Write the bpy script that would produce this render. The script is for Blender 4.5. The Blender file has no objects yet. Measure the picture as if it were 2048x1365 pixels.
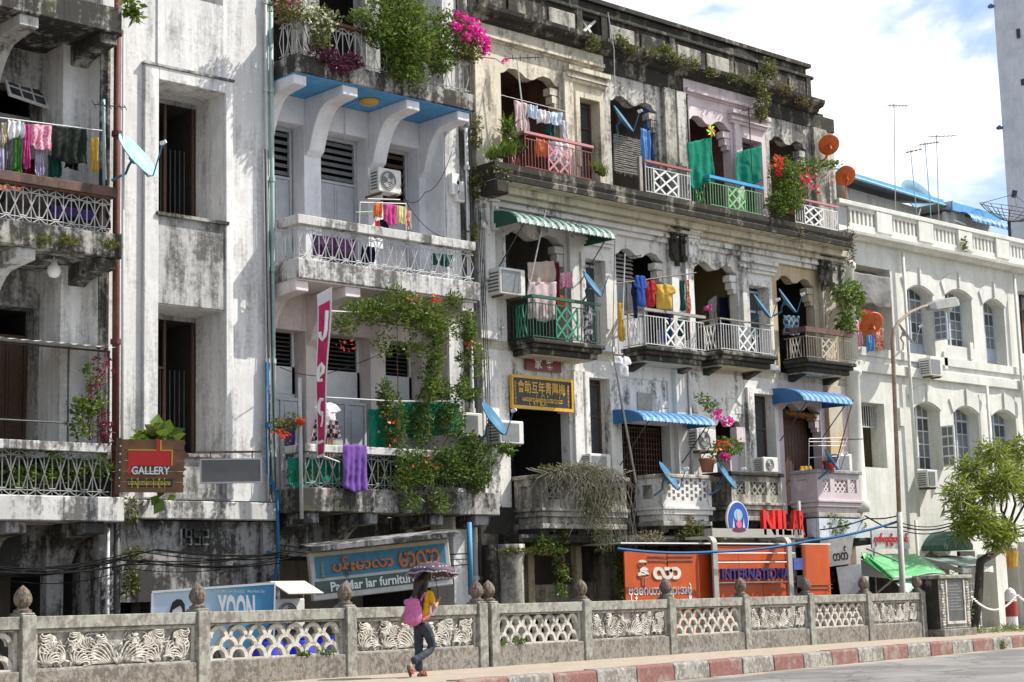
import bpy, math, random
import numpy as np
from mathutils import Matrix, Vector
random.seed(7); rng = np.random.default_rng(7)
R = math.radians; PI = math.pi
sc = bpy.context.scene
COL = sc.collection

# ------------------------------------------------------------------ camera
# x runs along the street fronts, y into the buildings, z = 0 is the bridge footway
cam = bpy.data.cameras.new('camera'); cam_o = bpy.data.objects.new('camera', cam); COL.objects.link(cam_o)
cam.sensor_width = 36.0; cam.lens = 61.52; cam.clip_start = .1; cam.clip_end = 3000
_r = Vector((0.73094787, -0.68191107, -0.0266927)); _u = Vector((-0.08189262, -0.12647864, 0.9885832)); _f = Vector((0.67750189, 0.72041685, 0.14829278))
cam_o.matrix_world = Matrix(((_r.x, _u.x, -_f.x, 0), (_r.y, _u.y, -_f.y, -29.994), (_r.z, _u.z, -_f.z, 1.08), (0, 0, 0, 1)))
sc.camera = cam_o

# ------------------------------------------------------------------ sky, sun, exposure
SUN = Vector((.56, -.36, .75)).normalized()
elev = math.asin(SUN.z); azim = math.atan2(SUN.x, SUN.y)
w = bpy.data.worlds.new('World'); sc.world = w; w.use_nodes = True
nt = w.node_tree; N = nt.nodes; L = nt.links; N.clear()
out = N.new('ShaderNodeOutputWorld'); bg = N.new('ShaderNodeBackground'); sky = N.new('ShaderNodeTexSky')
sky.sky_type = 'NISHITA'; sky.sun_disc = False; sky.sun_elevation = elev; sky.sun_rotation = azim
sky.air_density = 1.0; sky.dust_density = 1.5; sky.ozone_density = 1.0
tc = N.new('ShaderNodeTexCoord'); mp = N.new('ShaderNodeMapping'); mp.inputs['Scale'].default_value = (1, 1, 1.9); mp.inputs['Location'].default_value = (.25, .1, .12)
n1 = N.new('ShaderNodeTexNoise'); n1.inputs['Scale'].default_value = 3.6; n1.inputs['Detail'].default_value = 9; n1.inputs['Roughness'].default_value = .55; n1.inputs['Distortion'].default_value = .25
cr = N.new('ShaderNodeMapRange'); cr.inputs['From Min'].default_value = .50; cr.inputs['From Max'].default_value = .60
cr.interpolation_type = 'SMOOTHSTEP'
mx = N.new('ShaderNodeMix'); mx.data_type = 'RGBA'; mx.inputs[7].default_value = (7.2, 7.2, 7.25, 1)
L.new(tc.outputs['Generated'], mp.inputs['Vector']); L.new(mp.outputs[0], n1.inputs['Vector']); L.new(n1.outputs['Fac'], cr.inputs['Value'])
L.new(cr.outputs[0], mx.inputs[0]); L.new(sky.outputs[0], mx.inputs[6]); L.new(mx.outputs[2], bg.inputs['Color'])
bg.inputs['Strength'].default_value = .145; L.new(bg.outputs[0], out.inputs['Surface'])
sun = bpy.data.lights.new('sun', 'SUN'); sun.energy = 5.0; sun.angle = R(.5); sun.color = (1, .955, .88)
sun_o = bpy.data.objects.new('sun', sun); COL.objects.link(sun_o); sun_o.location = (30, -30, 60)
sun_o.rotation_euler = (-SUN).to_track_quat('-Z', 'Y').to_euler()
vs = sc.view_settings; vs.view_transform = 'Standard'; vs.look = 'None'; vs.gamma = 1; vs.exposure = .42; vs.use_curve_mapping = False
sc.cycles.max_bounces = 6; sc.cycles.diffuse_bounces = 4; sc.cycles.transparent_max_bounces = 6

# ------------------------------------------------------------------ mesh helpers
class MB:
    """collects shapes; ob() links them as ONE mesh object"""
    def __init__(s): s.v = []; s.f = []
    def add(s, vs_, fs):
        n = len(s.v); s.v += [tuple(p) for p in vs_]; s.f += [tuple(i + n for i in f) for f in fs]; return s
    def box(s, x0, x1, y0, y1, z0, z1):
        return s.add([(x0,y0,z0),(x1,y0,z0),(x1,y1,z0),(x0,y1,z0),(x0,y0,z1),(x1,y0,z1),(x1,y1,z1),(x0,y1,z1)],
                     [(0,3,2,1),(4,5,6,7),(0,1,5,4),(1,2,6,5),(2,3,7,6),(3,0,4,7)])
    def prism(s, poly, ax, a, b):
        n = len(poly)
        def pt(p, t): return {'x': (t, p[0], p[1]), 'y': (p[0], t, p[1]), 'z': (p[0], p[1], t)}[ax]
        vs_ = [pt(p, a) for p in poly] + [pt(p, b) for p in poly]
        fs = [tuple(range(n)), tuple(range(2*n-1, n-1, -1))] + [(i, i+n, (i+1) % n + n, (i+1) % n) for i in range(n)]
        return s.add(vs_, fs)
    def tube(s, pts, r, n=6, r2=None, cap=True):
        pts = [Vector(p) for p in pts]; k = len(pts); vs_ = []; prev = None
        for i, p in enumerate(pts):
            d = (pts[min(i+1, k-1)] - pts[max(i-1, 0)])
            d = d.normalized() if d.length > 1e-9 else Vector((0, 0, 1))
            a = d.cross(Vector((0, 0, 1)) if abs(d.z) < .9 else Vector((1, 0, 0))).normalized()
            if prev is not None:
                a = (prev - d * prev.dot(d)); a = a.normalized() if a.length > 1e-6 else d.orthogonal().normalized()
            prev = a; b = d.cross(a); rr = r if r2 is None else r + (r2 - r) * i / (k - 1)
            for j in range(n):
                t = 2*PI*j/n; vs_.append(p + a*math.cos(t)*rr + b*math.sin(t)*rr)
        fs = [(i*n+j, i*n+(j+1) % n, (i+1)*n+(j+1) % n, (i+1)*n+j) for i in range(k-1) for j in range(n)]
        if cap: fs += [tuple(range(n-1, -1, -1)), tuple((k-1)*n+j for j in range(n))]
        return s.add(vs_, fs)
    def bar(s, a, b, wx, wz=None):
        """square bar from a to b"""
        a = Vector(a); b = Vector(b); d = (b-a).normalized(); wz = wz or wx
        p = d.cross(Vector((0, 1, 0)) if abs(d.y) < .9 else Vector((0, 0, 1))).normalized(); q = d.cross(p)
        vs_ = [c + p*i*wx/2 + q*j*wz/2 for c in (a, b) for i, j in ((-1,-1),(1,-1),(1,1),(-1,1))]
        return s.add(vs_, [(0,1,2,3),(7,6,5,4),(0,4,5,1),(1,5,6,2),(2,6,7,3),(3,7,4,0)])
    def lathe(s, prof, n=16, c=(0, 0, 0), mat=None):
        vs_ = []; k = len(prof)
        for r, z in prof:
            for j in range(n):
                t = 2*PI*j/n; p = Vector((r*math.cos(t), r*math.sin(t), z))
                vs_.append((mat @ p if mat is not None else p) + Vector(c))
        fs = [(i*n+j, i*n+(j+1) % n, (i+1)*n+(j+1) % n, (i+1)*n+j) for i in range(k-1) for j in range(n)]
        fs += [tuple(range(n-1, -1, -1)), tuple((k-1)*n+j for j in range(n))]
        return s.add(vs_, fs)
    def ob(s, name, mat, parent=None, smooth=False, bevel=0):
        me = bpy.data.meshes.new(name); me.from_pydata(s.v, [], s.f); me.validate()
        return mk(name, me, mat, parent, smooth, bevel)

def mk(name, me, mat, parent=None, smooth=False, bevel=0):
    me.materials.append(mat) if not me.materials else None
    if smooth:
        for p in me.polygons: p.use_smooth = True
    o = bpy.data.objects.new(name, me); COL.objects.link(o)
    if parent is not None: adopt(o, parent)
    if bevel:
        m = o.modifiers.new('bevel', 'BEVEL'); m.width = bevel; m.segments = 1; m.limit_method = 'ANGLE'
    return o
def wloc(o):
    v = Vector(o.location)
    return v
def adopt(o, parent):
    """meshes are written in world metres; the parent sits at the base of the thing"""
    o.parent = parent
    p = parent; t = Vector((0, 0, 0))
    if parent.get('_base') is not None: t = Vector(parent['_base'])
    o.matrix_parent_inverse = Matrix.Translation(-t)
def tag(o, label, cat, group=None):
    o['label'] = label; o['category'] = cat
    if group: o['group'] = group
    return o
def thing(name, label, cat, base=(0, 0, 0), group=None):
    o = bpy.data.objects.new(name, None); COL.objects.link(o); o.location = base; o['_base'] = tuple(base); o.empty_display_size = .2
    return tag(o, label, cat, group)
def kind(o, k): o['kind'] = k; return o
def dup(o, parent, loc, rz=0, name=None):
    """a copy of a local-space mesh placed under a world-space parent"""
    c = o.copy(); COL.objects.link(c); c.parent = None; c.matrix_parent_inverse = Matrix()
    c.location = loc; c.rotation_euler = (0, 0, rz); adopt(c, parent)
    if name: c.name = name
    return c
def from_np(name, V, F, mat, parent=None, smooth=False):
    me = bpy.data.meshes.new(name); me.from_pydata(V.tolist() if hasattr(V, 'tolist') else V, [], F.tolist() if hasattr(F, 'tolist') else F)
    return mk(name, me, mat, parent, smooth)

# ------------------------------------------------------------------ materials
_M = {}
def nodes(name):
    m = bpy.data.materials.new(name); m.use_nodes = True; t = m.node_tree
    return m, t, t.nodes['Principled BSDF']
def rgb(c): return (c[0], c[1], c[2], 1)
def plaster(name, base, dirt=(.05, .047, .042), cover=.5, amt=.85, rough=.9, sz=1.0, moss=0, stretch=.28, soft=.16, tint=None, bump=.35, drip=.5):
    """painted or raw plaster with rain streaks, mould blotches and worn paint"""
    if name in _M: return _M[name]
    m, t, b = nodes(name); n = t.nodes.new; l = t.links.new
    g = n('ShaderNodeNewGeometry')
    mp1 = n('ShaderNodeMapping'); mp1.inputs['Scale'].default_value = (1.5*sz, 1.5*sz, stretch*sz); l(g.outputs['Position'], mp1.inputs[0])
    s1 = n('ShaderNodeTexNoise'); s1.inputs['Scale'].default_value = 2.2; s1.inputs['Detail'].default_value = 10; s1.inputs['Roughness'].default_value = .68; l(mp1.outputs[0], s1.inputs['Vector'])
    s2 = n('ShaderNodeTexNoise'); s2.inputs['Scale'].default_value = .75*sz; s2.inputs['Detail'].default_value = 9; s2.inputs['Roughness'].default_value = .7; l(g.outputs['Position'], s2.inputs['Vector'])
    s3 = n('ShaderNodeTexNoise'); s3.inputs['Scale'].default_value = 11; s3.inputs['Detail'].default_value = 8; s3.inputs['Roughness'].default_value = .7; l(g.outputs['Position'], s3.inputs['Vector'])
    a = n('ShaderNodeMath'); a.operation = 'ADD'; l(s1.outputs['Fac'], a.inputs[0]); l(s2.outputs['Fac'], a.inputs[1])
    a2 = n('ShaderNodeMath'); a2.operation = 'MULTIPLY_ADD'; a2.inputs[1].default_value = .5; l(s3.outputs['Fac'], a2.inputs[0]); l(a.outputs[0], a2.inputs[2])
    # sum averages 1.25; cover shifts the threshold
    mr = n('ShaderNodeMapRange'); thr = 1.25 + (.5 - cover) * .62
    mr.inputs['From Min'].default_value = thr - soft; mr.inputs['From Max'].default_value = thr + soft; mr.inputs['To Max'].default_value = amt; mr.interpolation_type = 'SMOOTHSTEP'
    l(a2.outputs[0], mr.inputs['Value'])
    cv = n('ShaderNodeMix'); cv.data_type = 'RGBA'; cv.inputs[6].default_value = rgb([x*.80 for x in base]); cv.inputs[7].default_value = rgb([min(1, x*1.12) for x in base])
    if tint: cv.inputs[6].default_value = rgb(tint)
    m4 = n('ShaderNodeMapRange'); m4.inputs['From Min'].default_value = .38; m4.inputs['From Max'].default_value = .62; l(s2.outputs['Fac'], m4.inputs['Value']); l(m4.outputs[0], cv.inputs[0])
    mx = n('ShaderNodeMix'); mx.data_type = 'RGBA'; l(mr.outputs[0], mx.inputs[0]); l(cv.outputs[2], mx.inputs[6]); mx.inputs[7].default_value = rgb(dirt)
    last = mx.outputs[2]
    if drip:
        mp6 = n('ShaderNodeMapping'); mp6.inputs['Scale'].default_value = (5.5, 5.5, .16); l(g.outputs['Position'], mp6.inputs[0])
        s6 = n('ShaderNodeTexNoise'); s6.inputs['Scale'].default_value = 2.0; s6.inputs['Detail'].default_value = 6; s6.inputs['Roughness'].default_value = .6; l(mp6.outputs[0], s6.inputs['Vector'])
        m6 = n('ShaderNodeMapRange'); m6.inputs['From Min'].default_value = .57; m6.inputs['From Max'].default_value = .70; m6.inputs['To Max'].default_value = drip; l(s6.outputs['Fac'], m6.inputs['Value'])
        mg6 = n('ShaderNodeMath'); mg6.operation = 'MULTIPLY'; m7 = n('ShaderNodeMapRange'); m7.inputs['From Min'].default_value = .42; m7.inputs['From Max'].default_value = .58; l(s2.outputs['Fac'], m7.inputs['Value']); l(m6.outputs[0], mg6.inputs[0]); l(m7.outputs[0], mg6.inputs[1])
        md = n('ShaderNodeMix'); md.data_type = 'RGBA'; l(mg6.outputs[0], md.inputs[0]); l(last, md.inputs[6]); md.inputs[7].default_value = rgb([x*.8 for x in dirt]); last = md.outputs[2]
    if moss:
        s5 = n('ShaderNodeTexNoise'); s5.inputs['Scale'].default_value = 3.1; s5.inputs['Detail'].default_value = 8; l(g.outputs['Position'], s5.inputs['Vector'])
        m5 = n('ShaderNodeMapRange'); m5.inputs['From Min'].default_value = .56; m5.inputs['From Max'].default_value = .68; m5.inputs['To Max'].default_value = moss; l(s5.outputs['Fac'], m5.inputs['Value'])
        mg = n('ShaderNodeMix'); mg.data_type = 'RGBA'; l(m5.outputs[0], mg.inputs[0]); l(last, mg.inputs[6]); mg.inputs[7].default_value = (.10, .13, .03, 1); last = mg.outputs[2]
    l(last, b.inputs['Base Color']); b.inputs['Roughness'].default_value = rough; b.inputs['Specular IOR Level'].default_value = .25
    bp = n('ShaderNodeBump'); bp.inputs['Strength'].default_value = bump; bp.inputs['Distance'].default_value = .03; l(a2.outputs[0], bp.inputs['Height']); l(bp.outputs[0], b.inputs['Normal'])
    _M[name] = m; return m
def paint(name, c, rough=.5, var=.18, wear=0, wcol=(.12, .07, .045), metal=0, scale=6, spec=.4, bump=.05):
    """plain coloured thing with slight variation, grain and optional wear"""
    if name in _M: return _M[name]
    m, t, b = nodes(name); n = t.nodes.new; l = t.links.new
    g = n('ShaderNodeNewGeometry'); s = n('ShaderNodeTexNoise'); s.inputs['Scale'].default_value = scale; s.inputs['Detail'].default_value = 7; s.inputs['Roughness'].default_value = .65; l(g.outputs['Position'], s.inputs['Vector'])
    mr = n('ShaderNodeMapRange'); mr.inputs['From Min'].default_value = .3; mr.inputs['From Max'].default_value = .7; l(s.outputs['Fac'], mr.inputs['Value'])
    cv = n('ShaderNodeMix'); cv.data_type = 'RGBA'; cv.inputs[6].default_value = rgb([x*(1-var) for x in c]); cv.inputs[7].default_value = rgb([min(1, x*(1+var)) for x in c]); l(mr.outputs[0], cv.inputs[0]); last = cv.outputs[2]
    if wear:
        s2 = n('ShaderNodeTexNoise'); s2.inputs['Scale'].default_value = 2.6; s2.inputs['Detail'].default_value = 10; s2.inputs['Roughness'].default_value = .75; l(g.outputs['Position'], s2.inputs['Vector'])
        m2 = n('ShaderNodeMapRange'); m2.inputs['From Min'].default_value = .62 - wear*.2; m2.inputs['From Max'].default_value = .70 - wear*.2; m2.inputs['To Max'].default_value = .85; l(s2.outputs['Fac'], m2.inputs['Value'])
        mw = n('ShaderNodeMix'); mw.data_type = 'RGBA'; l(m2.outputs[0], mw.inputs[0]); l(last, mw.inputs[6]); mw.inputs[7].default_value = rgb(wcol); last = mw.outputs[2]
    l(last, b.inputs['Base Color']); b.inputs['Roughness'].default_value = rough; b.inputs['Metallic'].default_value = metal; b.inputs['Specular IOR Level'].default_value = spec
    if bump:
        bp = n('ShaderNodeBump'); bp.inputs['Strength'].default_value = bump; bp.inputs['Distance'].default_value = .02; l(s.outputs['Fac'], bp.inputs['Height']); l(bp.outputs[0], b.inputs['Normal'])
    _M[name] = m; return m
def leafmat(name, c1, c2, c3=None, trans=.35):
    if name in _M: return _M[name]
    m, t, b = nodes(name); n = t.nodes.new; l = t.links.new
    g = n('ShaderNodeNewGeometry'); r = n('ShaderNodeValToRGB'); r.color_ramp.elements[0].color = rgb(c1); r.color_ramp.elements[1].color = rgb(c3 or c2)
    e = r.color_ramp.elements.new(.5); e.color = rgb(c2); e = r.color_ramp.elements.new(.93); e.color = rgb(c3 or c2)
    if c1[1] > c1[0] and not name.endswith('weeds'): r.color_ramp.elements[3].color = (.20, .13, .04, 1)
    l(g.outputs['Random Per Island'], r.inputs[0]); l(r.outputs[0], b.inputs['Base Color'])
    b.inputs['Roughness'].default_value = .45; b.inputs['Specular IOR Level'].default_value = .35
    tr = n('ShaderNodeBsdfTranslucent'); l(r.outputs[0], tr.inputs[0]); ms = n('ShaderNodeMixShader'); ms.inputs[0].default_value = trans
    l(b.outputs[0], ms.inputs[1]); l(tr.outputs[0], ms.inputs[2]); l(ms.outputs[0], t.nodes['Material Output'].inputs[0])
    _M[name] = m; return m
def clothmat(name, c, c2=None, scale=30, trans=.25, check=False):
    """woven cloth; optional second colour as a print or check"""
    if name in _M: return _M[name]
    m, t, b = nodes(name); n = t.nodes.new; l = t.links.new
    g = n('ShaderNodeNewGeometry')
    cv = n('ShaderNodeMix'); cv.data_type = 'RGBA'; cv.inputs[6].default_value = rgb(c); cv.inputs[7].default_value = rgb(c2 or [x*.82 for x in c])
    if check:
        mp = n('ShaderNodeMapping'); mp.inputs['Rotation'].default_value = (0, 0, .01); l(g.outputs['Position'], mp.inputs[0]); ck = n('ShaderNodeTexChecker'); ck.inputs['Scale'].default_value = scale; l(mp.outputs[0], ck.inputs['Vector']); l(ck.outputs['Fac'], cv.inputs[0])
    else:
        s = n('ShaderNodeTexNoise'); s.inputs['Scale'].default_value = scale; s.inputs['Detail'].default_value = 3; l(g.outputs['Position'], s.inputs['Vector'])
        mr = n('ShaderNodeMapRange'); mr.inputs['From Min'].default_value = .45; mr.inputs['From Max'].default_value = .55 if c2 else .75; l(s.outputs['Fac'], mr.inputs['Value']); l(mr.outputs[0], cv.inputs[0])
    l(cv.outputs[2], b.inputs['Base Color']); b.inputs['Roughness'].default_value = .85; b.inputs['Specular IOR Level'].default_value = .1
    tr = n('ShaderNodeBsdfTranslucent'); l(cv.outputs[2], tr.inputs[0]); ms = n('ShaderNodeMixShader'); ms.inputs[0].default_value = trans
    l(b.outputs[0], ms.inputs[1]); l(tr.outputs[0], ms.inputs[2]); l(ms.outputs[0], t.nodes['Material Output'].inputs[0])
    _M[name] = m; return m

M_A_white = plaster('old white plaster', (.71, .70, .68), dirt=(.13, .125, .12), cover=.34, amt=.75, soft=.2, stretch=.13, bump=.3)
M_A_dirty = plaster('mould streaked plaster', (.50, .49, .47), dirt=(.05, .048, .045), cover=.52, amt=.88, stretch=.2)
M_A_grey = plaster('pale grey paint', (.74, .74, .77), dirt=(.42, .42, .44), cover=.3, amt=.5, bump=.12, drip=.15)
M_A_pink = plaster('faded pinkish paint', (.72, .63, .61), dirt=(.4, .36, .35), cover=.3, amt=.5, bump=.12)
M_A_black = plaster('black mould concrete', (.44, .42, .39), dirt=(.022, .020, .017), cover=.62, amt=.95, moss=.3, stretch=.22, soft=.13, drip=.8)
M_A_base = plaster('sooty concrete', (.34, .335, .33), dirt=(.025, .024, .022), cover=.56, amt=.94, stretch=.25, soft=.11, drip=.7)
M_A_slab = plaster('rain stained slab', (.58, .57, .55), dirt=(.05, .047, .042), cover=.40, amt=.88, stretch=.16, soft=.13, drip=.8)
M_blue_soffit = plaster('blue ceiling paint', (.10, .33, .62), dirt=(.06, .16, .30), cover=.25, amt=.5, bump=.05)
M_B_white = plaster('weathered white wash', (.71, .69, .65), dirt=(.06, .056, .05), cover=.31, amt=.9, soft=.13, bump=.3)
M_B_cream = plaster('cream wash', (.66, .60, .48), dirt=(.07, .06, .045), cover=.36, amt=.75, bump=.2)
M_B_pink = plaster('pale pink wash', (.66, .56, .57), dirt=(.2, .16, .15), cover=.22, amt=.6, bump=.15)
M_B_lilac = plaster('lilac pink wash', (.56, .48, .50), dirt=(.16, .13, .13), cover=.24, amt=.6, bump=.15)
M_B_black = plaster('black weathered cornice', (.38, .34, .285), dirt=(.022, .020, .017), cover=.76, amt=.96, moss=.2, stretch=.25, soft=.14, drip=.8)
M_B_dirty = plaster('black streaked white wash', (.58, .55, .50), dirt=(.06, .055, .05), cover=.47, amt=.92, soft=.13, stretch=.2, bump=.3)
M_B_soffit = plaster('stained soffit', (.56, .51, .40), dirt=(.12, .10, .07), cover=.32, amt=.7)
M_B_balc = plaster('mossy masonry', (.50, .47, .41), dirt=(.07, .065, .055), cover=.50, amt=.88, moss=.25)
M_B_ochre = plaster('peeling ochre wash', (.52, .47, .38), dirt=(.42, .27, .09), cover=.45, amt=.7, moss=.1)
M_C_white = plaster('fresh off-white paint', (.66, .655, .60), dirt=(.40, .39, .34), cover=.34, amt=.5, bump=.08, drip=.25)
M_D_grey = plaster('tower render', (.78, .78, .80), dirt=(.55, .55, .56), cover=.34, amt=.5, bump=.05)
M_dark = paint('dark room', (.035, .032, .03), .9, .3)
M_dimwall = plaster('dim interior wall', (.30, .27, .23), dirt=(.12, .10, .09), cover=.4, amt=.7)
M_wood = paint('dark stained wood', (.085, .045, .028), .6, .35, scale=14)
M_brownwall = plaster('brown interior wall', (.22, .15, .10), dirt=(.08, .06, .05), cover=.4, amt=.6)
M_glass = paint('window glass', (.045, .05, .055), .08, .2, spec=.8, bump=0)
M_frost = paint('dusty louvre glass', (.16, .17, .17), .25, .2, spec=.6, bump=0)
M_doorgrey = paint('grey painted door', (.44, .45, .48), .6, .12, wear=.1, wcol=(.25, .25, .26))
M_cframe = paint('blue grey joinery', (.40, .45, .52), .55, .1)
M_white_m = paint('white metal paint', (.68, .68, .66), .45, .1, wear=.12, wcol=(.32, .28, .24))
M_silver = paint('silver railing paint', (.50, .50, .49), .45, .12, wear=.15, wcol=(.2, .17, .15))
M_iron = paint('dark iron', (.05, .05, .05), .6, .3)
M_rust = paint('rusty iron', (.14, .075, .05), .8, .4)
M_pvc = paint('grey pvc pipe', (.48, .48, .47), .5, .1)
M_bluepipe = paint('blue plastic pipe', (.02, .11, .25), .7, .12, spec=.15)
M_cable = paint('black cable', (.012, .012, .012), .95, .2, spec=.1)

# ------------------------------------------------------------------ ground, road, footway, kerb
def roadmat():
    m, t, b = nodes('dusty asphalt'); n = t.nodes.new; l = t.links.new; g = n('ShaderNodeNewGeometry')
    s = n('ShaderNodeTexNoise'); s.inputs['Scale'].default_value = 60; s.inputs['Detail'].default_value = 6; l(g.outputs['Position'], s.inputs['Vector'])
    s2 = n('ShaderNodeTexNoise'); s2.inputs['Scale'].default_value = .8; s2.inputs['Detail'].default_value = 10; s2.inputs['Roughness'].default_value = .7; l(g.outputs['Position'], s2.inputs['Vector'])
    a = n('ShaderNodeMath'); a.operation = 'ADD'; l(s.outputs['Fac'], a.inputs[0]); l(s2.outputs['Fac'], a.inputs[1])
    r = n('ShaderNodeValToRGB'); r.color_ramp.elements[0].position = .40; r.color_ramp.elements[0].color = (.12, .117, .112, 1); r.color_ramp.elements[1].position = .62; r.color_ramp.elements[1].color = (.30, .285, .265, 1)
    hm = n('ShaderNodeMath'); hm.operation = 'MULTIPLY'; hm.inputs[1].default_value = .5; l(a.outputs[0], hm.inputs[0]); l(hm.outputs[0], r.inputs[0])
    # sand gathered along the gutter
    sp = n('ShaderNodeSeparateXYZ'); l(g.outputs['Position'], sp.inputs[0])
    ln = n('ShaderNodeMath'); ln.operation = 'MULTIPLY_ADD'; ln.inputs[1].default_value = -.168; l(sp.outputs['X'], ln.inputs[0]); l(sp.outputs['Y'], ln.inputs[2])
    s3 = n('ShaderNodeTexNoise'); s3.inputs['Scale'].default_value = 1.6; s3.inputs['Detail'].default_value = 8; l(g.outputs['Position'], s3.inputs['Vector'])
    ad = n('ShaderNodeMath'); ad.operation = 'MULTIPLY_ADD'; ad.inputs[1].default_value = 1.6; l(s3.outputs['Fac'], ad.inputs[0]); l(ln.outputs[0], ad.inputs[2])
    mr = n('ShaderNodeMapRange'); mr.inputs['From Min'].default_value = -13.5; mr.inputs['From Max'].default_value = -12.85; mr.inputs['To Max'].default_value = .8; l(ad.outputs[0], mr.inputs['Value'])
    mx = n('ShaderNodeMix'); mx.data_type = 'RGBA'; l(mr.outputs[0], mx.inputs[0]); l(r.outputs[0], mx.inputs[6]); mx.inputs[7].default_value = (.40, .34, .25, 1)
    # cracks and tar patches
    vo = n('ShaderNodeTexVoronoi'); vo.feature = 'DISTANCE_TO_EDGE'; vo.inputs['Scale'].default_value = .55; nd = n('ShaderNodeTexNoise'); nd.inputs['Scale'].default_value = 1.3; nd.inputs['Detail'].default_value = 6; l(g.outputs['Position'], nd.inputs['Vector'])
    va = n('ShaderNodeVectorMath'); va.operation = 'MULTIPLY_ADD'; va.inputs[1].default_value = (1.2, 1.2, 0); l(nd.outputs['Color'], va.inputs[0]); l(g.outputs['Position'], va.inputs[2]); l(va.outputs[0], vo.inputs['Vector'])
    ck = n('ShaderNodeMapRange'); ck.inputs['From Min'].default_value = .010; ck.inputs['From Max'].default_value = .022; ck.inputs['To Min'].default_value = .75; ck.inputs['To Max'].default_value = 0; l(vo.outputs['Distance'], ck.inputs['Value'])
    vp = n('ShaderNodeTexNoise'); vp.inputs['Scale'].default_value = .35; vp.inputs['Detail'].default_value = 3; l(g.outputs['Position'], vp.inputs['Vector']); pm = n('ShaderNodeMapRange'); pm.inputs['From Min'].default_value = .54; pm.inputs['From Max'].default_value = .57; pm.inputs['To Max'].default_value = .45; l(vp.outputs['Fac'], pm.inputs['Value'])
    mxx = n('ShaderNodeMath'); mxx.operation = 'MAXIMUM'; l(ck.outputs[0], mxx.inputs[0]); l(pm.outputs[0], mxx.inputs[1])
    m8 = n('ShaderNodeMix'); m8.data_type = 'RGBA'; l(mxx.outputs[0], m8.inputs[0]); l(mx.outputs[2], m8.inputs[6]); m8.inputs[7].default_value = (.07, .067, .063, 1)
    l(m8.outputs[2], b.inputs['Base Color']); b.inputs['Roughness'].default_value = .9
    bp = n('ShaderNodeBump'); bp.inputs['Strength'].default_value = .4; bp.inputs['Distance'].default_value = .01; l(s.outputs['Fac'], bp.inputs['Height']); l(bp.outputs[0], b.inputs['Normal'])
    return m
M_road = roadmat()
M_foot = plaster('worn footway concrete', (.44, .37, .29), dirt=(.17, .14, .115), cover=.42, amt=.6, stretch=1.5, soft=.3, bump=.25)
M_earth = plaster('street earth', (.22, .19, .15), dirt=(.10, .09, .07), cover=.5, stretch=1)
M_kred = paint('worn red kerb paint', (.20, .092, .078), .9, .3, wear=.6, wcol=(.25, .21, .18), scale=18, bump=.3)
M_kgrey = plaster('speckled kerb concrete', (.38, .36, .32), dirt=(.14, .13, .115), cover=.55, amt=.85, sz=4, stretch=1, soft=.1)
M_plinth = plaster('pebbly grey concrete', (.29, .265, .23), dirt=(.10, .088, .075), cover=.5, amt=.85, sz=5, stretch=1, soft=.14, bump=.6)
M_rail = plaster('grey rail concrete', (.36, .34, .30), dirt=(.12, .11, .095), cover=.5, amt=.8, sz=3, stretch=1, soft=.16, tint=(.29, .30, .255))
M_carve = plaster('whitewashed carving', (.58, .55, .49), dirt=(.13, .12, .105), cover=.36, amt=.9, sz=4, stretch=1, soft=.16)
M_recess = plaster('dirty recess', (.50, .47, .43), dirt=(.16, .15, .135), cover=.5, amt=.8, sz=3, stretch=1)
M_bud = plaster('brown weathered stone', (.21, .165, .13), dirt=(.055, .045, .038), cover=.45, amt=.85, sz=6, stretch=1)

def bal_y(x): return -6.547 + (x - 21.18) * .11667
def kerb_y(x): return -10.397 + (x - 17.6) * .168
g = MB(); g.add([(-900, -900, -1.3), (1500, -900, -1.3), (1500, 1500, -1.3), (-900, 1500, -1.3)], [(0, 1, 2, 3)])
kind(g.ob('ground', M_earth), 'structure')
g = MB(); g.prism([(-300, -400), (400, -400), (400, kerb_y(70)), (70, kerb_y(70)), (-30, kerb_y(-30)), (-300, kerb_y(-30))], 'z', -1.25, -.28); kind(g.ob('road', M_road), 'structure')
g = MB(); g.prism([(-30, kerb_y(-30) + .004), (70, kerb_y(70) + .004), (70, bal_y(70) + 3), (37.6, bal_y(37.6) + 3), (37.6, bal_y(37.6) + .25), (-30, bal_y(-30) + .25)], 'z', -1.25, -.02); kind(g.ob('footway', M_foot), 'structure')
# kerb stones, painted in turn
kx, ky = math.cos(R(9.535)), math.sin(R(9.535))
kerb = MB(); kerb.add([(0, -.24, -.4), (46, -.24, -.4), (46, .02, -.4), (0, .02, -.4), (0, -.24, -.29), (46, -.24, -.29), (46, .02, -.29), (0, .02, -.29)], [(0,3,2,1),(4,5,6,7),(0,1,5,4),(1,2,6,5),(2,3,7,6),(3,0,4,7)])
kerb_o = kerb.ob('kerb', M_kgrey); kind(kerb_o, 'structure'); kerb_o.location = (17.595 - 12*kx, -10.397 - 12*ky, 0); kerb_o.rotation_euler = (0, 0, R(9.535))
stone = []
for mat in (M_kred, M_kgrey):
    s_ = MB(); s_.prism([(-.252, -.29), (-.24, -.03), (-.215, 0), (.03, .004), (.03, -.29)], 'x', .008, 1.138)
    stone.append(s_)
proto = [stone[0].ob('kerb_stone', M_kred, kerb_o, bevel=.012), stone[1].ob('kerb_stone', M_kgrey, kerb_o, bevel=.012)]
s0 = 12 + 2.68 - 1.15*12; first = [True, True]
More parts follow.
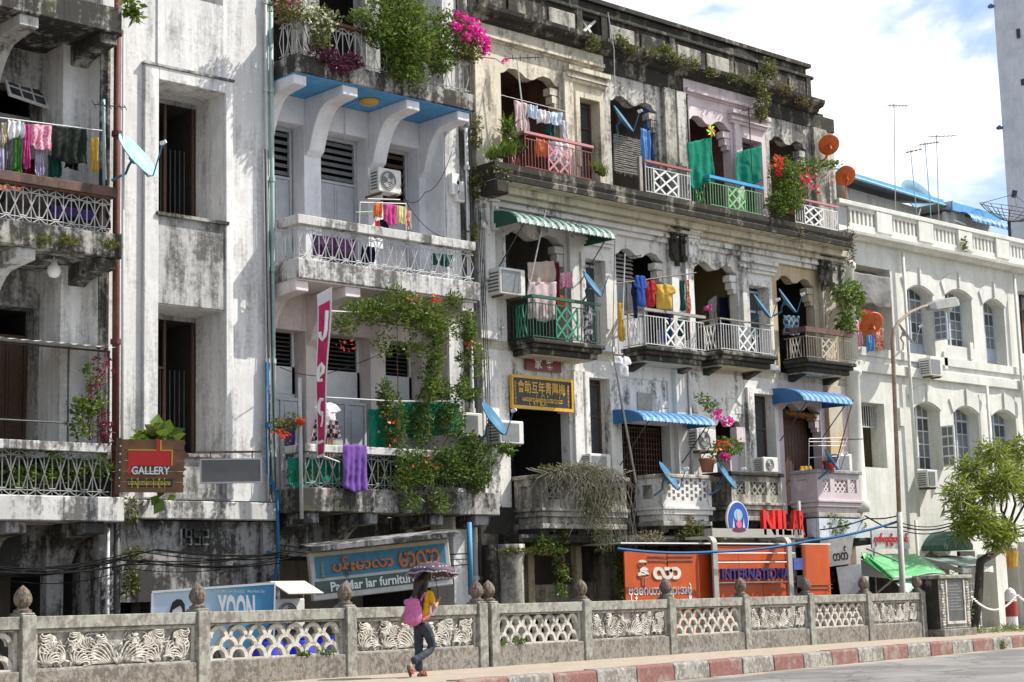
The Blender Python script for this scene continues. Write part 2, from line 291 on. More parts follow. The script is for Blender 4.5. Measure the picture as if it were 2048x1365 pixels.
for i in range(34):
    k = 1 if (i % 2 == 0) else 0
    o = proto[k] if first[k] else proto[k].copy()
    if not first[k]: COL.objects.link(o)
    first[k] = False; o.parent = kerb_o; o.matrix_parent_inverse = Matrix(); o.location = (s0 + i*1.15, 0, random.uniform(-.01, .012)); o.rotation_euler = (R(random.uniform(-1, 1)), 0, R(random.uniform(-.4, .4)))

# ------------------------------------------------------------------ balustrade of the bridge approach
def lthing(name, label, cat, loc, rz=0, group=None):
    o = bpy.data.objects.new(name, None); COL.objects.link(o); o.location = loc; o.rotation_euler = (0, 0, rz); o.empty_display_size = .2
    return tag(o, label, cat, group)
def spiral(cx, cz, a0, turn, length, n=11, grow=2.2):
    """an acanthus curl: straight at first, winding tighter"""
    p = [(cx, cz)]; a = a0; st = length/n
    for i in range(n):
        a += turn * (.25 + grow*(i/n)**2) / n; st_ = st*(1.15 - .75*i/n); p.append((p[-1][0] + math.cos(a)*st_, p[-1][1] + math.sin(a)*st_))
    return p
def carved_mesh():
    """scrolls on a 2.40 x 0.52 m field, mirrored about the middle"""
    rr = random.Random(5); m = MB()
    def put(pts, r0, r1, y=-.02):
        pts = [(max(-1.19, min(1.19, x)), max(.012, min(.505, z))) for x, z in pts]
        for sx in (1, -1):
            P = [(sx*x, y - .02*math.sin(PI*i/len(pts)), z) for i, (x, z) in enumerate(pts)]
            m.tube(P, r0, 5, r1)
    for k in range(9):            # fan of plumes from the middle foot
        a = R(86 - k*10); put(spiral(.04 + k*.025, .04, a, -R(170 - 8*k), .60 - .025*k), .019, .010, -.03)
    for cx, cz, a0, sg, ln in ((.34, .06, 70, -1, .46), (.52, .48, -60, 1, .44), (.66, .05, 100, 1, .42), (.80, .05, 60, -1, .46), (.95, .48, -75, 1, .42), (1.10, .06, 95, 1, .42), (.26, .47, -100, -1, .36), (1.08, .44, -130, -1, .34), (.44, .24, 20, 1, .34), (.74, .28, 150, -1, .32), (.98, .22, 30, 1, .32)):
        for q in range(7):        # sprays of parallel acanthus strands curling together
            put(spiral(cx + .012*q*math.cos(R(a0 + 90)), cz + .012*q*math.sin(R(a0 + 90)), R(a0 - sg*(q - 3)*-13), sg*R(150 + 22*q), ln*(1 - .07*q) + rr.uniform(-.02, .02)), .0165, .009, -.02 - .004*q)
    for q in range(90):          # small leaves filling the ground
        cx = rr.uniform(.02, 1.17); cz = rr.uniform(.03, .49); a = rr.uniform(0, 2*PI); ln = rr.uniform(.05, .10)
        put([(cx + math.cos(a)*ln*t, cz + math.sin(a)*ln*t) for t in (-.5, 0, .5)], .015, .009, -.008)
    for k in range(5):            # lotus in the middle
        m.tube([(0, -.05, .03), ((k-2)*.035, -.06, .10), ((k-2)*.05, -.045, .19 - abs(k-2)*.03)], .028, 6, .008)
    me = bpy.data.meshes.new('scrollwork'); me.from_pydata(m.v, [], m.f); me.materials.append(M_carve)
    for p in me.polygons: p.use_smooth = True
    return me
CARVE = carved_mesh()
def ring_mesh(ro, ri, d=.10):
    n = 14; po = [(ro*math.cos(PI*i/n), .012 + ro*.96*math.sin(PI*i/n)) for i in range(n+1)]; pi_ = [(ri*math.cos(PI*i/n), .012 + ri*math.sin(PI*i/n)) for i in range(n+1)]
    V = [(x, -d/2, z) for x, z in po + pi_] + [(x, d/2, z) for x, z in po + pi_]; F = []; k = n+1
    for i in range(n):
        F += [(i, i+1, k+i+1, k+i), (2*k+i, 3*k+i, 3*k+i+1, 2*k+i+1), (i, 2*k+i, 2*k+i+1, i+1), (k+i, k+i+1, 3*k+i+1, 3*k+i)]
    F += [(0, k, 3*k, 2*k), (n, 2*k+n, 3*k+n, k+n)]
    me = bpy.data.meshes.new('arch_ring'); me.from_pydata(V, [], F); me.materials.append(M_carve); return me
RING = ring_mesh(.198, .128)
def bud_mesh():
    V = []; F = []; prof = [(.145, 0), (.145, .05), (.10, .07), (.085, .10), (.105, .13), (.135, .19), (.142, .25), (.128, .32), (.095, .39), (.05, .445), (.018, .475), (.004, .49)]; n = 28
    for i, (r, z) in enumerate(prof):
        for j in range(n):
            t = 2*PI*j/n; k = 1.0
            if 4 <= i <= 9: k = 1 + .13*abs(math.cos(3.5*t + (PI/2 if i > 6 else 0))) - .05
            V.append((r*k*math.cos(t), r*k*math.sin(t), z))
    for i in range(len(prof)-1):
        for j in range(n): F.append((i*n+j, i*n+(j+1) % n, (i+1)*n+(j+1) % n, (i+1)*n+j))
    F.append(tuple(range(n-1, -1, -1)))
    me = bpy.data.meshes.new('finial'); me.from_pydata(V, [], F); me.materials.append(M_bud); return me
BUD = bud_mesh()
def link_me(name, me, parent, loc, scale=(1, 1, 1), rz=0):
    o = bpy.data.objects.new(name, me); COL.objects.link(o); o.parent = parent; o.location = loc; o.scale = scale; o.rotation_euler = (0, 0, rz); return o
def balustrade(label, posts, kinds, gr):
    t = lthing('bridge_balustrade', label, 'balustrade', (21.179, -6.547, 0), R(6.655), gr)
    a, b = posts[0] - .115, posts[-1] + .115
    MB().box(a, b, -.14, .14, -1.28, .345).ob('plinth', M_plinth, None, bevel=.012).parent = t
    for i, s in enumerate(posts):
        p = MB(); p.box(s-.115, s+.115, -.17, .17, -1.28, 1.10); p.box(s-.11, s+.11, -.14, .14, 1.10, 1.13); q = p.ob('post', M_rail, None, bevel=.012); q.parent = t
        link_me('finial', BUD, q, (s, 0, 1.128), (.86, .86, .78), rz=random.uniform(0, 1))
    for i in range(len(posts)-1):
        a, b = posts[i] + .117, posts[i+1] - .117
        r = MB(); r.box(a, b, -.13, .13, .905, 1.08); r.box(a, b, -.10, .10, .875, .903); r.ob('rail', M_rail, None, bevel=.01).parent = t
        if kinds[i] == 'c':
            f = MB(); f.box(a, b, -.02, .06, .347, .873); f.box(a, a+.07, -.085, -.022, .347, .873); f.box(b-.07, b, -.085, -.022, .347, .873); f.box(a+.071, b-.071, -.085, -.022, .347, .372); f.box(a+.071, b-.071, -.085, -.022, .85, .873)
            q = f.ob('carved_panel', M_recess, None); q.parent = t
            link_me('scrollwork', CARVE, q, ((a+b)/2, -.03, .365), ((b-a-.16)/2.4, 1.0, .93))
        else:
            f = MB(); f.box(a, a+.06, -.06, .06, .347, .873); f.box(b-.06, b, -.06, .06, .347, .873); f.box(a+.061, b-.061, -.07, .07, .347, .375)
            q = f.ob('lattice_panel', M_carve, None); q.parent = t
            n = 7; wd = (b - a - .12)/n; sx = wd/.396
            for row in range(3):
                for k in range(n if row % 2 == 0 else n-1):
                    link_me('arch_ring', RING, q, (a + .06 + wd*(k + (.5 if row % 2 == 0 else 1)), 0, .366 + row*.152), (sx, 1, 1))
    return t
balustrade('nearest run of the grey bridge balustrade, left of the joint beside the walking woman', [-12.66, -9.586, -6.522, -3.44, -.19], 'scsc', 'runs of the bridge balustrade')
balustrade('longer run of the grey bridge balustrade, right of the joint, ending at the stone pillar', [.13, 2.822, 5.609, 8.376, 11.052, 13.718, 16.405], 'scscsc', 'runs of the bridge balustrade')

# ------------------------------------------------------------------ building A: weathered white apartment block
A = thing('apartment_building', 'weathered white apartment block with curved brackets and wire balconies, on the left', 'building', (20, 3, -1.3))
def part(name, mat, parent, *boxes, bevel=0):
    m = MB()
    for b in boxes: m.box(*b)
    return m.ob(name, mat, parent, bevel=bevel)
def cross_wall(parent, mat, y0, y1, x0, x1, z0, z1, holes, name='wall'):
    """a wall with rectangular openings (x0,x1,z0,z1), cut into butted blocks"""
    xs = sorted(set([x0, x1] + [h for q in holes for h in q[:2]])); zs = sorted(set([z0, z1] + [h for q in holes for h in q[2:4]]))
    m = MB(); V = {}; 
    cell = {(i, j): not any(q[0] < (xs[i]+xs[i+1])/2 < q[1] and q[2] < (zs[j]+zs[j+1])/2 < q[3] for q in holes) for i in range(len(xs)-1) for j in range(len(zs)-1)}
    def v(i, j, k):
        if (i, j, k) not in V: V[(i, j, k)] = len(m.v); m.v.append((xs[i], (y0, y1)[k], zs[j]))
        return V[(i, j, k)]
    for (i, j), s in cell.items():
        if not s: continue
        m.f.append((v(i,j,0), v(i+1,j,0), v(i+1,j+1,0), v(i,j+1,0))); m.f.append((v(i,j,1), v(i,j+1,1), v(i+1,j+1,1), v(i+1,j,1)))
        if not cell.get((i-1, j)): m.f.append((v(i,j,0), v(i,j+1,0), v(i,j+1,1), v(i,j,1)))
        if not cell.get((i+1, j)): m.f.append((v(i+1,j,0), v(i+1,j,1), v(i+1,j+1,1), v(i+1,j+1,0)))
        if not cell.get((i, j-1)): m.f.append((v(i,j,0), v(i,j,1), v(i+1,j,1), v(i+1,j,0)))
        if not cell.get((i, j+1)): m.f.append((v(i,j+1,0), v(i+1,j+1,0), v(i+1,j+1,1), v(i,j+1,1)))
    return m.ob(name, mat, parent)
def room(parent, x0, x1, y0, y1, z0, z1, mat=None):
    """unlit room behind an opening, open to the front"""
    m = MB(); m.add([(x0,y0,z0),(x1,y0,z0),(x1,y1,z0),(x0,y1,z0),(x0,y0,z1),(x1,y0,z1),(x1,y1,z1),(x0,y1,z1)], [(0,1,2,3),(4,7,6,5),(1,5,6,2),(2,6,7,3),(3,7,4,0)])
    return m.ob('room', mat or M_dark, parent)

# --- A2: the flat stair bay with three tall recesses
hol = [(18.46, 20.07, 9.07, 11.83), (18.46, 20.07, 4.22, 7.20), (18.46, 20.07, 13.75, 16.4)]
cross_wall(A, M_A_white, 0, 1.05, 17.15, 21.36, 3.30, 18, hol)
for z0, z1 in ((9.07, 11.83), (4.22, 7.20), (13.75, 16.4)):
    part('wall', M_A_dirty, A, (18.44, 20.09, 1.052, 1.10, z1-.10, z1 + .02))
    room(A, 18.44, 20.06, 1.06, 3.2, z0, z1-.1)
    d = MB(); d.box(18.44, 18.50, 1.06, 1.12, z0, z1-.1); d.box(19.99, 20.05, 1.07, 1.12, z0, z1-.1); d.box(19.3, 19.36, 1.07, 1.12, z0, z1-.1); d.box(18.5, 19.3, 1.07, 1.11, z0 + (z1-z0)*.62, z0 + (z1-z0)*.62 + .05)
    d = d.ob('window', M_wood, A)
    for k in range(12): part('window_bar', M_iron, d, (18.56 + k*.115, 18.58 + k*.115, 1.125, 1.145, z0, z0 + (z1-z0)*.62))
# raised surround and mould-streaked spandrels
part('surround', M_A_white, A, (18.13, 18.458, -.09, -.002, 3.32, 12.1), (20.072, 20.25, -.09, -.002, 3.32, 12.1), (18.459, 20.071, -.09, -.002, 11.832, 12.1), bevel=.012)
part('surround', M_A_dirty, A, (18.10, 20.28, -.12, -.002, 12.102, 12.15))
part('spandrel', M_A_dirty, A, (18.46, 20.07, -.05, -.002, 7.22, 9.068))
part('spandrel', M_A_dirty, A, (18.46, 20.07, -.05, -.002, 3.32, 4.218))
part('spandrel', M_A_white, A, (18.46, 20.07, -.03, -.002, 12.16, 13.748))
part('sill', M_A_black, A, (18.40, 20.12, -.14, -.052, 9.0, 9.068)); part('sill', M_A_black, A, (18.40, 20.12, -.14, -.052, 4.15, 4.218))
# ledge and sooty base with the year in relief
part('ledge', M_A_slab, A, (17.45, 21.20, -.28, 0, 2.90, 3.26), bevel=.02)
cross_wall(A, M_A_base, .05, 1.0, 17.15, 21.36, -1.3, 2.88, [(17.5, 18.4, -1.3, 1.3)])
part('wall', M_A_base, A, (17.15, 17.62, -.12, .048, -1.3, 2.88)); part('wall', M_A_base, A, (20.95, 21.36, -.10, .048, -1.3, 2.88))
room(A, 17.5, 18.4, .8, 3, -1.3, 1.3)
# --- interior back block (keeps daylight out of the recesses)
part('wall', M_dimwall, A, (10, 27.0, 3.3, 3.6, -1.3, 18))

# --- brackets, slabs and wire railings of the two balcony bays
def bracket(x0, x1, ztop, y_wall, y_front, drop, mat):
    """curved console under a slab: square nose, concave sweep to the wall"""
    dy = y_wall - y_front; pts = [(y_wall, ztop), (y_front, ztop), (y_front, ztop - .22), (y_front + .42*dy*.6, ztop - .25)]
    for k in range(9):
        t = k/8; pts.append((y_front + dy*(.30 + .62*math.sin(t*PI/2)*1.0 if False else .30 + .58*t**.55), ztop - .25 - (drop - .25)*(t**1.5)))
    pts += [(y_wall, ztop - drop - .12)]
    m = MB(); m.prism(pts, 'x', x0, x1); return m.ob('bracket', mat, A, bevel=.015)
CELL_W = .33
def grille_cell(h, name='lattice_cell', mat=M_silver):
    """one repeat of the wire pattern: long hexagon, upright and chevrons"""
    m = MB(); w_ = CELL_W; r = .012; b0, b1 = .10, h - .10
    hx = [(0, (b0+b1)/2), (w_*.30, b1 - .03), (w_*.70, b1 - .03), (w_, (b0+b1)/2), (w_*.70, b0 + .03), (w_*.30, b0 + .03)]
    for i in range(6):
        p, q = hx[i], hx[(i+1) % 6]; m.tube([(p[0], 0, p[1]), (q[0], 0, q[1])], r, 4)
    m.tube([(w_/2, .012, .0), (w_/2, .012, h)], r, 4); m.tube([(0, .012, .0), (0, .012, h)], r, 4)
    for z0, z1 in ((.0, b0), (b1, h)):
        m.tube([(0, -.008, z0), (w_/2, -.008, z1)], .010, 4); m.tube([(w_/2, -.008, z1), (w_, -.008, z0)], .010, 4)
    for z in (b0, b1): m.tube([(0, 0, z), (w_, 0, z)], .010, 4)
    me = bpy.data.meshes.new(name); me.from_pydata(m.v, [], m.f); me.materials.append(mat); return me
def wire_railing(parent, x0, x1, y, z0, z1, railh, rmat, mat=M_silver, ret=None, name='railing'):
    """handrail beam along x with wire cells under it; ret = y of the wall for a left return"""
    m = MB(); m.box(x0 - .1, x1, y - .10, y + .12, z1 - railh, z1)
    if ret is not None: m.box(x0 - .1, x0 + .14, y + .121, ret, z1 - railh, z1)
    q = m.ob(name, rmat, parent, bevel=.012)
    me = grille_cell(z1 - railh - z0, mat=mat); n = int((x1 - x0)/CELL_W)
    sx = (x1 - x0)/(n*CELL_W)
    for i in range(n):
        o = bpy.data.objects.new('lattice_cell', me); COL.objects.link(o); o.parent = q; o.location = (x0 + i*CELL_W*sx, y, z0); o.scale = (sx, 1, 1)
    if ret is not None:
        for i in range(max(1, int((ret - y)/CELL_W))):
            o = bpy.data.objects.new('lattice_cell', me); COL.objects.link(o); o.parent = q; o.location = (x0, y + i*CELL_W, z0); o.rotation_euler = (0, 0, PI/2)
    return q
YF = -.80
M_dwire = paint('dull wire', (.26, .27, .25), .6, .2)
# A3 (right of the stair bay)
part('slab', M_A_black, A, (21.38, 26.50, YF, .69, 12.40, 12.80), bevel=.02)
part('ceiling', M_blue_soffit, A, (21.40, 26.44, YF + .06, .69, 12.372, 12.398))
part('slab', M_A_slab, A, (21.38, 26.50, YF, .69, 7.93, 8.36), bevel=.02)
part('ceiling', M_A_pink, A, (21.40, 26.44, YF + .06, .69, 7.90, 7.928))
part('slab', M_A_black, A, (21.45, 26.95, YF, .69, 3.06, 3.56), bevel=.02)
for zt, mat, dr in ((12.37, M_A_grey, 1.2), (7.898, M_A_pink, 1.0)):
    for x0, x1 in ((21.39, 21.72), (22.69, 23.11), (24.49, 24.88), (26.02, 26.38)): bracket(x0, x1, zt, .698, YF + .10, dr, mat)
for x0, x1 in ((21.55, 21.95), (23.1, 23.5), (24.95, 25.35), (26.3, 26.7)): bracket(x0, x1, 3.058, .698, YF + .12, .75, M_A_base)
wire_railing(A, 21.5, 26.42, YF + .12, 8.36, 9.30, .20, M_A_slab, ret=.0)
wire_railing(A, 21.62, 26.5, YF + .12, 3.56, 4.46, .16, M_A_slab, mat=M_dwire, ret=.0)
wire_railing(A, 21.5, 26.42, YF + .12, 12.80, 13.72, .07, M_rust, ret=.0)
for z0, z1, mat, ztop in ((8.36, 12.37, M_A_grey, 11.75), (3.56, 7.9, M_A_pink, 7.1), (12.8, 17, M_A_dirty, 16.2)):
    cross_wall(A, mat, .70, 1.16, 21.37, 26.22, z0, z1, [(21.375, 22.67, z0, ztop), (23.13, 24.47, z0, ztop), (24.90, 26.0, z0, ztop)])
part('wall', M_A_white, A, (26.22, 26.98, 0, 1.16, -1.3, 17)); part('wall', M_A_grey, A, (26.19, 26.218, .03, .70, 8.36, 12.3)); part('wall', M_A_pink, A, (26.19, 26.218, .03, .70, 3.56, 7.85))
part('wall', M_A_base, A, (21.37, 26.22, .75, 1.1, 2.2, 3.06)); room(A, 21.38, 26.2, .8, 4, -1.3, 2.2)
part('wall', M_A_black, A, (26.985, 27.06, .1, 1.2, -1.3, 16)); part('wall', M_A_black, A, (26.66, 26.978, -.05, -.002, 3.6, 16.9))
def panel_door(x0, x1, y, z0, z1, mat, parent=A, leaves=2, louvre=.0, pm=None, name='door'):
    """framed double door with raised panels; louvre = height of a glazed louvre band on top"""
    f = MB(); f.box(x0, x0 + .06, y, y + .08, z0, z1); f.box(x1 - .06, x1, y, y + .08, z0, z1); f.box(x0 + .061, x1 - .061, y, y + .08, z1 - .07, z1)
    zt = z1 - .07 - louvre
    if louvre: f.box(x0 + .061, x1 - .061, y, y + .08, zt - .06, zt)
    q = f.ob(name, mat, parent); w_ = (x1 - x0 - .124)/leaves; zl = zt - (.06 if louvre else 0)
    for k in range(leaves):
        a = x0 + .062 + k*w_; d = MB(); d.box(a + .006, a + w_ - .006, y + .03, y + .06, z0, zl - .005); h = (zl - z0)
        for u0, u1 in ((.06, .40), (.46, .94)): d.box(a + .07, a + w_ - .07, y + .012, y + .029, z0 + h*u0, z0 + h*u1)
        d.ob('door_leaf', mat, q)
    if louvre:
        n = 6
        for k in range(n):
            s = MB(); zc = zt + louvre*(k + .5)/n; s.prism([(y + .02, zc - .05), (y + .028, zc - .05), (y + .07, zc + .05), (y + .062, zc + .05)], 'x', x0 + .063, x1 - .063); s.ob('louvre', pm or M_frost, q)
    return q
yd = 1.10
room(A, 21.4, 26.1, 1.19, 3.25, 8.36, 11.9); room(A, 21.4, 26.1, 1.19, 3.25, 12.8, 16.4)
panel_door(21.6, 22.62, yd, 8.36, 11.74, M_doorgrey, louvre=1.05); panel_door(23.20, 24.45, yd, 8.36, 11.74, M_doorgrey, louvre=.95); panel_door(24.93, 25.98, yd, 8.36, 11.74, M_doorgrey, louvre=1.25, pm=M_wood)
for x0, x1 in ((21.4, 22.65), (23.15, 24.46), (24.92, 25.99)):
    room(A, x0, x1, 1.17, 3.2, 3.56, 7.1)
    w_ = part('window', M_A_grey, A, (x0, x1, 1.10, 1.15, 5.75, 6.35), (x0, x0 + .07, 1.10, 1.16, 3.56, 7.1), (x1 - .07, x1, 1.10, 1.16, 3.56, 7.1), (x0 + .072, x1 - .072, 1.10, 1.16, 5.66, 5.745))
    for k in range(7): part('louvre', M_iron, w_, (x0 + .08, x1 - .08, 1.11, 1.15, 6.40 + k*.095, 6.41 + k*.095 + .02))
    for k in range(2):
        lf = panel_door(x0 + .1 + k*(x1-x0-.75), x0 + .65 + k*(x1-x0-.75), .72 + .02*k, 3.60, 5.62, M_doorgrey, leaves=1, name='shutter')
# A1 (left edge of the picture)
part('slab', M_A_black, A, (8, 17.18, YF, 1.29, 12.33, 12.85), bevel=.02)
part('slab', M_A_black, A, (8, 17.26, YF, 1.29, 7.85, 8.32), bevel=.02)
part('slab', M_A_slab, A, (8, 17.30, YF, 1.29, 2.80, 3.26), bevel=.02)
for zt, dr in ((12.328, 1.5), (7.848, 1.3)):
    for x0, x1 in ((13.0, 13.4), (15.05, 15.45), (16.75, 17.13)): bracket(x0, x1, zt, 1.298, YF + .10, dr, M_A_black if x0 > 16 else M_A_slab)
for x0, x1 in ((14.95, 15.35), (16.5, 16.95)): bracket(x0, x1, 2.798, .698, YF + .12, .75, M_A_base)
part('railing_beam', plaster('red brown handrail', (.17, .10, .085), dirt=(.06, .045, .04), cover=.45), A, (8, 17.1, YF - .02, YF + .24, 9.03, 9.22), bevel=.012)
wire_railing(A, 12.7, 17.02, YF + .12, 8.32, 9.03, .03, M_rust, mat=M_pvc)
wire_railing(A, 12.7, 17.02, YF + .12, 3.26, 4.26, .17, M_A_slab, mat=M_dwire)
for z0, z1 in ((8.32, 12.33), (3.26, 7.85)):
    cross_wall(A, M_A_dirty, 1.30, 1.76, 10, 16.6, z0, z1, [(13.3, 14.9, z0, z1 - .75), (15.65, 16.55, z0, z1 - .75)])  # recess set deeper and soot-dirty plaster kept dark for the bay's shade
    part('wall', M_A_white, A, (16.6, 17.15, .45, 1.76, z0, z1)); part('wall', M_A_black, A, (17.152, 17.36, -.06, 1.0, z0, z1))
    room(A, 13.2, 14.95, 1.77, 3.2, z0, z1 - .75); room(A, 15.6, 16.58, 1.77, 3.2, z0, z1 - .75)
    panel_door(15.66, 16.54, 1.68, z0, z1 - 1.25, M_wood if z0 < 5 else M_doorgrey)
    panel_door(13.35, 14.85, 1.68, z0, z1 - 1.25, M_wood)
fw = MB(); a = (15.72, 1.0, 11.25)
for x0, x1, z0, z1 in ((0, .9, 0, .06), (0, .9, .64, .70), (0, .06, .061, .639), (.84, .9, .061, .639), (.30, .33, .061, .639), (.57, .60, .061, .639), (.061, .839, .335, .365)): fw.box(x0, x1, -.02, .02, z0, z1)
fo = fw.ob('casement', M_white_m, None); fo.parent = A; fo.matrix_parent_inverse = Matrix.Translation((-20, -3, 1.3)); fo.location = a; fo.rotation_euler = (R(-38), R(8), 0)
gl = MB().box(.061, .839, -.004, .004, .061, .639).ob('pane', M_glass, None); gl.parent = fo
part('wall', M_A_base, A, (8, 17.14, .75, 1.1, 1.9, 2.80)); room(A, 8, 17.1, .8, 4, -1.3, 1.9)
for x in (13.5, 15.0, 16.4): part('post', M_A_base, A, (x, x + .35, .5, .74, -1.3, 2.6))
# roof over the lower left balcony: pipe frame with corrugated sheets
fr = thing('pipe_canopy', 'pipe frame canopy with pale sheeting on the lower left balcony', 'canopy', (15, YF, 3.3))
for x in (14.75, 16.15, 17.0): MB().tube([(x, YF + .1, 4.27), (x, YF + .1, 6.05)], .02, 6).ob('post', M_iron, fr)
MB().tube([(12, YF + .1, 4.62), (17.02, YF + .1, 4.62)], .018, 6).ob('rail', M_iron, fr)
MB().tube([(12, YF + .1, 6.03), (17.02, YF + .1, 6.03)], .02, 6).ob('rail', M_iron, fr)
sh = MB()
for k in range(40):
    x = 12 + k*.128; dz = .012 if k % 2 else -.012
    if x > 16.98: break
    sh.add([(x, YF - .18, 6.07 + dz), (x + .128, YF - .18, 6.07 - dz), (x + .128, .68, 6.30 - dz), (x, .68, 6.30 + dz)], [(0, 1, 2, 3)])
sh.ob('roof_sheet', M_white_m, fr)
# year in relief on the base wall
def seg_digit(c, x, z, w_, h, t, y0, y1):
    S = {'t': (0, w_, h-t, h), 'm': (0, w_, h/2-t/2, h/2+t/2), 'b': (0, w_, 0, t), 'tl': (0, t, h/2, h), 'tr': (w_-t, w_, h/2, h), 'bl': (0, t, 0, h/2), 'br': (w_-t, w_, 0, h/2), 'i': (w_/2-t/2, w_/2+t/2, 0, h)}
    D = {'1': 'i', '9': 't m b tl tr br', '5': 't m b tl br', '2': 't m b tr bl'}[c].split(); m = MB()
    for k, s in enumerate(D):
        a = S[s]; e = .002*k; m.box(x + a[0], x + a[1], y0 - e, y1, z + a[2], z + a[3])
    return m
for k, c in enumerate('1952'): seg_digit(c, 18.93 + k*.20 + (.03 if k == 0 else 0), 2.400, .155, .32, .035, -.03, .045).ob('numeral', M_A_base, A)

# ------------------------------------------------------------------ building B: row of old shophouses
B = thing('shophouse_row', 'old four-storey shophouse row with scalloped arches and black mouldy cornice, in the middle', 'building', (34, 3, -1.3))
ARCH = [(28.06, 30.05), (31.90, 33.70), (34.90, 36.70), (38.40, 40.10)]; NARR = [(30.73, 31.45), (37.12, 37.98)]
SEG = [(27.07, 31.65), (31.65, 34.75), (34.75, 38.20), (38.20, 41.45)]
FL = [(11.30, 14.55, 14.0, 13.7), (7.22, 10.85, 9.97, 9.55), (3.30, 7.0, 6.35, 6.55)]      # floor, top, arch spring, narrow head
MATS = [[M_B_cream, M_B_dirty, M_B_pink, M_B_dirty], [M_B_white, M_B_white, M_B_white, M_B_ochre], [M_B_white, M_B_white, M_B_white, M_B_lilac]]
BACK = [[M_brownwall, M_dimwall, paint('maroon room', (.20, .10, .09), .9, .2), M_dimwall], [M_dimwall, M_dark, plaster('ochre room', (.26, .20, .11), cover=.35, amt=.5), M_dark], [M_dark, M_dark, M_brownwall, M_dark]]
def scallop(x0, x1, zt, zs, mat, d0=0.004, d1=.28):
    w_ = x1 - x0; prof = [(0, -.16), (.06, -.13), (.14, .0), (.26, .03), (.36, -.04), (.43, -.13), (.50, -.15), (.57, -.13), (.64, -.04), (.74, .03), (.86, .0), (.94, -.13), (1, -.16)]
    # refine with midpoints so the curve reads
    pp = []
    for i in range(len(prof)-1):
        a, b = prof[i], prof[i+1]; pp += [a, ((a[0]+b[0])/2, (a[1]+b[1])/2)]
    pp.append(prof[-1])
    poly = [(x0 + w_*a, zs + b) for a, b in pp] + [(x1, zt), (x0, zt)]
    m = MB(); m.prism(poly, 'y', d0, d1); return m.ob('arch_lintel', mat, B)
for f, (z0, z1, zs, zn) in enumerate(FL):
    for s, (a, b) in enumerate(SEG):
        h = [(ARCH[s][0], ARCH[s][1], z0, zs + .3)]
        if s in (0, 2): n_ = NARR[s//2]; h.append((n_[0], n_[1], z0 + (.0 if f != 1 else .1), zn))
        cross_wall(B, MATS[f][s], 0, .30, a, b, z0, z1, h)
        mt = MATS[f][s]
        if not (f == 2 and s == 1): scallop(ARCH[s][0], ARCH[s][1], zs + .298, zs, mt)
        # corbel blocks at the spring of the arch
        for k, (dx, dz, hh) in enumerate(((.30, -.05, .18), (.22, -.245, .19), (.13, -.40, .15))):
            part('corbel', mt, B, (ARCH[s][1] - dx, ARCH[s][1] - .002, .02 + .01*k, .26, zs - .16 + dz - hh, zs - .165 + dz))
            if s == 0 and f == 0: continue
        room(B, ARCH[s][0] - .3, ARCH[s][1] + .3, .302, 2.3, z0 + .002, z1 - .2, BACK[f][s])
        xa = ARCH[s][0] + .25
        if BACK[f][s] is not M_dark: panel_door(xa + .2, xa + 1.2, 2.18, z0, z0 + 2.3, M_wood, parent=B)
    for n_ in NARR:
        mt = M_wood if f != 1 else M_doorgrey; y = .26
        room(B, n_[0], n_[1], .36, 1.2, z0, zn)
        fr_ = MB(); fr_.box(n_[0] + .01, n_[0] + .07, y, y + .07, z0 + .05, zn - .01); fr_.box(n_[1] - .07, n_[1] - .01, y, y + .07, z0 + .05, zn - .01)
        for q in (.0, .42, .72, .97): zz = z0 + .05 + (zn - z0 - .12)*q; fr_.box(n_[0] + .071, n_[1] - .071, y, y + .07, zz, zz + .06)
        wq = fr_.ob('window', mt, B)
        part('pane', M_glass, wq, (n_[0] + .072, n_[1] - .072, y + .03, y + .045, z0 + .05, zn - .02))
# moulded frames of the narrow windows and small entablatures above them
for f, (z0, z1, zs, zn) in enumerate(FL):
    for i, n_ in enumerate(NARR):
        mt = MATS[f][i*2]
        part('window_frame', mt, B, (n_[0] - .14, n_[0] - .002, -.06, -.002, z0 + .6, zn + .14)); part('window_frame', mt, B, (n_[1] + .002, n_[1] + .14, -.06, -.002, z0 + .6, zn + .14)); part('window_frame', mt, B, (n_[0] - .001, n_[1] + .001, -.06, -.002, zn + .002, zn + .14))
        if f < 2:
            for k, (p_, a, b) in enumerate(((.10, .36, .44), (.16, .445, .52), (.10, .525, .60), (.22, .605, .72))):
                if zn + b < z1: part('moulding', mt, B, (n_[0] - .45 - p_*.3, n_[1] + .22 + p_*.3, -p_, -.002, zn + a, zn + b))
        if f == 1: part('sill', mt, B, (n_[0] - .2, n_[1] + .2, -.16, -.002, z0 + .02, z0 + .14))
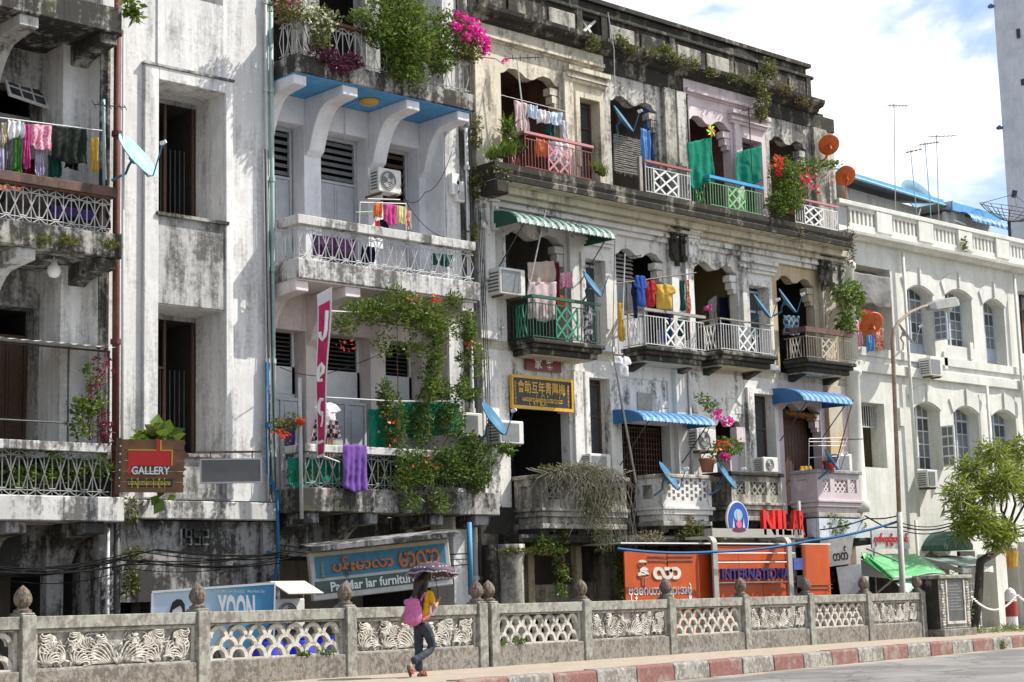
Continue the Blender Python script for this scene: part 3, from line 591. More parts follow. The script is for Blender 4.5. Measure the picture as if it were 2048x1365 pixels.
# pilasters
PIL = [(27.10, 27.62, M_B_cream), (33.86, 34.30, M_B_balc), (34.36, 34.74, M_B_dirty), (40.32, 40.95, M_B_balc)]
for f, (z0, z1, zs, zn) in enumerate(FL):
    for k, (a, b, mt) in enumerate(PIL):
        m_ = mt if f == 0 else (M_B_white if k < 3 else M_B_ochre)
        part('pilaster', m_, B, (a, b, -.14, -.002, z0, z1 - .02), bevel=.012)
    for a in (27.72, 27.98): pass
    part('pilaster', MATS[f][0], B, (30.16, 30.48, -.093, -.002, z0, z1 - .3), bevel=.01)
    part('pilaster', MATS[f][2], B, (36.80, 37.0, -.093, -.002, z0, z1 - .3), bevel=.01)
    # capitals with stacked scrolls and blocks
    if f == 1:
        for a, b, dm in ((27.02, 27.66, M_B_white), (33.74, 34.36, M_B_black), (34.40, 34.86, M_B_white), (40.10, 40.55, M_B_black), (40.62, 41.3, M_B_balc)):
            c = MB(); c.box(a, b, -.30, -.142, z1 - .35, z1 - .2); c.box(a - .05, b + .05, -.36, -.142, z1 - .198, z1 - .05)
            c.box(a + .05, a + .22, -.27, -.142, z1 - .95, z1 - .36); c.box(b - .22, b - .05, -.27, -.142, z1 - .95, z1 - .36)
            for x in (a + .135, b - .135):
                c.lathe([(.09, -.08), (.09, .08)], 10, (x, -.25, z1 - .95), Matrix.Rotation(PI/2, 3, 'X'))
                c.lathe([(.05, -.10), (.05, .10)], 10, (x, -.25, z1 - .5), Matrix.Rotation(PI/2, 3, 'X'))
            c.box((a+b)/2 - .06, (a+b)/2 + .06, -.22, -.142, z1 - 1.15, z1 - .40)
            c.ob('capital', dm, B)
# slim engaged shafts beside the middle capital and left end (third floor)
for x in (27.30, 27.86): MB().lathe([(.06, 8.6), (.06, 8.7), (.045, 8.72), (.045, 10.0), (.06, 10.02), (.07, 10.2)], 10, (x, -.17, 0)).ob('shaft', M_B_white, B, smooth=True)
# bands under the fourth-floor balcony
for k, (p_, a, b) in enumerate(((.10, 10.30, 10.42), (.20, 10.424, 10.56), (.34, 10.564, 10.70), (.50, 10.704, 10.872))): part('moulding', M_B_soffit if k > 1 else M_B_white, B, (27.07, 41.2, -p_, -.002, a, b), bevel=.01)
# the long fourth-floor balcony slab
sl = MB(); sl.prism([(-.86, 10.90), (-.88, 11.02), (-.82, 11.06), (-.86, 11.16), (-.86, 11.30), (.29, 11.296), (.29, 10.90)], 'x', 27.0, 40.95); sl.ob('slab', M_B_black, B)
part('soffit', M_B_soffit, B, (27.05, 40.9, -.80, -.002, 10.875, 10.898))
part('slab', M_B_black, B, (27.0, 27.45, -.88, -.02, 10.55, 10.873), bevel=.05)
# floor slabs inside
for z in (7.22, 3.30): part('slab', M_B_soffit, B, (27.07, 41.45, .02, 2.3, z - .22, z - .002))
# top band, cornice, parapet
for k, (a, b) in enumerate(SEG):
    part('frieze', MATS[0][k] if k in (0, 2) else M_B_black, B, (a, b, -.05, .3, 14.552, 14.96))
    if k in (0, 2): part('moulding', MATS[0][k], B, (a + .05, b - .05, -.16, -.052, 14.60, 14.70))
co = MB(); co.prism([(.3, 14.962), (-.10, 14.962), (-.18, 15.0), (-.22, 15.08), (-.36, 15.12), (-.42, 15.20), (-.44, 15.30), (.3, 15.30)], 'x', 27.0, 40.55); co.ob('cornice', M_B_black, B)
pz0, pz1 = 15.302, 16.0
cross_wall(B, M_B_black, .0, .25, 27.05, 40.5, pz0, pz1, [(30.95, 31.55, pz0 + .12, pz1 - .08)], name='parapet')
part('coping', M_B_black, B, (26.98, 40.56, -.08, .33, pz1 + .002, pz1 + .10), bevel=.02)
orn = MB(); orn.bar((30.95, .1, pz0 + .12), (31.55, .1, pz1 - .08), .07, .10); orn.bar((30.95, .13, pz1 - .08), (31.55, .13, pz0 + .12), .07, .10); orn.ob('cross_ornament', M_B_white, B)
for i, x in enumerate((27.35, 28.55, 29.75, 31.95, 33.15, 34.6, 35.8, 37.0, 38.3, 39.4)):
    part('panel', M_B_balc if i in (2, 3, 5, 6) else M_B_black, B, (x, x + .95, -.035, -.002, pz0 + .14, pz1 - .12), bevel=.02)
for x in (28.33, 30.72, 31.62, 34.25, 37.98, 40.2): part('pier', M_B_black, B, (x, x + .2, -.07, -.002, pz0, pz1))
# low gable on the parapet and the dark wall of the roof storey behind
MB().prism([(36.2, pz1 + .11), (38.3, pz1 + .11), (37.6, pz1 + .26), (36.9, pz1 + .26)], 'y', .02, .2).ob('pediment', M_B_black, B)
part('roof_wall', M_B_black, B, (26.5, 41.778, 1.1, 1.5, 14.9, 16.883), bevel=.02)
part('coping', M_B_black, B, (26.4, 41.853 + .05, 1.0, 1.6, 16.883 + .002, 16.883 + .12))
part('wall', M_dimwall, B, (27.07, 41.45, 2.32, 2.6, -1.3, 15.2)); part('roof', M_A_base, B, (27.07, 40.5, .3, 14, 15.22, 15.30)); part('wall', M_B_black, B, (41.2, 41.45, .32, 14, -1.3, 15.2))

# ---- iron railings with a crossed panel in the middle
def iron_railing(x0, x1, y, z0, z1, mat, hmat, hh=.06, ret=None, lat=(.34, .66), rr=.012, pitch=.105, retr=None, lmat=None):
    """x0..x1 along the front, ret = wall y of a left return; lat = share of the front taken by the crossed flats"""
    m = MB(); m.box(x0 - .05, x1 + .05, y - .045, y + .045, z1 - hh, z1)
    if ret is not None: m.box(x0 - .05, x0 + .04, y + .046, ret, z1 - hh, z1)
    if retr is not None: m.box(x1 - .04, x1 + .05, y + .046, retr, z1 - hh, z1)
    q = m.ob('railing', hmat, B)
    zr = z1 - hh - .13
    fr_ = MB(); fr_.box(x0, x1, y - .012, y + .012, zr, zr + .022); fr_.box(x0, x1, y - .012, y + .012, z0 + .05, z0 + .072)
    if ret is not None: fr_.box(x0 - .012, x0 + .012, y + .013, ret, zr, zr + .022); fr_.box(x0 - .012, x0 + .012, y + .013, ret, z0 + .05, z0 + .072)
    fr_.ob('rail', mat, q)
    a, b = x0 + (x1-x0)*lat[0], x0 + (x1-x0)*lat[1]
    bm = MB().tube([(0, 0, z0 + .072), (0, 0, zr)], rr, 5); me = bpy.data.meshes.new('baluster'); me.from_pydata(bm.v, [], bm.f); me.materials.append(mat)
    bp_ = MB().tube([(0, 0, z0 - .02), (0, 0, z1 - hh)], rr*1.35, 5); mp_ = bpy.data.meshes.new('post'); mp_.from_pydata(bp_.v, [], bp_.f); mp_.materials.append(mat)
    n = int((x1-x0)/pitch)
    for i in range(n+1):
        x = x0 + (x1-x0)*i/n
        if a < x < b: continue
        o = bpy.data.objects.new('baluster', me if i % 8 else mp_); COL.objects.link(o); o.parent = q; o.location = (x, y, 0)
    if ret is not None:
        k = int((ret-y)/pitch)
        for i in range(1, k+1):
            yy = y + (ret-y)*i/(k+1)
            if .3 < i/(k+1) < .7: continue
            o = bpy.data.objects.new('baluster', me); COL.objects.link(o); o.parent = q; o.location = (x0, yy, 0)
        lt = MB(); y0_, y1_ = y + (ret-y)*.28, y + (ret-y)*.74
        for t in (0, .33, .67, 1):
            lt.bar((x0, y0_ + (y1_-y0_)*t, z0 + .07), (x0, y0_ + (y1_-y0_)*min(1, t+.45), zr), .022); lt.bar((x0 + .014, y0_ + (y1_-y0_)*t, zr), (x0 + .014, y0_ + (y1_-y0_)*min(1, t+.45), z0 + .07), .022)
        lt.ob('crossed_panel', lmat or mat, q)
    # crossed flats
    lt = MB(); w_ = b-a; h = zr - z0 - .072
    for t in (-.5, 0, .5):
        for sg in (0, 1):
            # clip a diagonal of the box, shifted by t
            p0 = [a + max(0, t)*w_, z0 + .072 + max(0, -t)*h]; p1 = [b + min(0, t)*w_, z0 + .072 + h - max(0, t)*h]
            if sg: p0[0], p1[0] = a + b - p0[0], a + b - p1[0]
            lt.bar((p0[0], y + (.012 if sg else -.012), p0[1]), (p1[0], y + (.012 if sg else -.012), p1[1]), .048, .016)
    lt.box(a - .015, a + .015, y - .014, y + .014, z0 + .072, zr); lt.box(b - .015, b + .015, y - .014, y + .014, z0 + .072, zr)
    lt.ob('crossed_panel', lmat or mat, q)
    return q
M_red_r = paint('red railing paint', (.22, .055, .05), .5, .2, wear=.15)
M_pinkred = paint('faded pink red paint', (.50, .19, .22), .55, .15, wear=.1, wcol=(.5, .4, .38))
M_green_r = paint('dark green railing paint', (.014, .085, .05), .5, .2)
M_lgreen = paint('light green paint', (.16, .46, .16), .5, .15)
M_blue_r = paint('blue handrail paint', (.04, .30, .56), .45, .12)
M_grey_r = paint('grey railing paint', (.42, .42, .42), .5, .12, wear=.15)
M_brown_r = paint('brown railing paint', (.23, .20, .16), .6, .2, wear=.2)
M_brownh = paint('red brown handrail', (.26, .11, .075), .6, .2)
M_redh = paint('rust red handrail', (.30, .10, .085), .6, .2)
M_wood_h = paint('weathered grey wood', (.30, .28, .25), .8, .25)
yr = -.74
iron_railing(28.106, 30.374, yr, 11.30, 12.224, M_red_r, M_pinkred, .06, ret=-.05, lmat=M_pinkred)
iron_railing(32.334, 34.045, yr, 11.30, 12.178, M_silver, M_redh, .06, lmat=M_white_m, lat=(.18, .72))
iron_railing(34.843, 37.013, yr, 11.30, 12.153, paint('dull green bars', (.13, .30, .15), .5, .2), M_blue_r, .08, ret=-.05, lmat=M_lgreen)
iron_railing(38.455, 40.391, yr, 11.30, 12.068, M_white_m, M_pinkred, .05, lmat=M_white_m, lat=(.22, .66))
# ---- third-floor balconies
def balcony3(px, x0, x1, zt, rz, mat, hmat, hh=.07, lmat=None, smat=M_B_black):
    y = -.78
    m = MB(); m.box(x0 - .10, x1 + .10, y - .10, -.002, zt - .10, zt); m.box(x0 - .04, x1 + .04, y - .03, -.002, zt - .20, zt - .102); m.box(x0 + .04, x1 - .04, y + .06, -.002, zt - .34, zt - .202)
    m.ob('balcony_slab', smat, B, bevel=.02)
    part('soffit', M_B_soffit, B, (x0 + .1, x1 - .1, y + .16, -.002, zt - .37, zt - .342))
    for x in (x0 + .12, x1 - .36) if x0 > 29 else ():
        c = MB(); c.prism([(-.002, zt - .375), (y + .3, zt - .375), (y + .4, zt - .42), (-.1, zt - .52), (-.002, zt - .56)], 'x', x, x + .24); c.ob('bracket', smat, B)
    return iron_railing(x0, x1, y, zt, rz, mat, hmat, hh, ret=-.01, lmat=lmat)
balcony3(0, 28.169, 30.420, 7.22, 8.265, M_green_r, M_green_r, .07, lmat=paint('mid green flats', (.03, .22, .13), .5))
balcony3(0, 32.054, 34.295, 7.357, 8.314, M_silver, M_wood_h, .07, lmat=M_white_m)
balcony3(0, 34.978, 37.108, 7.466, 8.330, M_silver, M_wood_h, .03, lmat=M_white_m)
balcony3(0, 38.604, 40.664, 7.535, 8.431, M_brown_r, M_brownh, .15, lmat=paint('pale brown flats', (.42, .38, .31), .6))
# ---- second-floor masonry balconies with pierced panels
def lattice(m, ax, a, b, z0, z1, c, n, t=.045, d=.07, diamonds=False):
    """crossed bars filling a hole; ax 'x': front panel at y=c, ax 'y': side panel at x=c"""
    def P3(u, z, o): return (u, c + o, z) if ax == 'x' else (c + o, u, z)
    h = z1 - z0; w_ = b - a; k = max(1, round(n))
    for i in range(-k, k + 1):
        for sg in (0, 1):
            p0 = [a + i*w_/k, z0]; p1 = [a + i*w_/k + h*(w_/h if diamonds else 1.0), z1]
            # clip to the hole
            (ux, uz), (vx, vz) = p0, p1; lo, hi = a, b
            def cut(p, q, lim): s_ = (lim - p[0])/(q[0] - p[0]); return [lim, p[1] + (q[1]-p[1])*s_]
            if vx <= lo or ux >= hi: continue
            if ux < lo: p0 = cut([ux, uz], [vx, vz], lo)
            if vx > hi: p1 = cut([ux, uz], [vx, vz], hi)
            if abs(p1[0] - p0[0]) < .03: continue
            if sg: p0 = [a + b - p0[0], p0[1]]; p1 = [a + b - p1[0], p1[1]]
            m.bar(P3(p0[0], p0[1], .004*sg), P3(p1[0], p1[1], .004*sg), t, d)
def pierced_wall(x0, x1, y0, y1, z0, z1, panels, mat, name):
    """parapet with framed lattice panels [(a,b,style)]"""
    q = cross_wall(B, mat, y0, y1, x0, x1, z0, z1, [(a, b, z0 + .2, z1 - .15) for a, b, s in panels], name=name)
    for a, b, s in panels:
        m = MB(); c = (y0 + y1)/2
        if s == 'd': lattice(m, 'x', a, b, z0 + .2, z1 - .15, c, 3)
        elif s == 'v': lattice(m, 'x', a, b, z0 + .2, z1 - .15, c, 2)
        m.ob('pierced_panel', M_B_balc if mat is not M_B_lilac else M_B_pink, q)
    return q
def balcony2(x0, x1, yf, zt, zb, mat, cap, panels, ret=True, squares=False):
    th = .14
    if squares:
        hs = []
        for i in range(9):
            for j in range(3 + i % 2):
                xx = x0 + .25 + i*(x1-x0-.5)/8; zz = zb + .20 + (j + (.5 if i % 2 == 0 else 0))*.16; hs.append((xx - .05, xx + .05, zz - .05, zz + .05))
        q = cross_wall(B, mat, yf, yf + th, x0, x1, zb, zt - .08, hs, name='balcony_wall')
    else: q = pierced_wall(x0, x1, yf, yf + th, zb, zt - .08, panels, mat, 'balcony_wall')
    # left return with one panel
    a0, a1, y0, y1 = x0, x0 + th, yf + th + .002, -.002
    m = MB(); h0, h1 = zb + .2, zt - .23; ya, yb = y0 + (y1-y0)*.25, y0 + (y1-y0)*.72
    m.box(a0, a1, y0, ya, zb, zt - .08); m.box(a0, a1, yb, y1, zb, zt - .08); m.box(a0, a1, ya, yb, zb, h0); m.box(a0, a1, ya, yb, h1, zt - .08); sq = m.ob('balcony_return', mat, B)
    l_ = MB(); lattice(l_, 'y', ya, yb, h0, h1, (a0+a1)/2, 3, .035); l_.ob('pierced_panel', M_B_balc if mat is not M_B_lilac else M_B_pink, sq)
    part('balcony_return', mat, B, (x1 - th, x1, y0, y1, zb, zt - .08))
    cp = MB(); cp.box(x0 - .08, x1 + .08, yf - .08, yf + th + .05, zt - .078, zt + .02); cp.box(x0 - .08, x0 + th + .04, yf + th + .052, -.002, zt - .078, zt + .02); cp.ob('coping', cap, B, bevel=.02)
    for k, (d, a, b) in enumerate(((.07, -.08, -.002), (.02, -.20, -.082), (-.06, -.36, -.202), (.0, -.48, -.362))): part('balcony_base', mat if k < 3 else M_B_balc, B, (x0 - d, x1 + d, yf - d, -.004, zb + a, zb + b), bevel=.015)
    for x in (x0 + .02, x1 - .32, (x0+x1)/2 - .15):
        c = MB(); c.prism([(-.004, zb - .485), (yf + .1, zb - .485), (yf + .12, zb - .62), (yf + .4, zb - .75), (-.2, zb - .85), (-.004, zb - 1.1)], 'x', x, x + .28); c.ob('bracket', M_B_black, B)
    part('soffit', M_B_black, B, (x0 + .05, x1 - .05, yf + .15, -.006, zb - .55, zb - .485))
YB = -.92
balcony2(28.15, 31.0, YB, 4.0, 3.25, M_B_balc, M_B_balc, [(28.35, 28.75, 'v'), (29.0, 30.1, 'd'), (30.35, 30.8, 'v')])
balcony2(32.304, 34.15, YB, 4.14, 3.36, M_B_white, M_B_balc, [], squares=True)
balcony2(34.950, 37.0, YB, 4.28, 3.52, M_B_balc, M_B_black, [(35.15, 35.5, 'v'), (35.7, 36.4, 'd'), (36.55, 36.85, 'v')])
balcony2(38.572, 40.48, YB, 4.45, 3.66, M_B_lilac, plaster('grey coping paint', (.36, .35, .38), cover=.4), [(38.85, 39.15, 'v'), (39.35, 39.95, 'd'), (40.08, 40.36, 'v')])
part('balcony_base', plaster('pale blue grey paint', (.52, .55, .62), cover=.3, amt=.5), B, (38.5, 40.55, -.97, -.55, 2.62, 3.14))
# arch infills of the lower floors
#  third floor, second bay: timber windows with louvres
q = part('window', M_wood_h, B, (31.92, 33.68, .31, .36, 9.2, 9.28), (31.92, 31.98, .31, .37, 7.24, 9.19), (32.62, 32.68, .31, .37, 7.24, 9.19), (33.3, 33.36, .31, .37, 7.24, 9.19), (31.99, 33.3, .315, .36, 8.35, 8.42))
for k in range(6): MB().prism([(.32, 9.32 + k*.11), (.33, 9.32 + k*.11), (.40, 9.40 + k*.11), (.39, 9.40 + k*.11)], 'x', 31.95, 32.9).ob('louvre', M_wood_h, q)
for a, b in ((31.99, 32.6), (32.7, 33.28)): part('pane', M_frost, q, (a, b, .33, .34, 8.43, 9.18)); part('door_leaf', M_doorgrey, q, (a, b, .33, .35, 7.26, 8.33))
#  second floor, second bay: boarded wall over a grille
part('infill', M_B_white, B, (31.91, 33.69, .05, .2, 5.5, 6.65)); part('shutter', M_wood_h, B, (32.55, 33.1, .02, .048, 5.75, 6.3))
gq = part('grille', M_wood, B, (31.92, 33.68, .34, .37, 3.3, 3.36), (31.92, 33.68, .34, .37, 5.40, 5.46), (32.5, 32.56, .34, .37, 3.361, 5.399), (33.1, 33.16, .34, .37, 3.361, 5.399))
for k in range(17): part('grille_bar', M_rust, gq, (31.97 + k*.102, 31.985 + k*.102, .30, .315, 3.36, 5.45))
for k in range(14): part('grille_bar', M_rust, gq, (31.95, 33.66, .316, .328, 3.5 + k*.14, 3.512 + k*.14))
#  third bay: rendered screen with a small arch
part('infill', M_B_white, B, (34.91, 36.69, .03, .2, 5.95, 6.65)); part('infill', M_B_white, B, (34.91, 35.55, .03, .2, 3.3, 5.948))
scallop(35.56, 36.69, 5.947, 5.75, M_B_white, .035, .19)
part('corbel', M_B_pink, B, (36.35, 36.70, -.03, .2, 5.2, 5.6)); part('wall', M_B_pink, B, (36.3, 36.69, .2, .9, 3.3, 5.2))
#  fourth bay: plank wall
qd = part('door', M_wood, B, (38.42, 40.08, .5, .54, 3.3, 6.3))
for k in range(11): part('plank', M_wood, qd, (38.44 + k*.149, 38.575 + k*.149, .47, .499, 3.32, 6.0))
# ground floor: mezzanine openings in dark stained walls
cross_wall(B, M_B_ochre if False else plaster('dark stained ground wall', (.30, .25, .18), dirt=(.045, .04, .035), cover=.5, moss=.15), -.02, .3, 27.07, 41.4, -1.3, 2.7, [(28.0, 28.35, 1.55, 2.45), (28.72, 29.95, 1.5, 2.45), (30.25, 30.9, 1.55, 2.45), (31.5, 32.2, 1.6, 2.45), (28.1, 29.9, -1.3, 1.0), (30.5, 31.4, -1.3, 1.05), (32.4, 41, -1.3, 2.4)])
room(B, 27.2, 41.3, .31, 3, -1.3, 2.69)
led = MB(); led.prism([(-.02, 2.42), (-.75, 2.46), (-.80, 2.56), (-.78, 2.64), (-.02, 2.68)], 'x', 27.6, 41.3); led.ob('ledge', M_B_black, B)
part('wall', M_B_black, B, (27.05, 41.42, -.05, .31, 2.70, 3.30))
part('pier', M_B_black, B, (26.98, 27.75, -.45, .0, -1.3, 2.42)); part('pier', plaster('stained buff pier', (.40, .33, .22), dirt=(.08, .06, .04), cover=.4), B, (28.42, 28.62, -.12, -.022, 1.0, 2.41)); part('pier', plaster('stained buff pier', (.4, .33, .22)), B, (30.02, 30.2, -.12, -.022, 1.0, 2.41))
MB().lathe([(.30, -1.3), (.30, 2.0), (.34, 2.2), (.34, 2.42)], 14, (27.5, -.5, 0)).ob('pier', M_B_balc, B, smooth=True)

# ------------------------------------------------------------------ building C: white colonial block
C = thing('colonial_building', 'freshly painted white colonial block with arched windows and roof balustrade, on the right', 'building', (50, 3, -1.0))
CW3 = [(44.72, 46.15, 7.95, 10.15), (46.85, 48.35, 8.68, 10.25), (49.0, 50.25, 8.05, 10.15), (51.2, 52.8, 8.75, 10.6), (54, 55.4, 8.0, 10.2)]
CW2 = [(44.72, 46.15, 4.75, 6.55), (46.9, 48.3, 4.75, 6.55), (49.05, 50.5, 4.75, 6.55), (51.6, 52.9, 4.75, 6.5), (54, 55.4, 4.75, 6.5)]
yC = .02
cross_wall(C, M_C_white, yC, .55, 41.46, 60, 7.80, 11.42, [(42.05, 43.95, 8.15, 10.72)] + [(a, b, c, d + .25) for a, b, c, d in CW3])
cross_wall(C, M_C_white, yC, .55, 41.46, 60, 3.40, 7.50, [(41.95, 43.25, 4.72, 6.62)] + [(a, b, c, d + .25) for a, b, c, d in CW2])
cross_wall(C, M_C_white, yC, .55, 41.46, 60, -1.3, 3.398, [(44.9, 46.15, .6, 2.4), (46.6, 47.6, -1.3, 2.3), (48.6, 50.0, -1.3, 2.4), (42.0, 44.2, -1.3, 2.0)])
part('string_course', M_C_white, C, (41.46, 60, -.10, .54, 7.502, 7.798), bevel=.015); part('string_course', M_C_white, C, (41.46, 60, -.05, yC - .002, 8.0, 8.25))
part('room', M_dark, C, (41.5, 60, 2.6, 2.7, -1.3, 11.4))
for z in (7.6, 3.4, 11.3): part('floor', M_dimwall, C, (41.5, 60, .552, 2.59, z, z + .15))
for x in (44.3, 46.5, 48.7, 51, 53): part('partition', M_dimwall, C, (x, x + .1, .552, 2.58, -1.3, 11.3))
room(C, 42.0, 44.05, .556, 2.5, 7.9, 10.9, plaster('loggia wash', (.55, .53, .46), cover=.3, amt=.4)); room(C, 41.9, 43.4, .556, 2.4, 4.6, 6.9, plaster('shade darkened loggia wash', (.17, .14, .09), cover=.3, amt=.4))  # lower room's colour darkened to stand for its shaded interior
q = part('door', M_wood, C, (42.0, 42.9, 2.30, 2.36, 4.74, 6.2)); part('door_leaf', paint('orange brown door', (.20, .075, .03), .5), q, (43.0, 43.1, 1.6, 2.3, 4.74, 6.4))
qb = part('grille', M_grey_r, C, (41.96, 43.24, .30, .33, 5.92, 5.96), (41.96, 43.24, .30, .33, 6.56, 6.6))
for k in range(11): part('grille_bar', M_grey_r, qb, (42.02 + k*.115, 42.045 + k*.115, .305, .325, 5.961, 6.559))
def seg_arch(a, b, z, rise, n=10): return [(a + (b-a)*i/n, z + rise*(1 - (2*i/n - 1)**2)) for i in range(n+1)]
def arched_window(a, b, z0, zs, rows, hood=True, door=False, shutter=False, fm=M_cframe, brown=False):
    if not brown:
        arc = seg_arch(a, b, zs, .22); MB().prism(arc + [(b, zs + .2501), (a, zs + .2501)], 'y', yC + .003, .548).ob('lintel', M_C_white, C)
        if hood:
            o_, i_ = seg_arch(a - .22, b + .22, zs + .42, .36), seg_arch(a - .05, b + .05, zs + .02, .25)
            m = MB(); m.prism(o_ + i_[::-1], 'y', yC - .045, yC - .002); m.ob('hood', M_C_white, C)
            cx = (a+b)/2; part('keystone', M_C_white, C, (cx - .035, cx + .035, yC - .10, yC - .0455, zs + .30, zs + .80))
    y = .40; t = .07
    f = MB(); f.box(a + .005, a + t, y, y + .08, z0, zs + .2); f.box(b - t, b - .005, y, y + .08, z0, zs + .2); f.box((a+b)/2 - .04, (a+b)/2 + .04, y - .01, y + .08, z0, zs + .2)
    zs_ = [z0 + (zs + .2 - z0)*k/rows for k in range(rows + 1)]
    for k, z in enumerate(zs_):
        f.box(a + t, (a+b)/2 - .041, y + .005, y + .07, z, z + (.06 if k in (0, rows - 1, rows) else .03)); f.box((a+b)/2 + .041, b - t, y + .005, y + .07, z, z + (.06 if k in (0, rows - 1, rows) else .03))
    for s in (-1, 1):
        xm = (a+b)/2 + s*(b-a)*.25; f.box(xm - .014, xm + .014, y + .012, y + .06, z0, zs + .2)
    q = f.ob('window', fm, C)
    for k in range(rows):
        for x0, x1 in ((a + t, (a+b)/2 - .04), ((a+b)/2 + .04, b - t)):
            solid = door and zs_[k] < z0 + (zs-z0)*.30
            part('pane', fm if solid else (M_frost if (k + int(x0*7)) % 3 else M_glass), q, (x0, x1, y + .03, y + .04, zs_[k] + .03, zs_[k+1]))
    if shutter:   # one casement leaf swung open towards the street
        x = b - .02; m = MB(); n = 4; z1 = zs - .45; zb = z0 + (zs - z0)*(.36 if door else .05)
        m.box(x, x + .05, -.45, -.40, zb, z1); m.box(x, x + .05, -.02, .03, zb, z1); m.box(x + .01, x + .04, -.235, -.205, zb, z1)
        for k in range(n + 1): zz = zb + (z1 - zb - .05)*k/n; m.box(x + .004, x + .046, -.399, -.236, zz, zz + .05); m.box(x + .004, x + .046, -.204, -.021, zz, zz + .05)
        lf = m.ob('casement', fm, q); part('pane', M_frost, lf, (x + .02, x + .028, -.399, -.02, zb, z1))
    return q
arched_window(*CW3[0][:2], CW3[0][2], CW3[0][3], 7, door=True, shutter=True); arched_window(*CW3[1], 6); arched_window(*CW3[2], 6, door=True); arched_window(*CW3[4], 6, door=True)
arched_window(CW3[3][0], CW3[3][1], CW3[3][2], CW3[3][3], 4, fm=M_wood, brown=True)
for i, c in enumerate(CW2): arched_window(*c, 5, shutter=(i == 0), fm=M_white_m if i == 0 else M_cframe)
arched_window(44.9, 46.15, .6, 2.15, 3, hood=False, fm=paint('dark green joinery', (.05, .11, .09), .5))
MB().prism(seg_arch(44.75, 46.3, 2.45, .42) + [(46.3, 2.30), (44.75, 2.30)], 'y', -.75, .01).ob('window_canopy', paint('dark green canvas', (.035, .085, .065), .7), C)
# column between the rows, cornice, roof balustrade
MB().lathe([(.30, 3.4), (.30, 3.7), (.24, 3.75), (.22, 7.3), (.30, 7.4), (.30, 7.5)], 20, (41.62, -.05, 0)).ob('column', M_C_white, C, smooth=True)
MB().lathe([(.24, 7.8), (.22, 10.4), (.30, 10.5), (.30, 10.7)], 20, (41.62, -.05, 0)).ob('column', M_C_white, C, smooth=True)
cn = MB(); cn.prism([(.5, 11.422), (-.16, 11.422), (-.22, 11.48), (-.38, 11.52), (-.40, 11.60), (.5, 11.62)], 'x', 41.4, 60); cn.ob('cornice', M_C_white, C)
part('parapet', M_C_white, C, (41.4, 60, -.06, .14, 11.622, 11.80)); part('coping', M_C_white, C, (41.4, 60, -.12, .20, 12.44, 12.58), bevel=.015)
bal_ = MB().box(-.05, .05, -.02, .10, 11.801, 12.439); bme = bpy.data.meshes.new('baluster'); bme.from_pydata(bal_.v, [], bal_.f); bme.materials.append(M_C_white)
for k in range(8):
    x = 41.95 + k*2.2
    part('pier', M_C_white, C, (x + 1.32, x + 2.12, -.10, .16, 11.801, 12.438), bevel=.01); part('panel_frame', M_C_white, C, (x, x + 1.31, -.045, .02, 12.33, 12.438)); part('panel_frame', M_C_white, C, (x, x + 1.31, -.045, .02, 11.802, 11.93))
    for j in range(6):
        o = bpy.data.objects.new('baluster', bme); COL.objects.link(o); adopt(o, C); o.location = (x + .13 + j*.21, 0, 0)
part('roof', M_A_base, C, (41.4, 60, .2, 14, 11.5, 11.63))
for x, z0, z1 in ((44.42, 3.3, 11.3), (48.62, -1, 7.5), (50.72, 4, 11.3), (44.25, -1, 3.2)):
    MB().tube([(x, -.16, z0), (x, -.16, z1)], .05, 8).ob('downpipe', M_C_white, C, smooth=True)
part('buttress', M_C_white, C, (47.75, 48.35, -.6, .018, -1.3, 2.2)); part('buttress', M_C_white, C, (50.2, 50.8, -1.2, .018, -1.3, 2.6))
for x, z in ((43.95, 6.0), (46.5, 7.9), (48.0, 8.3)): part('vent_block', M_C_white, C, (x, x + .18, -.05, .018, z, z + .55))
# ------------------------------------------------------------------ roof house behind the balustrade
H = lthing('rooftop_house', 'rooftop house with blue eaves behind the white parapet', 'building', (44.679, 2.433, 11.65), math.atan2(0.524, 6.993))
def lpart(name, mat, parent, *boxes):
    m = MB()
    for b in boxes: m.box(*b)
    o = m.ob(name, mat); o.parent = parent; return o
HL = 7.013; zr = 2.69
hw = cross_wall(None, plaster('grey green roof house', (.70, .72, .70), cover=.25, amt=.4), .8, .95, -1.5, HL, 0, zr, [(2.1, 2.9, 1.0, 2.3), (3.7, 4.5, 1.0, 2.3), (5.2, 6.0, .9, 2.25)]); hw.parent = H
for a in (2.1, 3.7, 5.2):
    q = lpart('window', M_wood, H, (a, a + .06, .84, .9, .9, 2.3), (a + .74, a + .8, .84, .9, .9, 2.3), (a + .061, a + .739, .84, .9, 2.2, 2.26)); lpart('pane', M_glass, q, (a + .06, a + .74, .86, .87, .9, 2.2))
lpart('wall', M_dark, H, (-1.5, HL, 2.2, 2.3, 0, zr)); lpart('wall', M_dimwall, H, (-1.6, -1.5, .8, 4, 0, zr)); lpart('wall', M_C_white, H, (HL + .01, HL + .8, -.4, 3, 0, zr + .1))
m = MB(); m.prism([(0, zr + .14), (.03, zr + .06), (4, zr + .8), (4, zr + .9)], 'x', -1.8, HL); m.ob('roof', paint('dark roof sheet', (.10, .11, .13), .6)).parent = H
lpart('fascia', paint('blue fascia paint', (.10, .33, .58), .5), H, (-1.8, HL, -.05, -.005, zr + .0, zr + .18))
m = MB(); m.tube([(-1.8, -.11, zr + .02), (HL, -.11, zr - .03)], .05, 8); m.ob('gutter', paint('pale blue gutter', (.25, .48, .60), .5)).parent = H
H2 = lthing('rooftop_shed', 'low rooftop shed with striped blue awning at the far parapet', 'building', (51.456, 2.430, 11.65), math.atan2(0.137, 3.105))
SL = 3.108
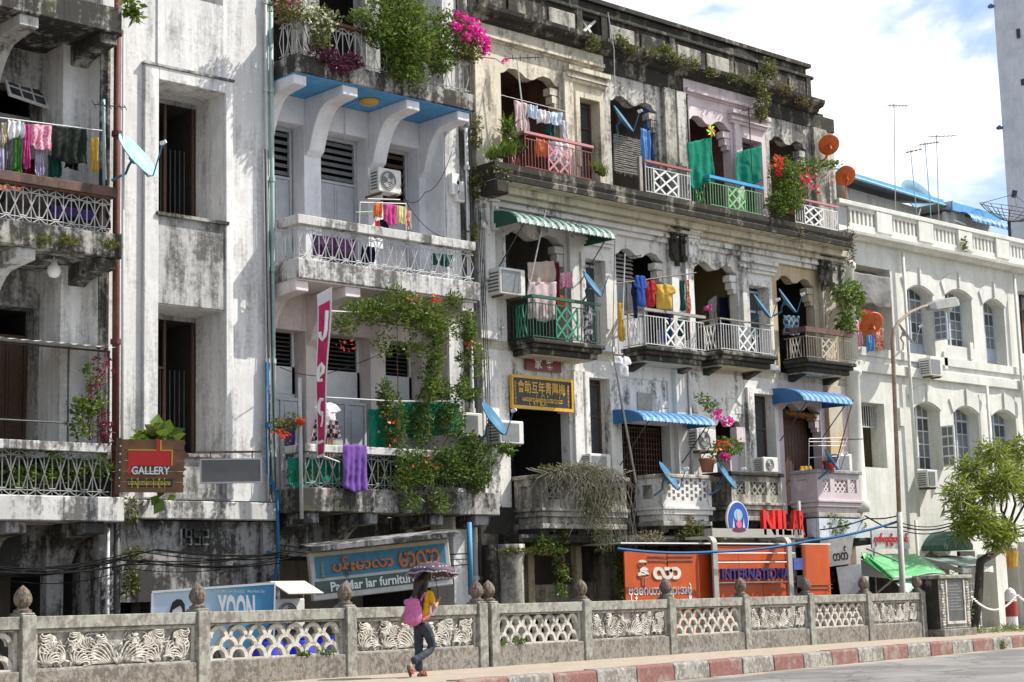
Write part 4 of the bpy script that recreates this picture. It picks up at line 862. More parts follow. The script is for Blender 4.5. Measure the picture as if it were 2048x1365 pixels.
lpart('wall', M_C_white, H2, (0, SL, .3, .42, 0, 2.4)); lpart('roof_fascia', paint('blue fascia paint', (.1, .33, .58)), H2, (-.05, SL + .15, -.02, .04, 2.38, 2.68)); lpart('roof', M_A_base, H2, (0, SL, .05, 3, 2.42, 2.46))
for a in (.8, 2.2): q = lpart('window', M_wood, H2, (a, a + .8, .27, .298, .9, 1.8)); lpart('pane', M_glass, q, (a + .06, a + .74, .255, .269, .95, 1.75))
def awning(parent, x0, x1, yw, zw, yf, zf, mats, pitch=.14, curve=.16, side=None):
    """ribbed sheet awning, curved over at the front; alternate ribs are separate slats"""
    n = max(4, round((x1-x0)/pitch)); pr = []
    for k in range(7):
        t = k/6; pr.append((yw + (yf-yw)*min(1, t*1.12)*(1 if t < .9 else 1), zw + (zf - zw)*t**2.4))
    pr = [(yw + (yf-yw)*math.sin(t/6*PI/2), zf + (zw-zf)*math.cos(t/6*PI/2)) for t in range(7)]
    for i in range(n):
        a, b = x0 + (x1-x0)*i/n, x0 + (x1-x0)*(i+1)/n; m = MB(); V = []; rise = .018
        for (y, z) in pr: V += [(a, y, z), (a + (b-a)*.3, y, z + rise), (a + (b-a)*.7, y, z + rise), (b, y, z)]
        V2 = [(x, y + .004, z - .012) for x, y, z in V]; k = len(V); F = []
        for r in range(6):
            for c in range(3): F.append((r*4+c, r*4+c+1, (r+1)*4+c+1, (r+1)*4+c)); F.append((k+r*4+c, k+(r+1)*4+c, k+(r+1)*4+c+1, k+r*4+c+1))
        m.add(V + V2, F); m.ob('slat', mats[i % len(mats)], parent)
    if side is not None:
        for x in (x0, x1 - .01): MB().prism(pr + [(yw, zf)], 'x', x, x + .01).ob('cheek', side, parent)
M_awb = [paint('blue awning dark', (.03, .14, .33), .4, .15), paint('blue awning pale', (.18, .36, .56), .4, .15, wear=.05)]
M_awg = [paint('green awning dark', (.025, .08, .065), .4, .15), paint('green awning pale', (.27, .36, .33), .45, .15, wear=.08)]
awning(H2, .3, SL, -.03, 2.36, -.55, 1.96, M_awb, .17)
# ------------------------------------------------------------------ tower far behind
D = thing('tower_block', 'tall blank pale grey tower at the right edge of the sky', 'tower', (90, 8, -1.3))
part('wall', M_D_grey, D, (78.4, 104, -6, 16.2, -1.3, 75))
for px, z in ((0, 31), (1, 24.5), (2, 18.0)):
    q = MB(); q.lathe([(.16, 0), (.18, .08), (.05, .2)], 10, (78.3, 16.3, z)); q.ob('lamp_hood', paint('blue lamp hood', (.07, .12, .35), .4), D)
for y, z in ((14.6, 26.5), (13.4, 25.8), (14.4, 22.0), (14.0, 20.0), (14.8, 29), (14.5, 34)):
    part('vent', M_iron, D, (78.33, 78.399, y, y + random.uniform(.15, .4), z, z + random.uniform(.3, .6)))

# ------------------------------------------------------------------ awnings on the shophouses
def awn(label, x0, x1, zw, yf, zf, mats, side, cat_parts=True):
    t = thing('awning', label, 'awning', ((x0+x1)/2, 0, zf), 'ribbed awnings over balconies')
    awning(t, x0, x1, -.02, zw, yf, zf, mats, .125, side=side)
    for x in (x0 + .25, x1 - .25): MB().tube([(x, -.02, zf - 1.0), (x, yf + .08, zf)], .016, 5).ob('strut', M_iron, t)
    MB().tube([(x0, yf + .03, zf + .01), (x1, yf + .03, zf + .01)], .02, 5).ob('front_bar', M_iron, t)
    return t
awn('curved green and white ribbed awning over the green railed balcony', 27.465, 30.757, 10.28, -1.1, 9.85, M_awg, M_green_r)
awn('curved blue ribbed awning over the grille, left of the hanging bougainvillea', 31.531, 34.223, 5.78, -1.1, 5.42, M_awb, M_awb[0])
awn('small curved blue ribbed awning above the pink balcony', 37.944, 40.168, 6.72, -1.1, 6.30, M_awb, M_awb[0])

# ------------------------------------------------------------------ satellite dishes
def dish(label, c, nrm, r, mat, wall, group='satellite dishes', arm=True, matm=None, deep=.20):
    """offset dish: reflector, rim, feed arm with horn, mast to the wall"""
    n = Vector(nrm).normalized(); c = Vector(c); t = thing('satellite_dish', label, 'satellite dish', tuple(wall if wall else c), group)
    q = n.to_track_quat('Z', 'Y').to_matrix()
    prof = [(.001, -deep*r), (r*.35, -deep*r*.86), (r*.7, -deep*r*.48), (r*.93, -.03*r), (r, .02*r), (r*.985, .035*r), (r*.68, -deep*r*.42), (r*.33, -deep*r*.80), (.001, -deep*r*.93)]
    MB().lathe(prof, 28, c, q).ob('reflector', mat, t, smooth=True)
    mm = matm or mat
    up = q @ Vector((0, 1, 0)); lo = min([q @ Vector((math.cos(a), math.sin(a), 0)) for a in np.linspace(0, 2*PI, 33)], key=lambda v: v.z)
    if arm:
        f = c + n*r*1.05 + lo*r*.25; e = c + lo*r*1.0
        MB().tube([c - n*deep*r + lo*r*.1, c + lo*r*.9 - n*.10*r, e + n*.08*r, f], r*.016 + .006, 6).ob('feed_arm', mm, t)
        hd = (c - f).normalized(); MB().tube([f - hd*.07, f + hd*.05], .035, 8, .05).ob('feed_horn', M_white_m, t)
    b = c - n*deep*r*1.0
    MB().lathe([(r*.16, -.03), (r*.16, .03)], 10, b - n*.02, q).ob('bracket', mm, t)
    if wall is not None:
        w_ = Vector(wall); MB().tube([b - n*.03, b - n*.12 + Vector((0, 0, -.05)), Vector((b.x*.7 + w_.x*.3 - n.x*.05, b.y*.7 + w_.y*.3, w_.z + (b.z - w_.z)*.35)), w_], .026, 7).ob('mast', mm, t)
    return t
M_dblue = paint('blue dish paint', (.028, .135, .24), .5, .25, wear=.12, wcol=(.16, .15, .13), scale=9); M_dlight = paint('pale blue dish paint', (.30, .56, .64), .35, .08); M_dor = paint('orange dish paint', (.52, .10, .018), .5, .25, wear=.1, wcol=(.30, .08, .03), scale=9); M_dgrey = paint('grey dish paint', (.42, .42, .40), .5, .1)
NR = (.40, -.735, .525)   # most dishes look up the street to the right
def D2(px0, py0, px1, py1, y): pass
dish('pale blue satellite dish beside the red downpipe, by the upper left balcony', (17.418, -1.000, 9.872), (.42, -.71, .56), .54, M_dlight, (17.0, -.75, 9.366), matm=M_dblue)
dish('blue satellite dish above the wicker screen on the top balcony', (31.633, -0.700, 13.143), (.40, -.735, .525), .42, M_dblue, (31.302, -0.600, 12.497))
dish('blue satellite dish on the green railing, under the green awning', (30.180, -0.800, 8.725), (.40, -.735, .525), .40, M_dblue, (29.932, -0.700, 8.283))
dish('blue satellite dish right of the green net, lower of the pair beside the brown balcony', (36.735, -0.800, 8.804), (.40, -.735, .525), .41, M_dblue, (36.339, -0.700, 8.345))
dish('blue satellite dish with long arm, upper of the pair beside the brown balcony', (37.833, -0.800, 9.062), (.40, -.735, .525), .41, M_dblue, (37.273, -0.750, 8.601))
dish('blue satellite dish at the joint of the two buildings, beside the window unit', (26.736, -0.900, 5.233), (.40, -.735, .525), .46, M_dblue, (26.9, -.1, 4.734))
dish('blue satellite dish leaning over the square-pierced parapet', (32.311, -1.150, 4.089), (.40, -.735, .525), .42, M_dblue, (31.956, -0.950, 3.601))
dish('blue satellite dish in front of the dark masonry balcony, above the oval sign', (34.522, -1.150, 4.154), (.40, -.735, .525), .42, M_dblue, (34.061, -0.950, 3.673))
dish('small blue satellite dish on the pink balcony parapet', (39.052, -1.100, 4.743), (.40, -.735, .525), .36, M_dblue, (38.624, -0.950, 4.209))
dish('orange satellite dish high at the end of the black cornice', (40.529, -0.500, 13.953), (.45, .70, .52), .32, M_dor, (40.490, -0.100, 13.404), arm=False)
dish('orange satellite dish just below the highest one, over the parapet', (41.388, -0.400, 13.181), (.40, .72, .5), .32, M_dor, (42.141, 0.200, 12.758), arm=False)
dish('orange satellite dish in front of pink laundry beside the lamp post', (42.114, -0.500, 8.850), (.30, .75, .58), .38, M_dor, (42.132, -0.100, 8.609), arm=False)
dish('grey satellite dish on the white wall behind the lamp post', (43.691, -0.600, 8.722), (.40, -.735, .525), .42, M_dgrey, (44.369, 0.000, 8.326))
dish('pale grey dish half hidden under the orange one at the roof edge', (42.167, 0.600, 13.067), (.7, -.3, .6), .55, M_dgrey, None, arm=False)
# big dish on the roof and the mesh dish by the tower
t = dish('large pale blue dish rising behind the blue eaves on the roof', (54.879, 6.000, 15.636), (-.10, -.86, .45), .85, paint('shade darkened blue dish', (.13, .25, .35), .6, .15, spec=.1), (55.682, 6.500, 14.993), arm=False, group='rooftop dishes', deep=.3)  # blue darkened in the paint to stand for the shaded bowl
t = thing('mesh_dish', 'open mesh dish of black ribs in front of the grey tower', 'satellite dish', (53.400, 1.500, 13.259), 'rooftop dishes')
cq = Vector((53.463, 1.500, 13.746)); rm = 1.1; nq = Vector((-.1, -.35, .93)).normalized().to_track_quat('Z', 'Y').to_matrix()
def bowl(r, a): return cq + nq @ Vector((r*math.cos(a), r*math.sin(a), .42*(r/rm)**2*rm))
for k in range(16): MB().tube([bowl(rm*s/5, 2*PI*k/16) for s in range(6)], .014, 4).ob('rib', M_iron, t)
for s in (.35, .7, 1.0): MB().tube([bowl(rm*s, 2*PI*k/32) for k in range(33)], .012, 4).ob('ring', M_iron, t)
for k in range(3): MB().tube([bowl(rm*.98, 2*PI*k/3), cq + nq @ Vector((0, 0, .95))], .010, 4).ob('feed_strut', M_iron, t)
MB().lathe([(.09, -.12), (.09, .14)], 10, cq + nq @ Vector((0, 0, .95)), nq).ob('feed_horn', M_iron, t)
MB().tube([cq, (cq.x, cq.y, 11.65)], .06, 8).ob('mast', M_iron, t)

# ------------------------------------------------------------------ aerials
def yagi(label, top, bot, boom_dir, length, elems, r=.016, mat=M_pvc, group='television aerials', vertical=False):
    t = thing('tv_aerial', label, 'aerial', tuple(bot), group)
    MB().tube([bot, top], r, 6).ob('mast', mat, t)
    d = Vector(boom_dir).normalized(); a = Vector(top) - Vector((0, 0, .06)) - d*length*.3; b = a + d*length
    m = MB().tube([a, b], .013, 5); m.ob('boom', M_iron, t)
    s = d.cross(Vector((0, 0, 1))).normalized()
    if vertical: s = Vector((0, 0, 1))
    e = MB()
    for k in range(elems):
        p = a + d*length*k/(elems-1); h = .26 - .1*k/elems; e.tube([p - s*h, p + s*h], .008, 4)
    e.ob('elements', M_iron, t); return t
yagi('tallest roof aerial on a slim mast above the white parapet', (45.876, 0.800, 16.437), (45.596, 0.800, 12.877), (.9, -.4, .05), .7, 7)
yagi('short leaning aerial in front of the big blue dish, on a blue pole', (46.640, 0.800, 15.058), (46.780, 0.800, 12.712), (.9, -.5, .25), .6, 5, mat=M_dlight)
yagi('aerial with cluster of elements on a pale blue pole', (47.492, 0.800, 15.444), (47.568, 0.800, 12.765), (.8, -.5, .15), .7, 7, mat=M_dlight)
yagi('rightmost roof aerial with long horizontal boom', (48.188, 0.800, 15.809), (47.992, 0.800, 12.755), (.73, -.68, .02), .9, 8)
yagi('white aerial on a tall pole on the cream balcony', (28.046, -0.600, 14.107), (28.258, -0.600, 12.284), (.7, -.7, .0), .9, 6, mat=M_white_m)
yagi('aerial leaning above the green ribbed awning', (28.589, -0.900, 10.334), (27.995, -0.800, 8.232), (.75, -.6, -.42), 1.5, 12)
yagi('aerial on a thin pole beside the upper left laundry', (16.782, -0.800, 10.877), (16.850, -0.800, 9.350), (.75, -.6, -.1), .6, 7)
yagi('white comb aerial at the pink balcony with a rusty pole', (40.090, -0.900, 5.410), (39.387, -0.900, 4.482), (.7, -.7, .0), .6, 6)
yagi('rake-shaped aerial on a pole before the shuttered window, by the coloured shirts', (31.504, -0.700, 9.642), (31.325, -0.700, 7.955), (.73, -.68, .0), .55, 4, mat=M_white_m)
yagi('dark aerial rising from the green net on the top balcony', (36.798, -0.600, 14.385), (36.819, -0.600, 12.345), (.7, -.5, .2), .7, 6, mat=M_iron)

# ------------------------------------------------------------------ air conditioners
M_acw = paint('air conditioner casing', (.62, .61, .57), .45, .08, wear=.06, wcol=(.35, .33, .29)); M_acg = paint('fan grille', (.10, .10, .11), .5, .2)
def condenser(label, px, x0, x1, y0, y1, z0, z1, fan=True, logo=False, mat=None, group='air conditioning units'):
    mat = mat or M_acw; t = thing('air_conditioner', label, 'air conditioner', ((x0+x1)/2, y1, z0), group)
    MB().box(x0, x1, y0, y1, z0, z1).ob('casing', mat, t, bevel=.02)
    h = z1 - z0
    if fan:
        cx = x0 + (x1-x0)*.42; rr = h*.40; m = MB(); q = Matrix.Rotation(PI/2, 3, 'X')
        g_ = MB().lathe([(rr, -.006), (rr, .006)], 24, (cx, y0 - .008, (z0+z1)/2), q).ob('fan_recess', M_acg, t)
        for s in (.95, .75, .55, .35): MB().tube([(cx + rr*s*math.cos(a), y0 - .022, (z0+z1)/2 + rr*s*math.sin(a)) for a in np.linspace(0, 2*PI, 21)], .006, 4).ob('guard_ring', mat if s > .9 else M_pvc, t)
        MB().lathe([(rr*.2, -.012), (rr*.2, .012)], 12, (cx, y0 - .022, (z0+z1)/2), q).ob('fan_hub', M_pvc, t)
        bl = MB()
        for k in range(3):
            a = k*2*PI/3; bl.prism([(cx + rr*.15*math.cos(a), (z0+z1)/2 + rr*.15*math.sin(a)), (cx + rr*.8*math.cos(a-.5), (z0+z1)/2 + rr*.8*math.sin(a-.5)), (cx + rr*.8*math.cos(a+.5), (z0+z1)/2 + rr*.8*math.sin(a+.5))], 'y', y0 - .018, y0 - .015)
        bl.ob('fan_blades', M_pvc, t)
    else:
        part('front_panel', M_frost if mat is M_acw else mat, t, (x0 + .06, x1 - .16, y0 - .012, y0 - .001, z0 + .06, z1 - .06))
    for k in range(6): part('side_slot', M_acg, t, (x0 - .006, x0 + .001, y0 + .05, y1 - .05, z0 + h*(.12 + .13*k), z0 + h*(.12 + .13*k) + h*.06))
    for x in (x0 + .1, x1 - .14): MB().box(x, x + .04, y0 + .02, y1 + .3, z0 - .05, z0 - .001).ob('bracket', M_rust, t)
    return t
def acpx(label, px0, py0, px1, py1, y, depth, **k): pass
condenser('white condenser with round fan on the grey loggia wall above the coloured towels', 0, 24.296, 24.970, .1, .42, 10.376, 10.937)
condenser('window air conditioner with plain panel left of the green railed balcony', 0, 27.359, 28.183, -.55, -.0, 8.244, 8.879, fan=False)
condenser('window air conditioner beside the dark doorway under the black signboard', 0, 27.280, 28.043, -.5, .0, 4.738, 5.274, fan=False)
condenser('grey condenser among the plants at the right end of the leafy balcony', 0, 26.309, 26.939, -.3, .3, 4.882, 5.423, fan=False)
condenser('rusty condenser with round fan under the end of the blue awning', 0, 34.287, 34.961, -.4, -.05, 4.857, 5.431)
condenser('small window unit under the narrow window behind the dry creeper', 0, 30.367, 31.104, -.35, .1, 4.268, 4.635, fan=False)
condenser('condenser standing in the narrow window left of the pink balcony', 0, 36.953, 37.594, -.4, -.06, 4.383, 4.788)
condenser('condenser on the pink balcony with a red mark', 0, 39.974, 40.674, -.6, -.2, 4.449, 4.984, fan=False)
condenser('white condenser on brackets on the white wall under the lamp', 0, 45.092, 45.766, -.45, -.03, 7.555, 8.110, fan=False)
condenser('boxy window unit under the open white casement, by the tree', 0, 44.717, 45.271, -.35, .3, 4.178, 4.702, fan=False)
condenser('condenser under a bent sheet roof beside the blue shop sign', 0, 19.742, 20.448, -2.2, -1.8, .7, 1.285)

# ------------------------------------------------------------------ plants
L_bright = leafmat('bright leaves', (.085, .15, .018), (.165, .24, .035), (.04, .08, .012), .40); L_dark = leafmat('dark leaves', (.035, .075, .015), (.08, .14, .025), (.15, .22, .04), .4)
L_olive = leafmat('olive leaves', (.12, .13, .03), (.18, .19, .05), (.07, .08, .025)); L_dry = leafmat('dry stems', (.22, .17, .10), (.30, .25, .16), (.13, .11, .07), .2)
L_purple = leafmat('purple leaves', (.10, .02, .05), (.06, .015, .035), (.15, .04, .08)); F_mag = leafmat('magenta bracts', (.75, .02, .36), (.85, .06, .48), (.60, .02, .25)); F_red = leafmat('red blossoms', (.62, .03, .02), (.75, .10, .06), (.60, .16, .05)); F_white = leafmat('white blossoms', (.7, .7, .6), (.6, .65, .45), (.75, .72, .65)); F_pink = leafmat('pink blossoms', (.75, .10, .30), (.85, .25, .45), (.60, .06, .20))
def leaves(clumps, n, size, droop=0., aspect=.5, shell=.55):
    """n kite-shaped folded leaves scattered through ellipsoidal clumps [(c, r, weight)]"""
    V = np.zeros((n, 4, 3)); wts = np.array([c[2] if len(c) > 2 else 1 for c in clumps], float); wts /= wts.sum()
    idx = rng.choice(len(clumps), n, p=wts); C_ = np.array([c[0] for c in clumps])[idx]; R_ = np.array([c[1] for c in clumps], float)[idx]
    d = rng.normal(size=(n, 3)); d /= np.linalg.norm(d, axis=1)[:, None]; rad = shell + (1 - shell)*rng.random(n)**.7; rad = np.where(rng.random(n) < .3, rng.random(n), rad)
    # lumpy outline
    lump = 1 + .25*np.sin(d[:, 0]*5 + idx*1.7)*np.cos(d[:, 2]*4 + idx) + .12*np.sin(d[:, 1]*9 + d[:, 2]*7)
    P = C_ + d*R_*(rad*lump)[:, None]
    ax = rng.normal(size=(n, 3)); ax[:, 2] = ax[:, 2]*.6 + .25 - droop*1.2; ax += d*.6; ax /= np.linalg.norm(ax, axis=1)[:, None]
    sd = np.cross(ax, rng.normal(size=(n, 3))); sd /= np.linalg.norm(sd, axis=1)[:, None]; s = size*(.45 + 1.1*rng.random(n)**1.3)[:, None]
    nn = np.cross(ax, sd)
    V[:, 0] = P; V[:, 1] = P + ax*s*.45 + sd*s*aspect*.5 + nn*s*.08; V[:, 2] = P + ax*s; V[:, 3] = P + ax*s*.45 - sd*s*aspect*.5 + nn*s*.08
    return V.reshape(-1, 3), np.arange(n*4).reshape(n, 4)
def foliage(name, mat, parent, clumps, n, size, **k):
    V, F = leaves(clumps, n, size, **k); o = from_np(name, V, F, mat, parent)
    if parent is not None: o['kind'] = 'stuff'
    return o
def stems(parent, segs, r=.015, mat=None, name='stem'):
    for p in segs: MB().tube(p, r, 5, r*.5).ob(name, mat or M_wood, parent)
def wig(a, b, n=6, amp=.06):
    a = np.array(a); b = np.array(b); return [tuple(a + (b-a)*t/n + (rng.normal(size=3)*amp if 0 < t < n else 0)) for t in range(n+1)]
def plant(label, cat, base, clumps, mat, n, size, flowers=None, st=None, group='balcony plants', name='plant', pot=None, **k):
    t = thing(name, label, cat, base, group)
    foliage('foliage', mat, t, clumps, n, size, **k)
    for (fm, fc, fn, fs) in (flowers or []): foliage('blossoms', fm, t, fc, fn, fs, aspect=.8)
    stems(t, st if st is not None else [wig(base, c[0]) for c in clumps[:6]])
    if pot: MB().lathe([(pot*.7, 0), (pot, pot*1.5), (pot*1.1, pot*1.5), (pot*1.1, pot*1.75), (pot*.9, pot*1.75), (pot*.85, pot*1.4), (.01, pot*1.4)], 14, base).ob('pot', paint('terracotta', (.30, .13, .07), .8), t)
    return t
def blades(name, mat, parent, base, n, length, spread=.5, width=.02, up=.8):
    """tuft of arching strap leaves"""
    V = []; F = []; b = np.array(base)
    for i in range(n):
        a = rng.random()*2*PI; l = length*(.6 + .6*rng.random()); o = np.array([math.cos(a), math.sin(a), 0]); s = np.array([-o[1], o[0], 0])*width*(.6 + .8*rng.random()); p0 = b + o*rng.random()*spread*.25
        lean = .3 + rng.random()*.8; k = len(V)
        for j in range(5):
            t = j/4; p = p0 + o*l*lean*t**1.6*spread + np.array([0, 0, l*up*(t - .55*lean*t*t)]); w_ = (1 - t**2*.95); V += [tuple(p - s*w_), tuple(p + s*w_)]
        F += [(k+2*j, k+2*j+1, k+2*j+3, k+2*j+2) for j in range(4)]
    return from_np(name, V, F, mat, parent)
def tuft(label, bases, length, n, mat, cat='plant', group='strap-leaved plants', w_=.022, spread=.6, up=.9):
    t = thing('strap_leaf_plant', label, cat, bases[0], group)
    for b in bases: blades('leaf_tuft', mat, t, b, n, length, spread, w_, up)
    return t
def off(p, x=0, y=0, z=0): return (p[0] + x, p[1] + y, p[2] + z)
def trail(c0, c1, r, k=6, amp=.08):
    return [(tuple(p), (r, r*.8, r*1.1)) for p in wig(c0, c1, k, amp)]
# top balcony of the left block
plant('big glossy green bush bulging over the top balcony rail', 'bush', (24.400, -0.600, 12.936), [((24.182, -0.900, 14.215), (.75, .5, .6), 3), ((24.374, -1.000, 13.529), (.75, .45, .55), 3), ((25.211, -0.900, 14.082), (.5, .4, .5)), ((23.556, -0.950, 13.605), (.45, .35, .35)), ((24.257, -0.950, 12.938), (.55, .35, .35), 1.4), ((23.040, -0.900, 13.910), (.35, .25, .18), .5), ((25.343, -0.900, 13.398), (.4, .3, .35))], L_bright, 9500, .088)
plant('straggly creeper with whitish flowers at the left end of the top balcony', 'creeper', (21.891, -0.600, 12.902), [((21.451, -0.850, 13.693), (.5, .3, .35)), ((22.116, -0.850, 13.669), (.35, .3, .25)), ((21.939, -0.900, 13.226), (.2, .2, .3)), ((21.031, -0.800, 13.725), (.3, .2, .3))], L_olive, 1500, .09, flowers=[(F_white, [((21.906, -0.950, 13.597), (.35, .2, .4)), ((21.510, -0.950, 13.734), (.3, .2, .3))], 220, .07), (F_pink, [((21.090, -0.900, 13.821), (.3, .2, .2))], 30, .09)])
plant('purple-leaved plant drooping over the slab of the top balcony', 'plant', (22.315, -0.750, 12.836), [((22.068, -0.900, 12.884), (.38, .2, .18)), ((22.431, -0.950, 12.697), (.35, .15, .25)), ((22.815, -0.900, 12.897), (.25, .15, .15))], L_purple, 900, .09, droop=.6)
plant('magenta bougainvillea spilling past the corner of the top balcony', 'bougainvillea', (25.997, -0.500, 13.507), [((25.760, -0.800, 14.344), (.55, .4, .35)), ((25.811, -0.900, 13.848), (.5, .35, .3)), ((26.273, -0.900, 13.822), (.3, .25, .3))], L_olive, 1700, .085, flowers=[(F_mag, [((25.865, -1.000, 14.493), (.16, .12, .13)), ((26.156, -1.050, 14.361), (.26, .15, .16), 2), ((26.429, -1.050, 14.117), (.18, .12, .2), 1.5), ((25.677, -1.100, 14.186), (.13, .1, .1)), ((26.688, -1.000, 13.941), (.12, .1, .24), 1.4), ((25.978, -1.100, 14.010), (.09, .08, .08)), ((27.332, -0.900, 13.791), (.06, .05, .05), .2)], 900, .085)], st=[wig((25.997, -0.500, 13.507), (26.683, -0.900, 14.391)), wig((26.293, -0.700, 13.756), (27.472, -0.800, 13.782))])
# lower leafy balcony
plant('flowering trumpet vine arching over the leafy balcony below the wire rail', 'vine', (24.144, -0.600, 4.559), [((24.034, -0.900, 7.538), (.6, .4, .45), 2.5), ((24.743, -0.900, 7.383), (.65, .4, .45), 2.5), ((23.277, -0.800, 7.370), (.6, .35, .26), 1.7), ((22.632, -0.750, 7.047), (.3, .25, .25), .7), ((25.174, -0.900, 7.141), (.4, .35, .35)), ((25.921, -0.900, 7.320), (.25, .25, .4)), ((24.480, -0.850, 6.642), (.5, .25, .25), .6), ((23.677, -0.800, 6.694), (.3, .2, .3), .35), ((26.275, -0.900, 6.550), (.25, .2, .5), .5), ((25.637, -0.900, 7.864), (.25, .2, .2), .5)] + [(a, (.2, .18, .25), .35) for a, b in trail((25.018, -0.900, 6.791), (24.782, -0.800, 5.561), .2)] + [(a, (.12, .12, .2), .2) for a, b in trail((26.069, -0.900, 7.219), (25.723, -0.900, 5.719), .2)], L_bright, 9500, .078, flowers=[(F_red, [((24.225, -1.100, 7.695), (.3, .2, .12)), ((24.873, -1.100, 7.759), (.12, .1, .08)), ((22.510, -0.900, 6.587), (.22, .1, .12)), ((26.013, -0.950, 6.865), (.1, .1, .12))], 80, .08)], st=[wig((24.144, -0.600, 4.559), (24.011, -0.800, 7.274), amp=.02), wig((24.037, -0.800, 7.165), (25.924, -0.900, 7.435)), wig((24.037, -0.800, 7.165), (22.595, -0.800, 7.144)), wig((24.926, -0.600, 4.592), (25.254, -0.800, 6.935))])
plant('mass of potted shrubs with red blooms crowding the leafy balcony rail', 'shrub', (24.901, -0.600, 3.600), [((24.001, -0.700, 4.979), (.25, .25, .75), 1.2), ((23.734, -0.700, 5.509), (.14, .15, .45), .7), ((24.793, -0.600, 5.028), (.4, .25, .5)), ((25.586, -0.700, 5.170), (.4, .3, .45)), ((24.334, -0.950, 4.050), (.55, .25, .4), 1.6), ((25.339, -0.950, 4.138), (.6, .25, .45), 1.8), ((26.072, -0.950, 3.940), (.4, .25, .35), .9), ((25.985, -0.900, 4.499), (.3, .25, .4)), ((25.310, -0.700, 5.827), (.4, .25, .25), .7), ((26.202, -0.700, 5.770), (.35, .2, .15), .5)], L_dark, 10500, .078, flowers=[(F_red, [((23.615, -1.000, 4.825), (.5, .15, .35)), ((24.407, -1.200, 4.087), (.6, .1, .3))], 26, .08)])
plant('bright fern fronds hanging at the foot of the leafy balcony', 'fern', (24.264, -0.850, 3.514), [((23.965, -1.050, 3.762), (.4, .15, .22)), ((24.528, -1.050, 3.886), (.35, .15, .2)), ((24.985, -1.000, 3.358), (.3, .12, .28)), ((24.136, -1.000, 3.341), (.3, .12, .25))], L_bright, 1500, .10, aspect=.25, droop=.5)
plant('loose plant reaching from the leafy balcony to the next house', 'plant', (26.444, -0.700, 3.856), [((26.433, -0.900, 4.404), (.4, .25, .3)), ((27.144, -0.800, 4.553), (.25, .15, .12)), ((26.264, -0.900, 3.837), (.25, .2, .25))], L_dark, 800, .10)
plant('small hanging pot with orange flowers at the left post of the leafy balcony', 'flowers', (21.038, -0.850, 4.408), [((21.105, -0.850, 4.873), (.28, .2, .2)), ((20.854, -0.850, 4.758), (.2, .15, .15))], L_olive, 420, .08, flowers=[(F_red, [((20.855, -0.950, 4.596), (.16, .1, .09)), ((21.284, -0.950, 4.873), (.06, .05, .06))], 70, .09)])
plant('low plants behind the wire rail of the leafy balcony, near the purple cloth', 'plant', (22.244, -0.500, 3.594), [((21.766, -0.450, 3.846), (.4, .2, .25)), ((23.863, -0.500, 3.905), (.4, .2, .3)), ((22.812, -0.450, 3.771), (.5, .2, .12))], L_dark, 900, .08)
# lower left balcony and gallery sign
plant('pale green climber on the canopy post of the lower left balcony', 'climber', (16.613, -0.700, 4.330), [((16.453, -0.700, 4.604), (.22, .18, .28)), ((16.659, -0.700, 4.993), (.25, .2, .2)), ((16.398, -0.700, 4.931), (.2, .15, .15)), ((16.655, -0.700, 5.372), (.15, .12, .25), .4), ((16.579, -0.700, 5.653), (.1, .1, .15), .3)], L_bright, 700, .095)
plant('thin climber with dark red leaves at the right end of the lower left balcony', 'climber', (16.984, -0.700, 4.251), [(a, (.12, .1, .18)) for a, b in trail((16.848, -0.750, 4.335), (16.834, -0.750, 5.856), .1, 7)], leafmat('crimson leaves', (.22, .02, .05), (.30, .03, .08), (.12, .02, .03)), 260, .08)
plant('leafy potted plants behind the wire rail of the lower left balcony', 'plant', (15.808, -0.500, 3.340), [((15.277, -0.550, 3.597), (.3, .15, .25)), ((15.777, -0.550, 3.658), (.35, .15, .22)), ((16.287, -0.550, 3.767), (.4, .15, .25)), ((15.947, -0.600, 4.077), (.25, .15, .18)), ((15.243, -0.600, 4.095), (.3, .15, .1), .5), ((16.915, -0.550, 3.834), (.25, .15, .25))], L_bright, 1500, .085)
plant('broad-leaved plant behind the top edge of the wooden gallery board', 'plant', (18.144, -0.500, 3.394), [((17.887, -0.550, 4.321), (.22, .15, .12)), ((18.198, -0.550, 4.461), (.26, .15, .18)), ((18.249, -0.600, 3.342), (.12, .1, .14), .4)], L_bright, 130, .26, aspect=.85)
plant('leafy sprig hanging at the top of the red downpipe', 'plant', (17.414, -0.600, 13.037), [((17.404, -0.750, 12.973), (.2, .15, .15)), ((17.473, -0.750, 12.802), (.15, .12, .1))], L_bright, 130, .16, aspect=.5, droop=.5)
for p, lab in (((15.544, -0.870, 7.998), 'left'), ((16.038, -0.870, 8.021), 'middle'), ((16.928, -0.870, 8.072), 'right')):
    plant('yellowish fern tuft on the upper left slab edge, %s of three' % lab, 'fern', p, [(p, (.2, .1, .07))], L_olive, 150, .11, group='fern tufts on the slab', st=[], aspect=.22)
plant('dry weeds growing on the sooty joint left of the year numerals', 'weeds', (17.639, -0.400, 2.101), [((17.617, -0.500, 3.048), (.18, .12, .25)), ((17.717, -0.450, 2.194), (.22, .15, .2)), ((17.655, -0.450, 1.674), (.16, .12, .25))], L_olive, 600, .09, droop=.4)
for p, lab in (((26.969, -0.200, 11.087), 'under the long top balcony'), ((27.087, -0.200, 12.321), 'beside the bougainvillea'), ((26.860, -0.200, 9.631), 'level with the white wire balcony')):
    plant('weeds rooted in the black joint between the two rows, ' + lab, 'weeds', off(p, 0, .1, -.2), [(p, (.15, .12, .25)), (off(p, -.06, 0, -.42), (.12, .1, .2))], L_olive, 220, .085, group='weeds in the joint')
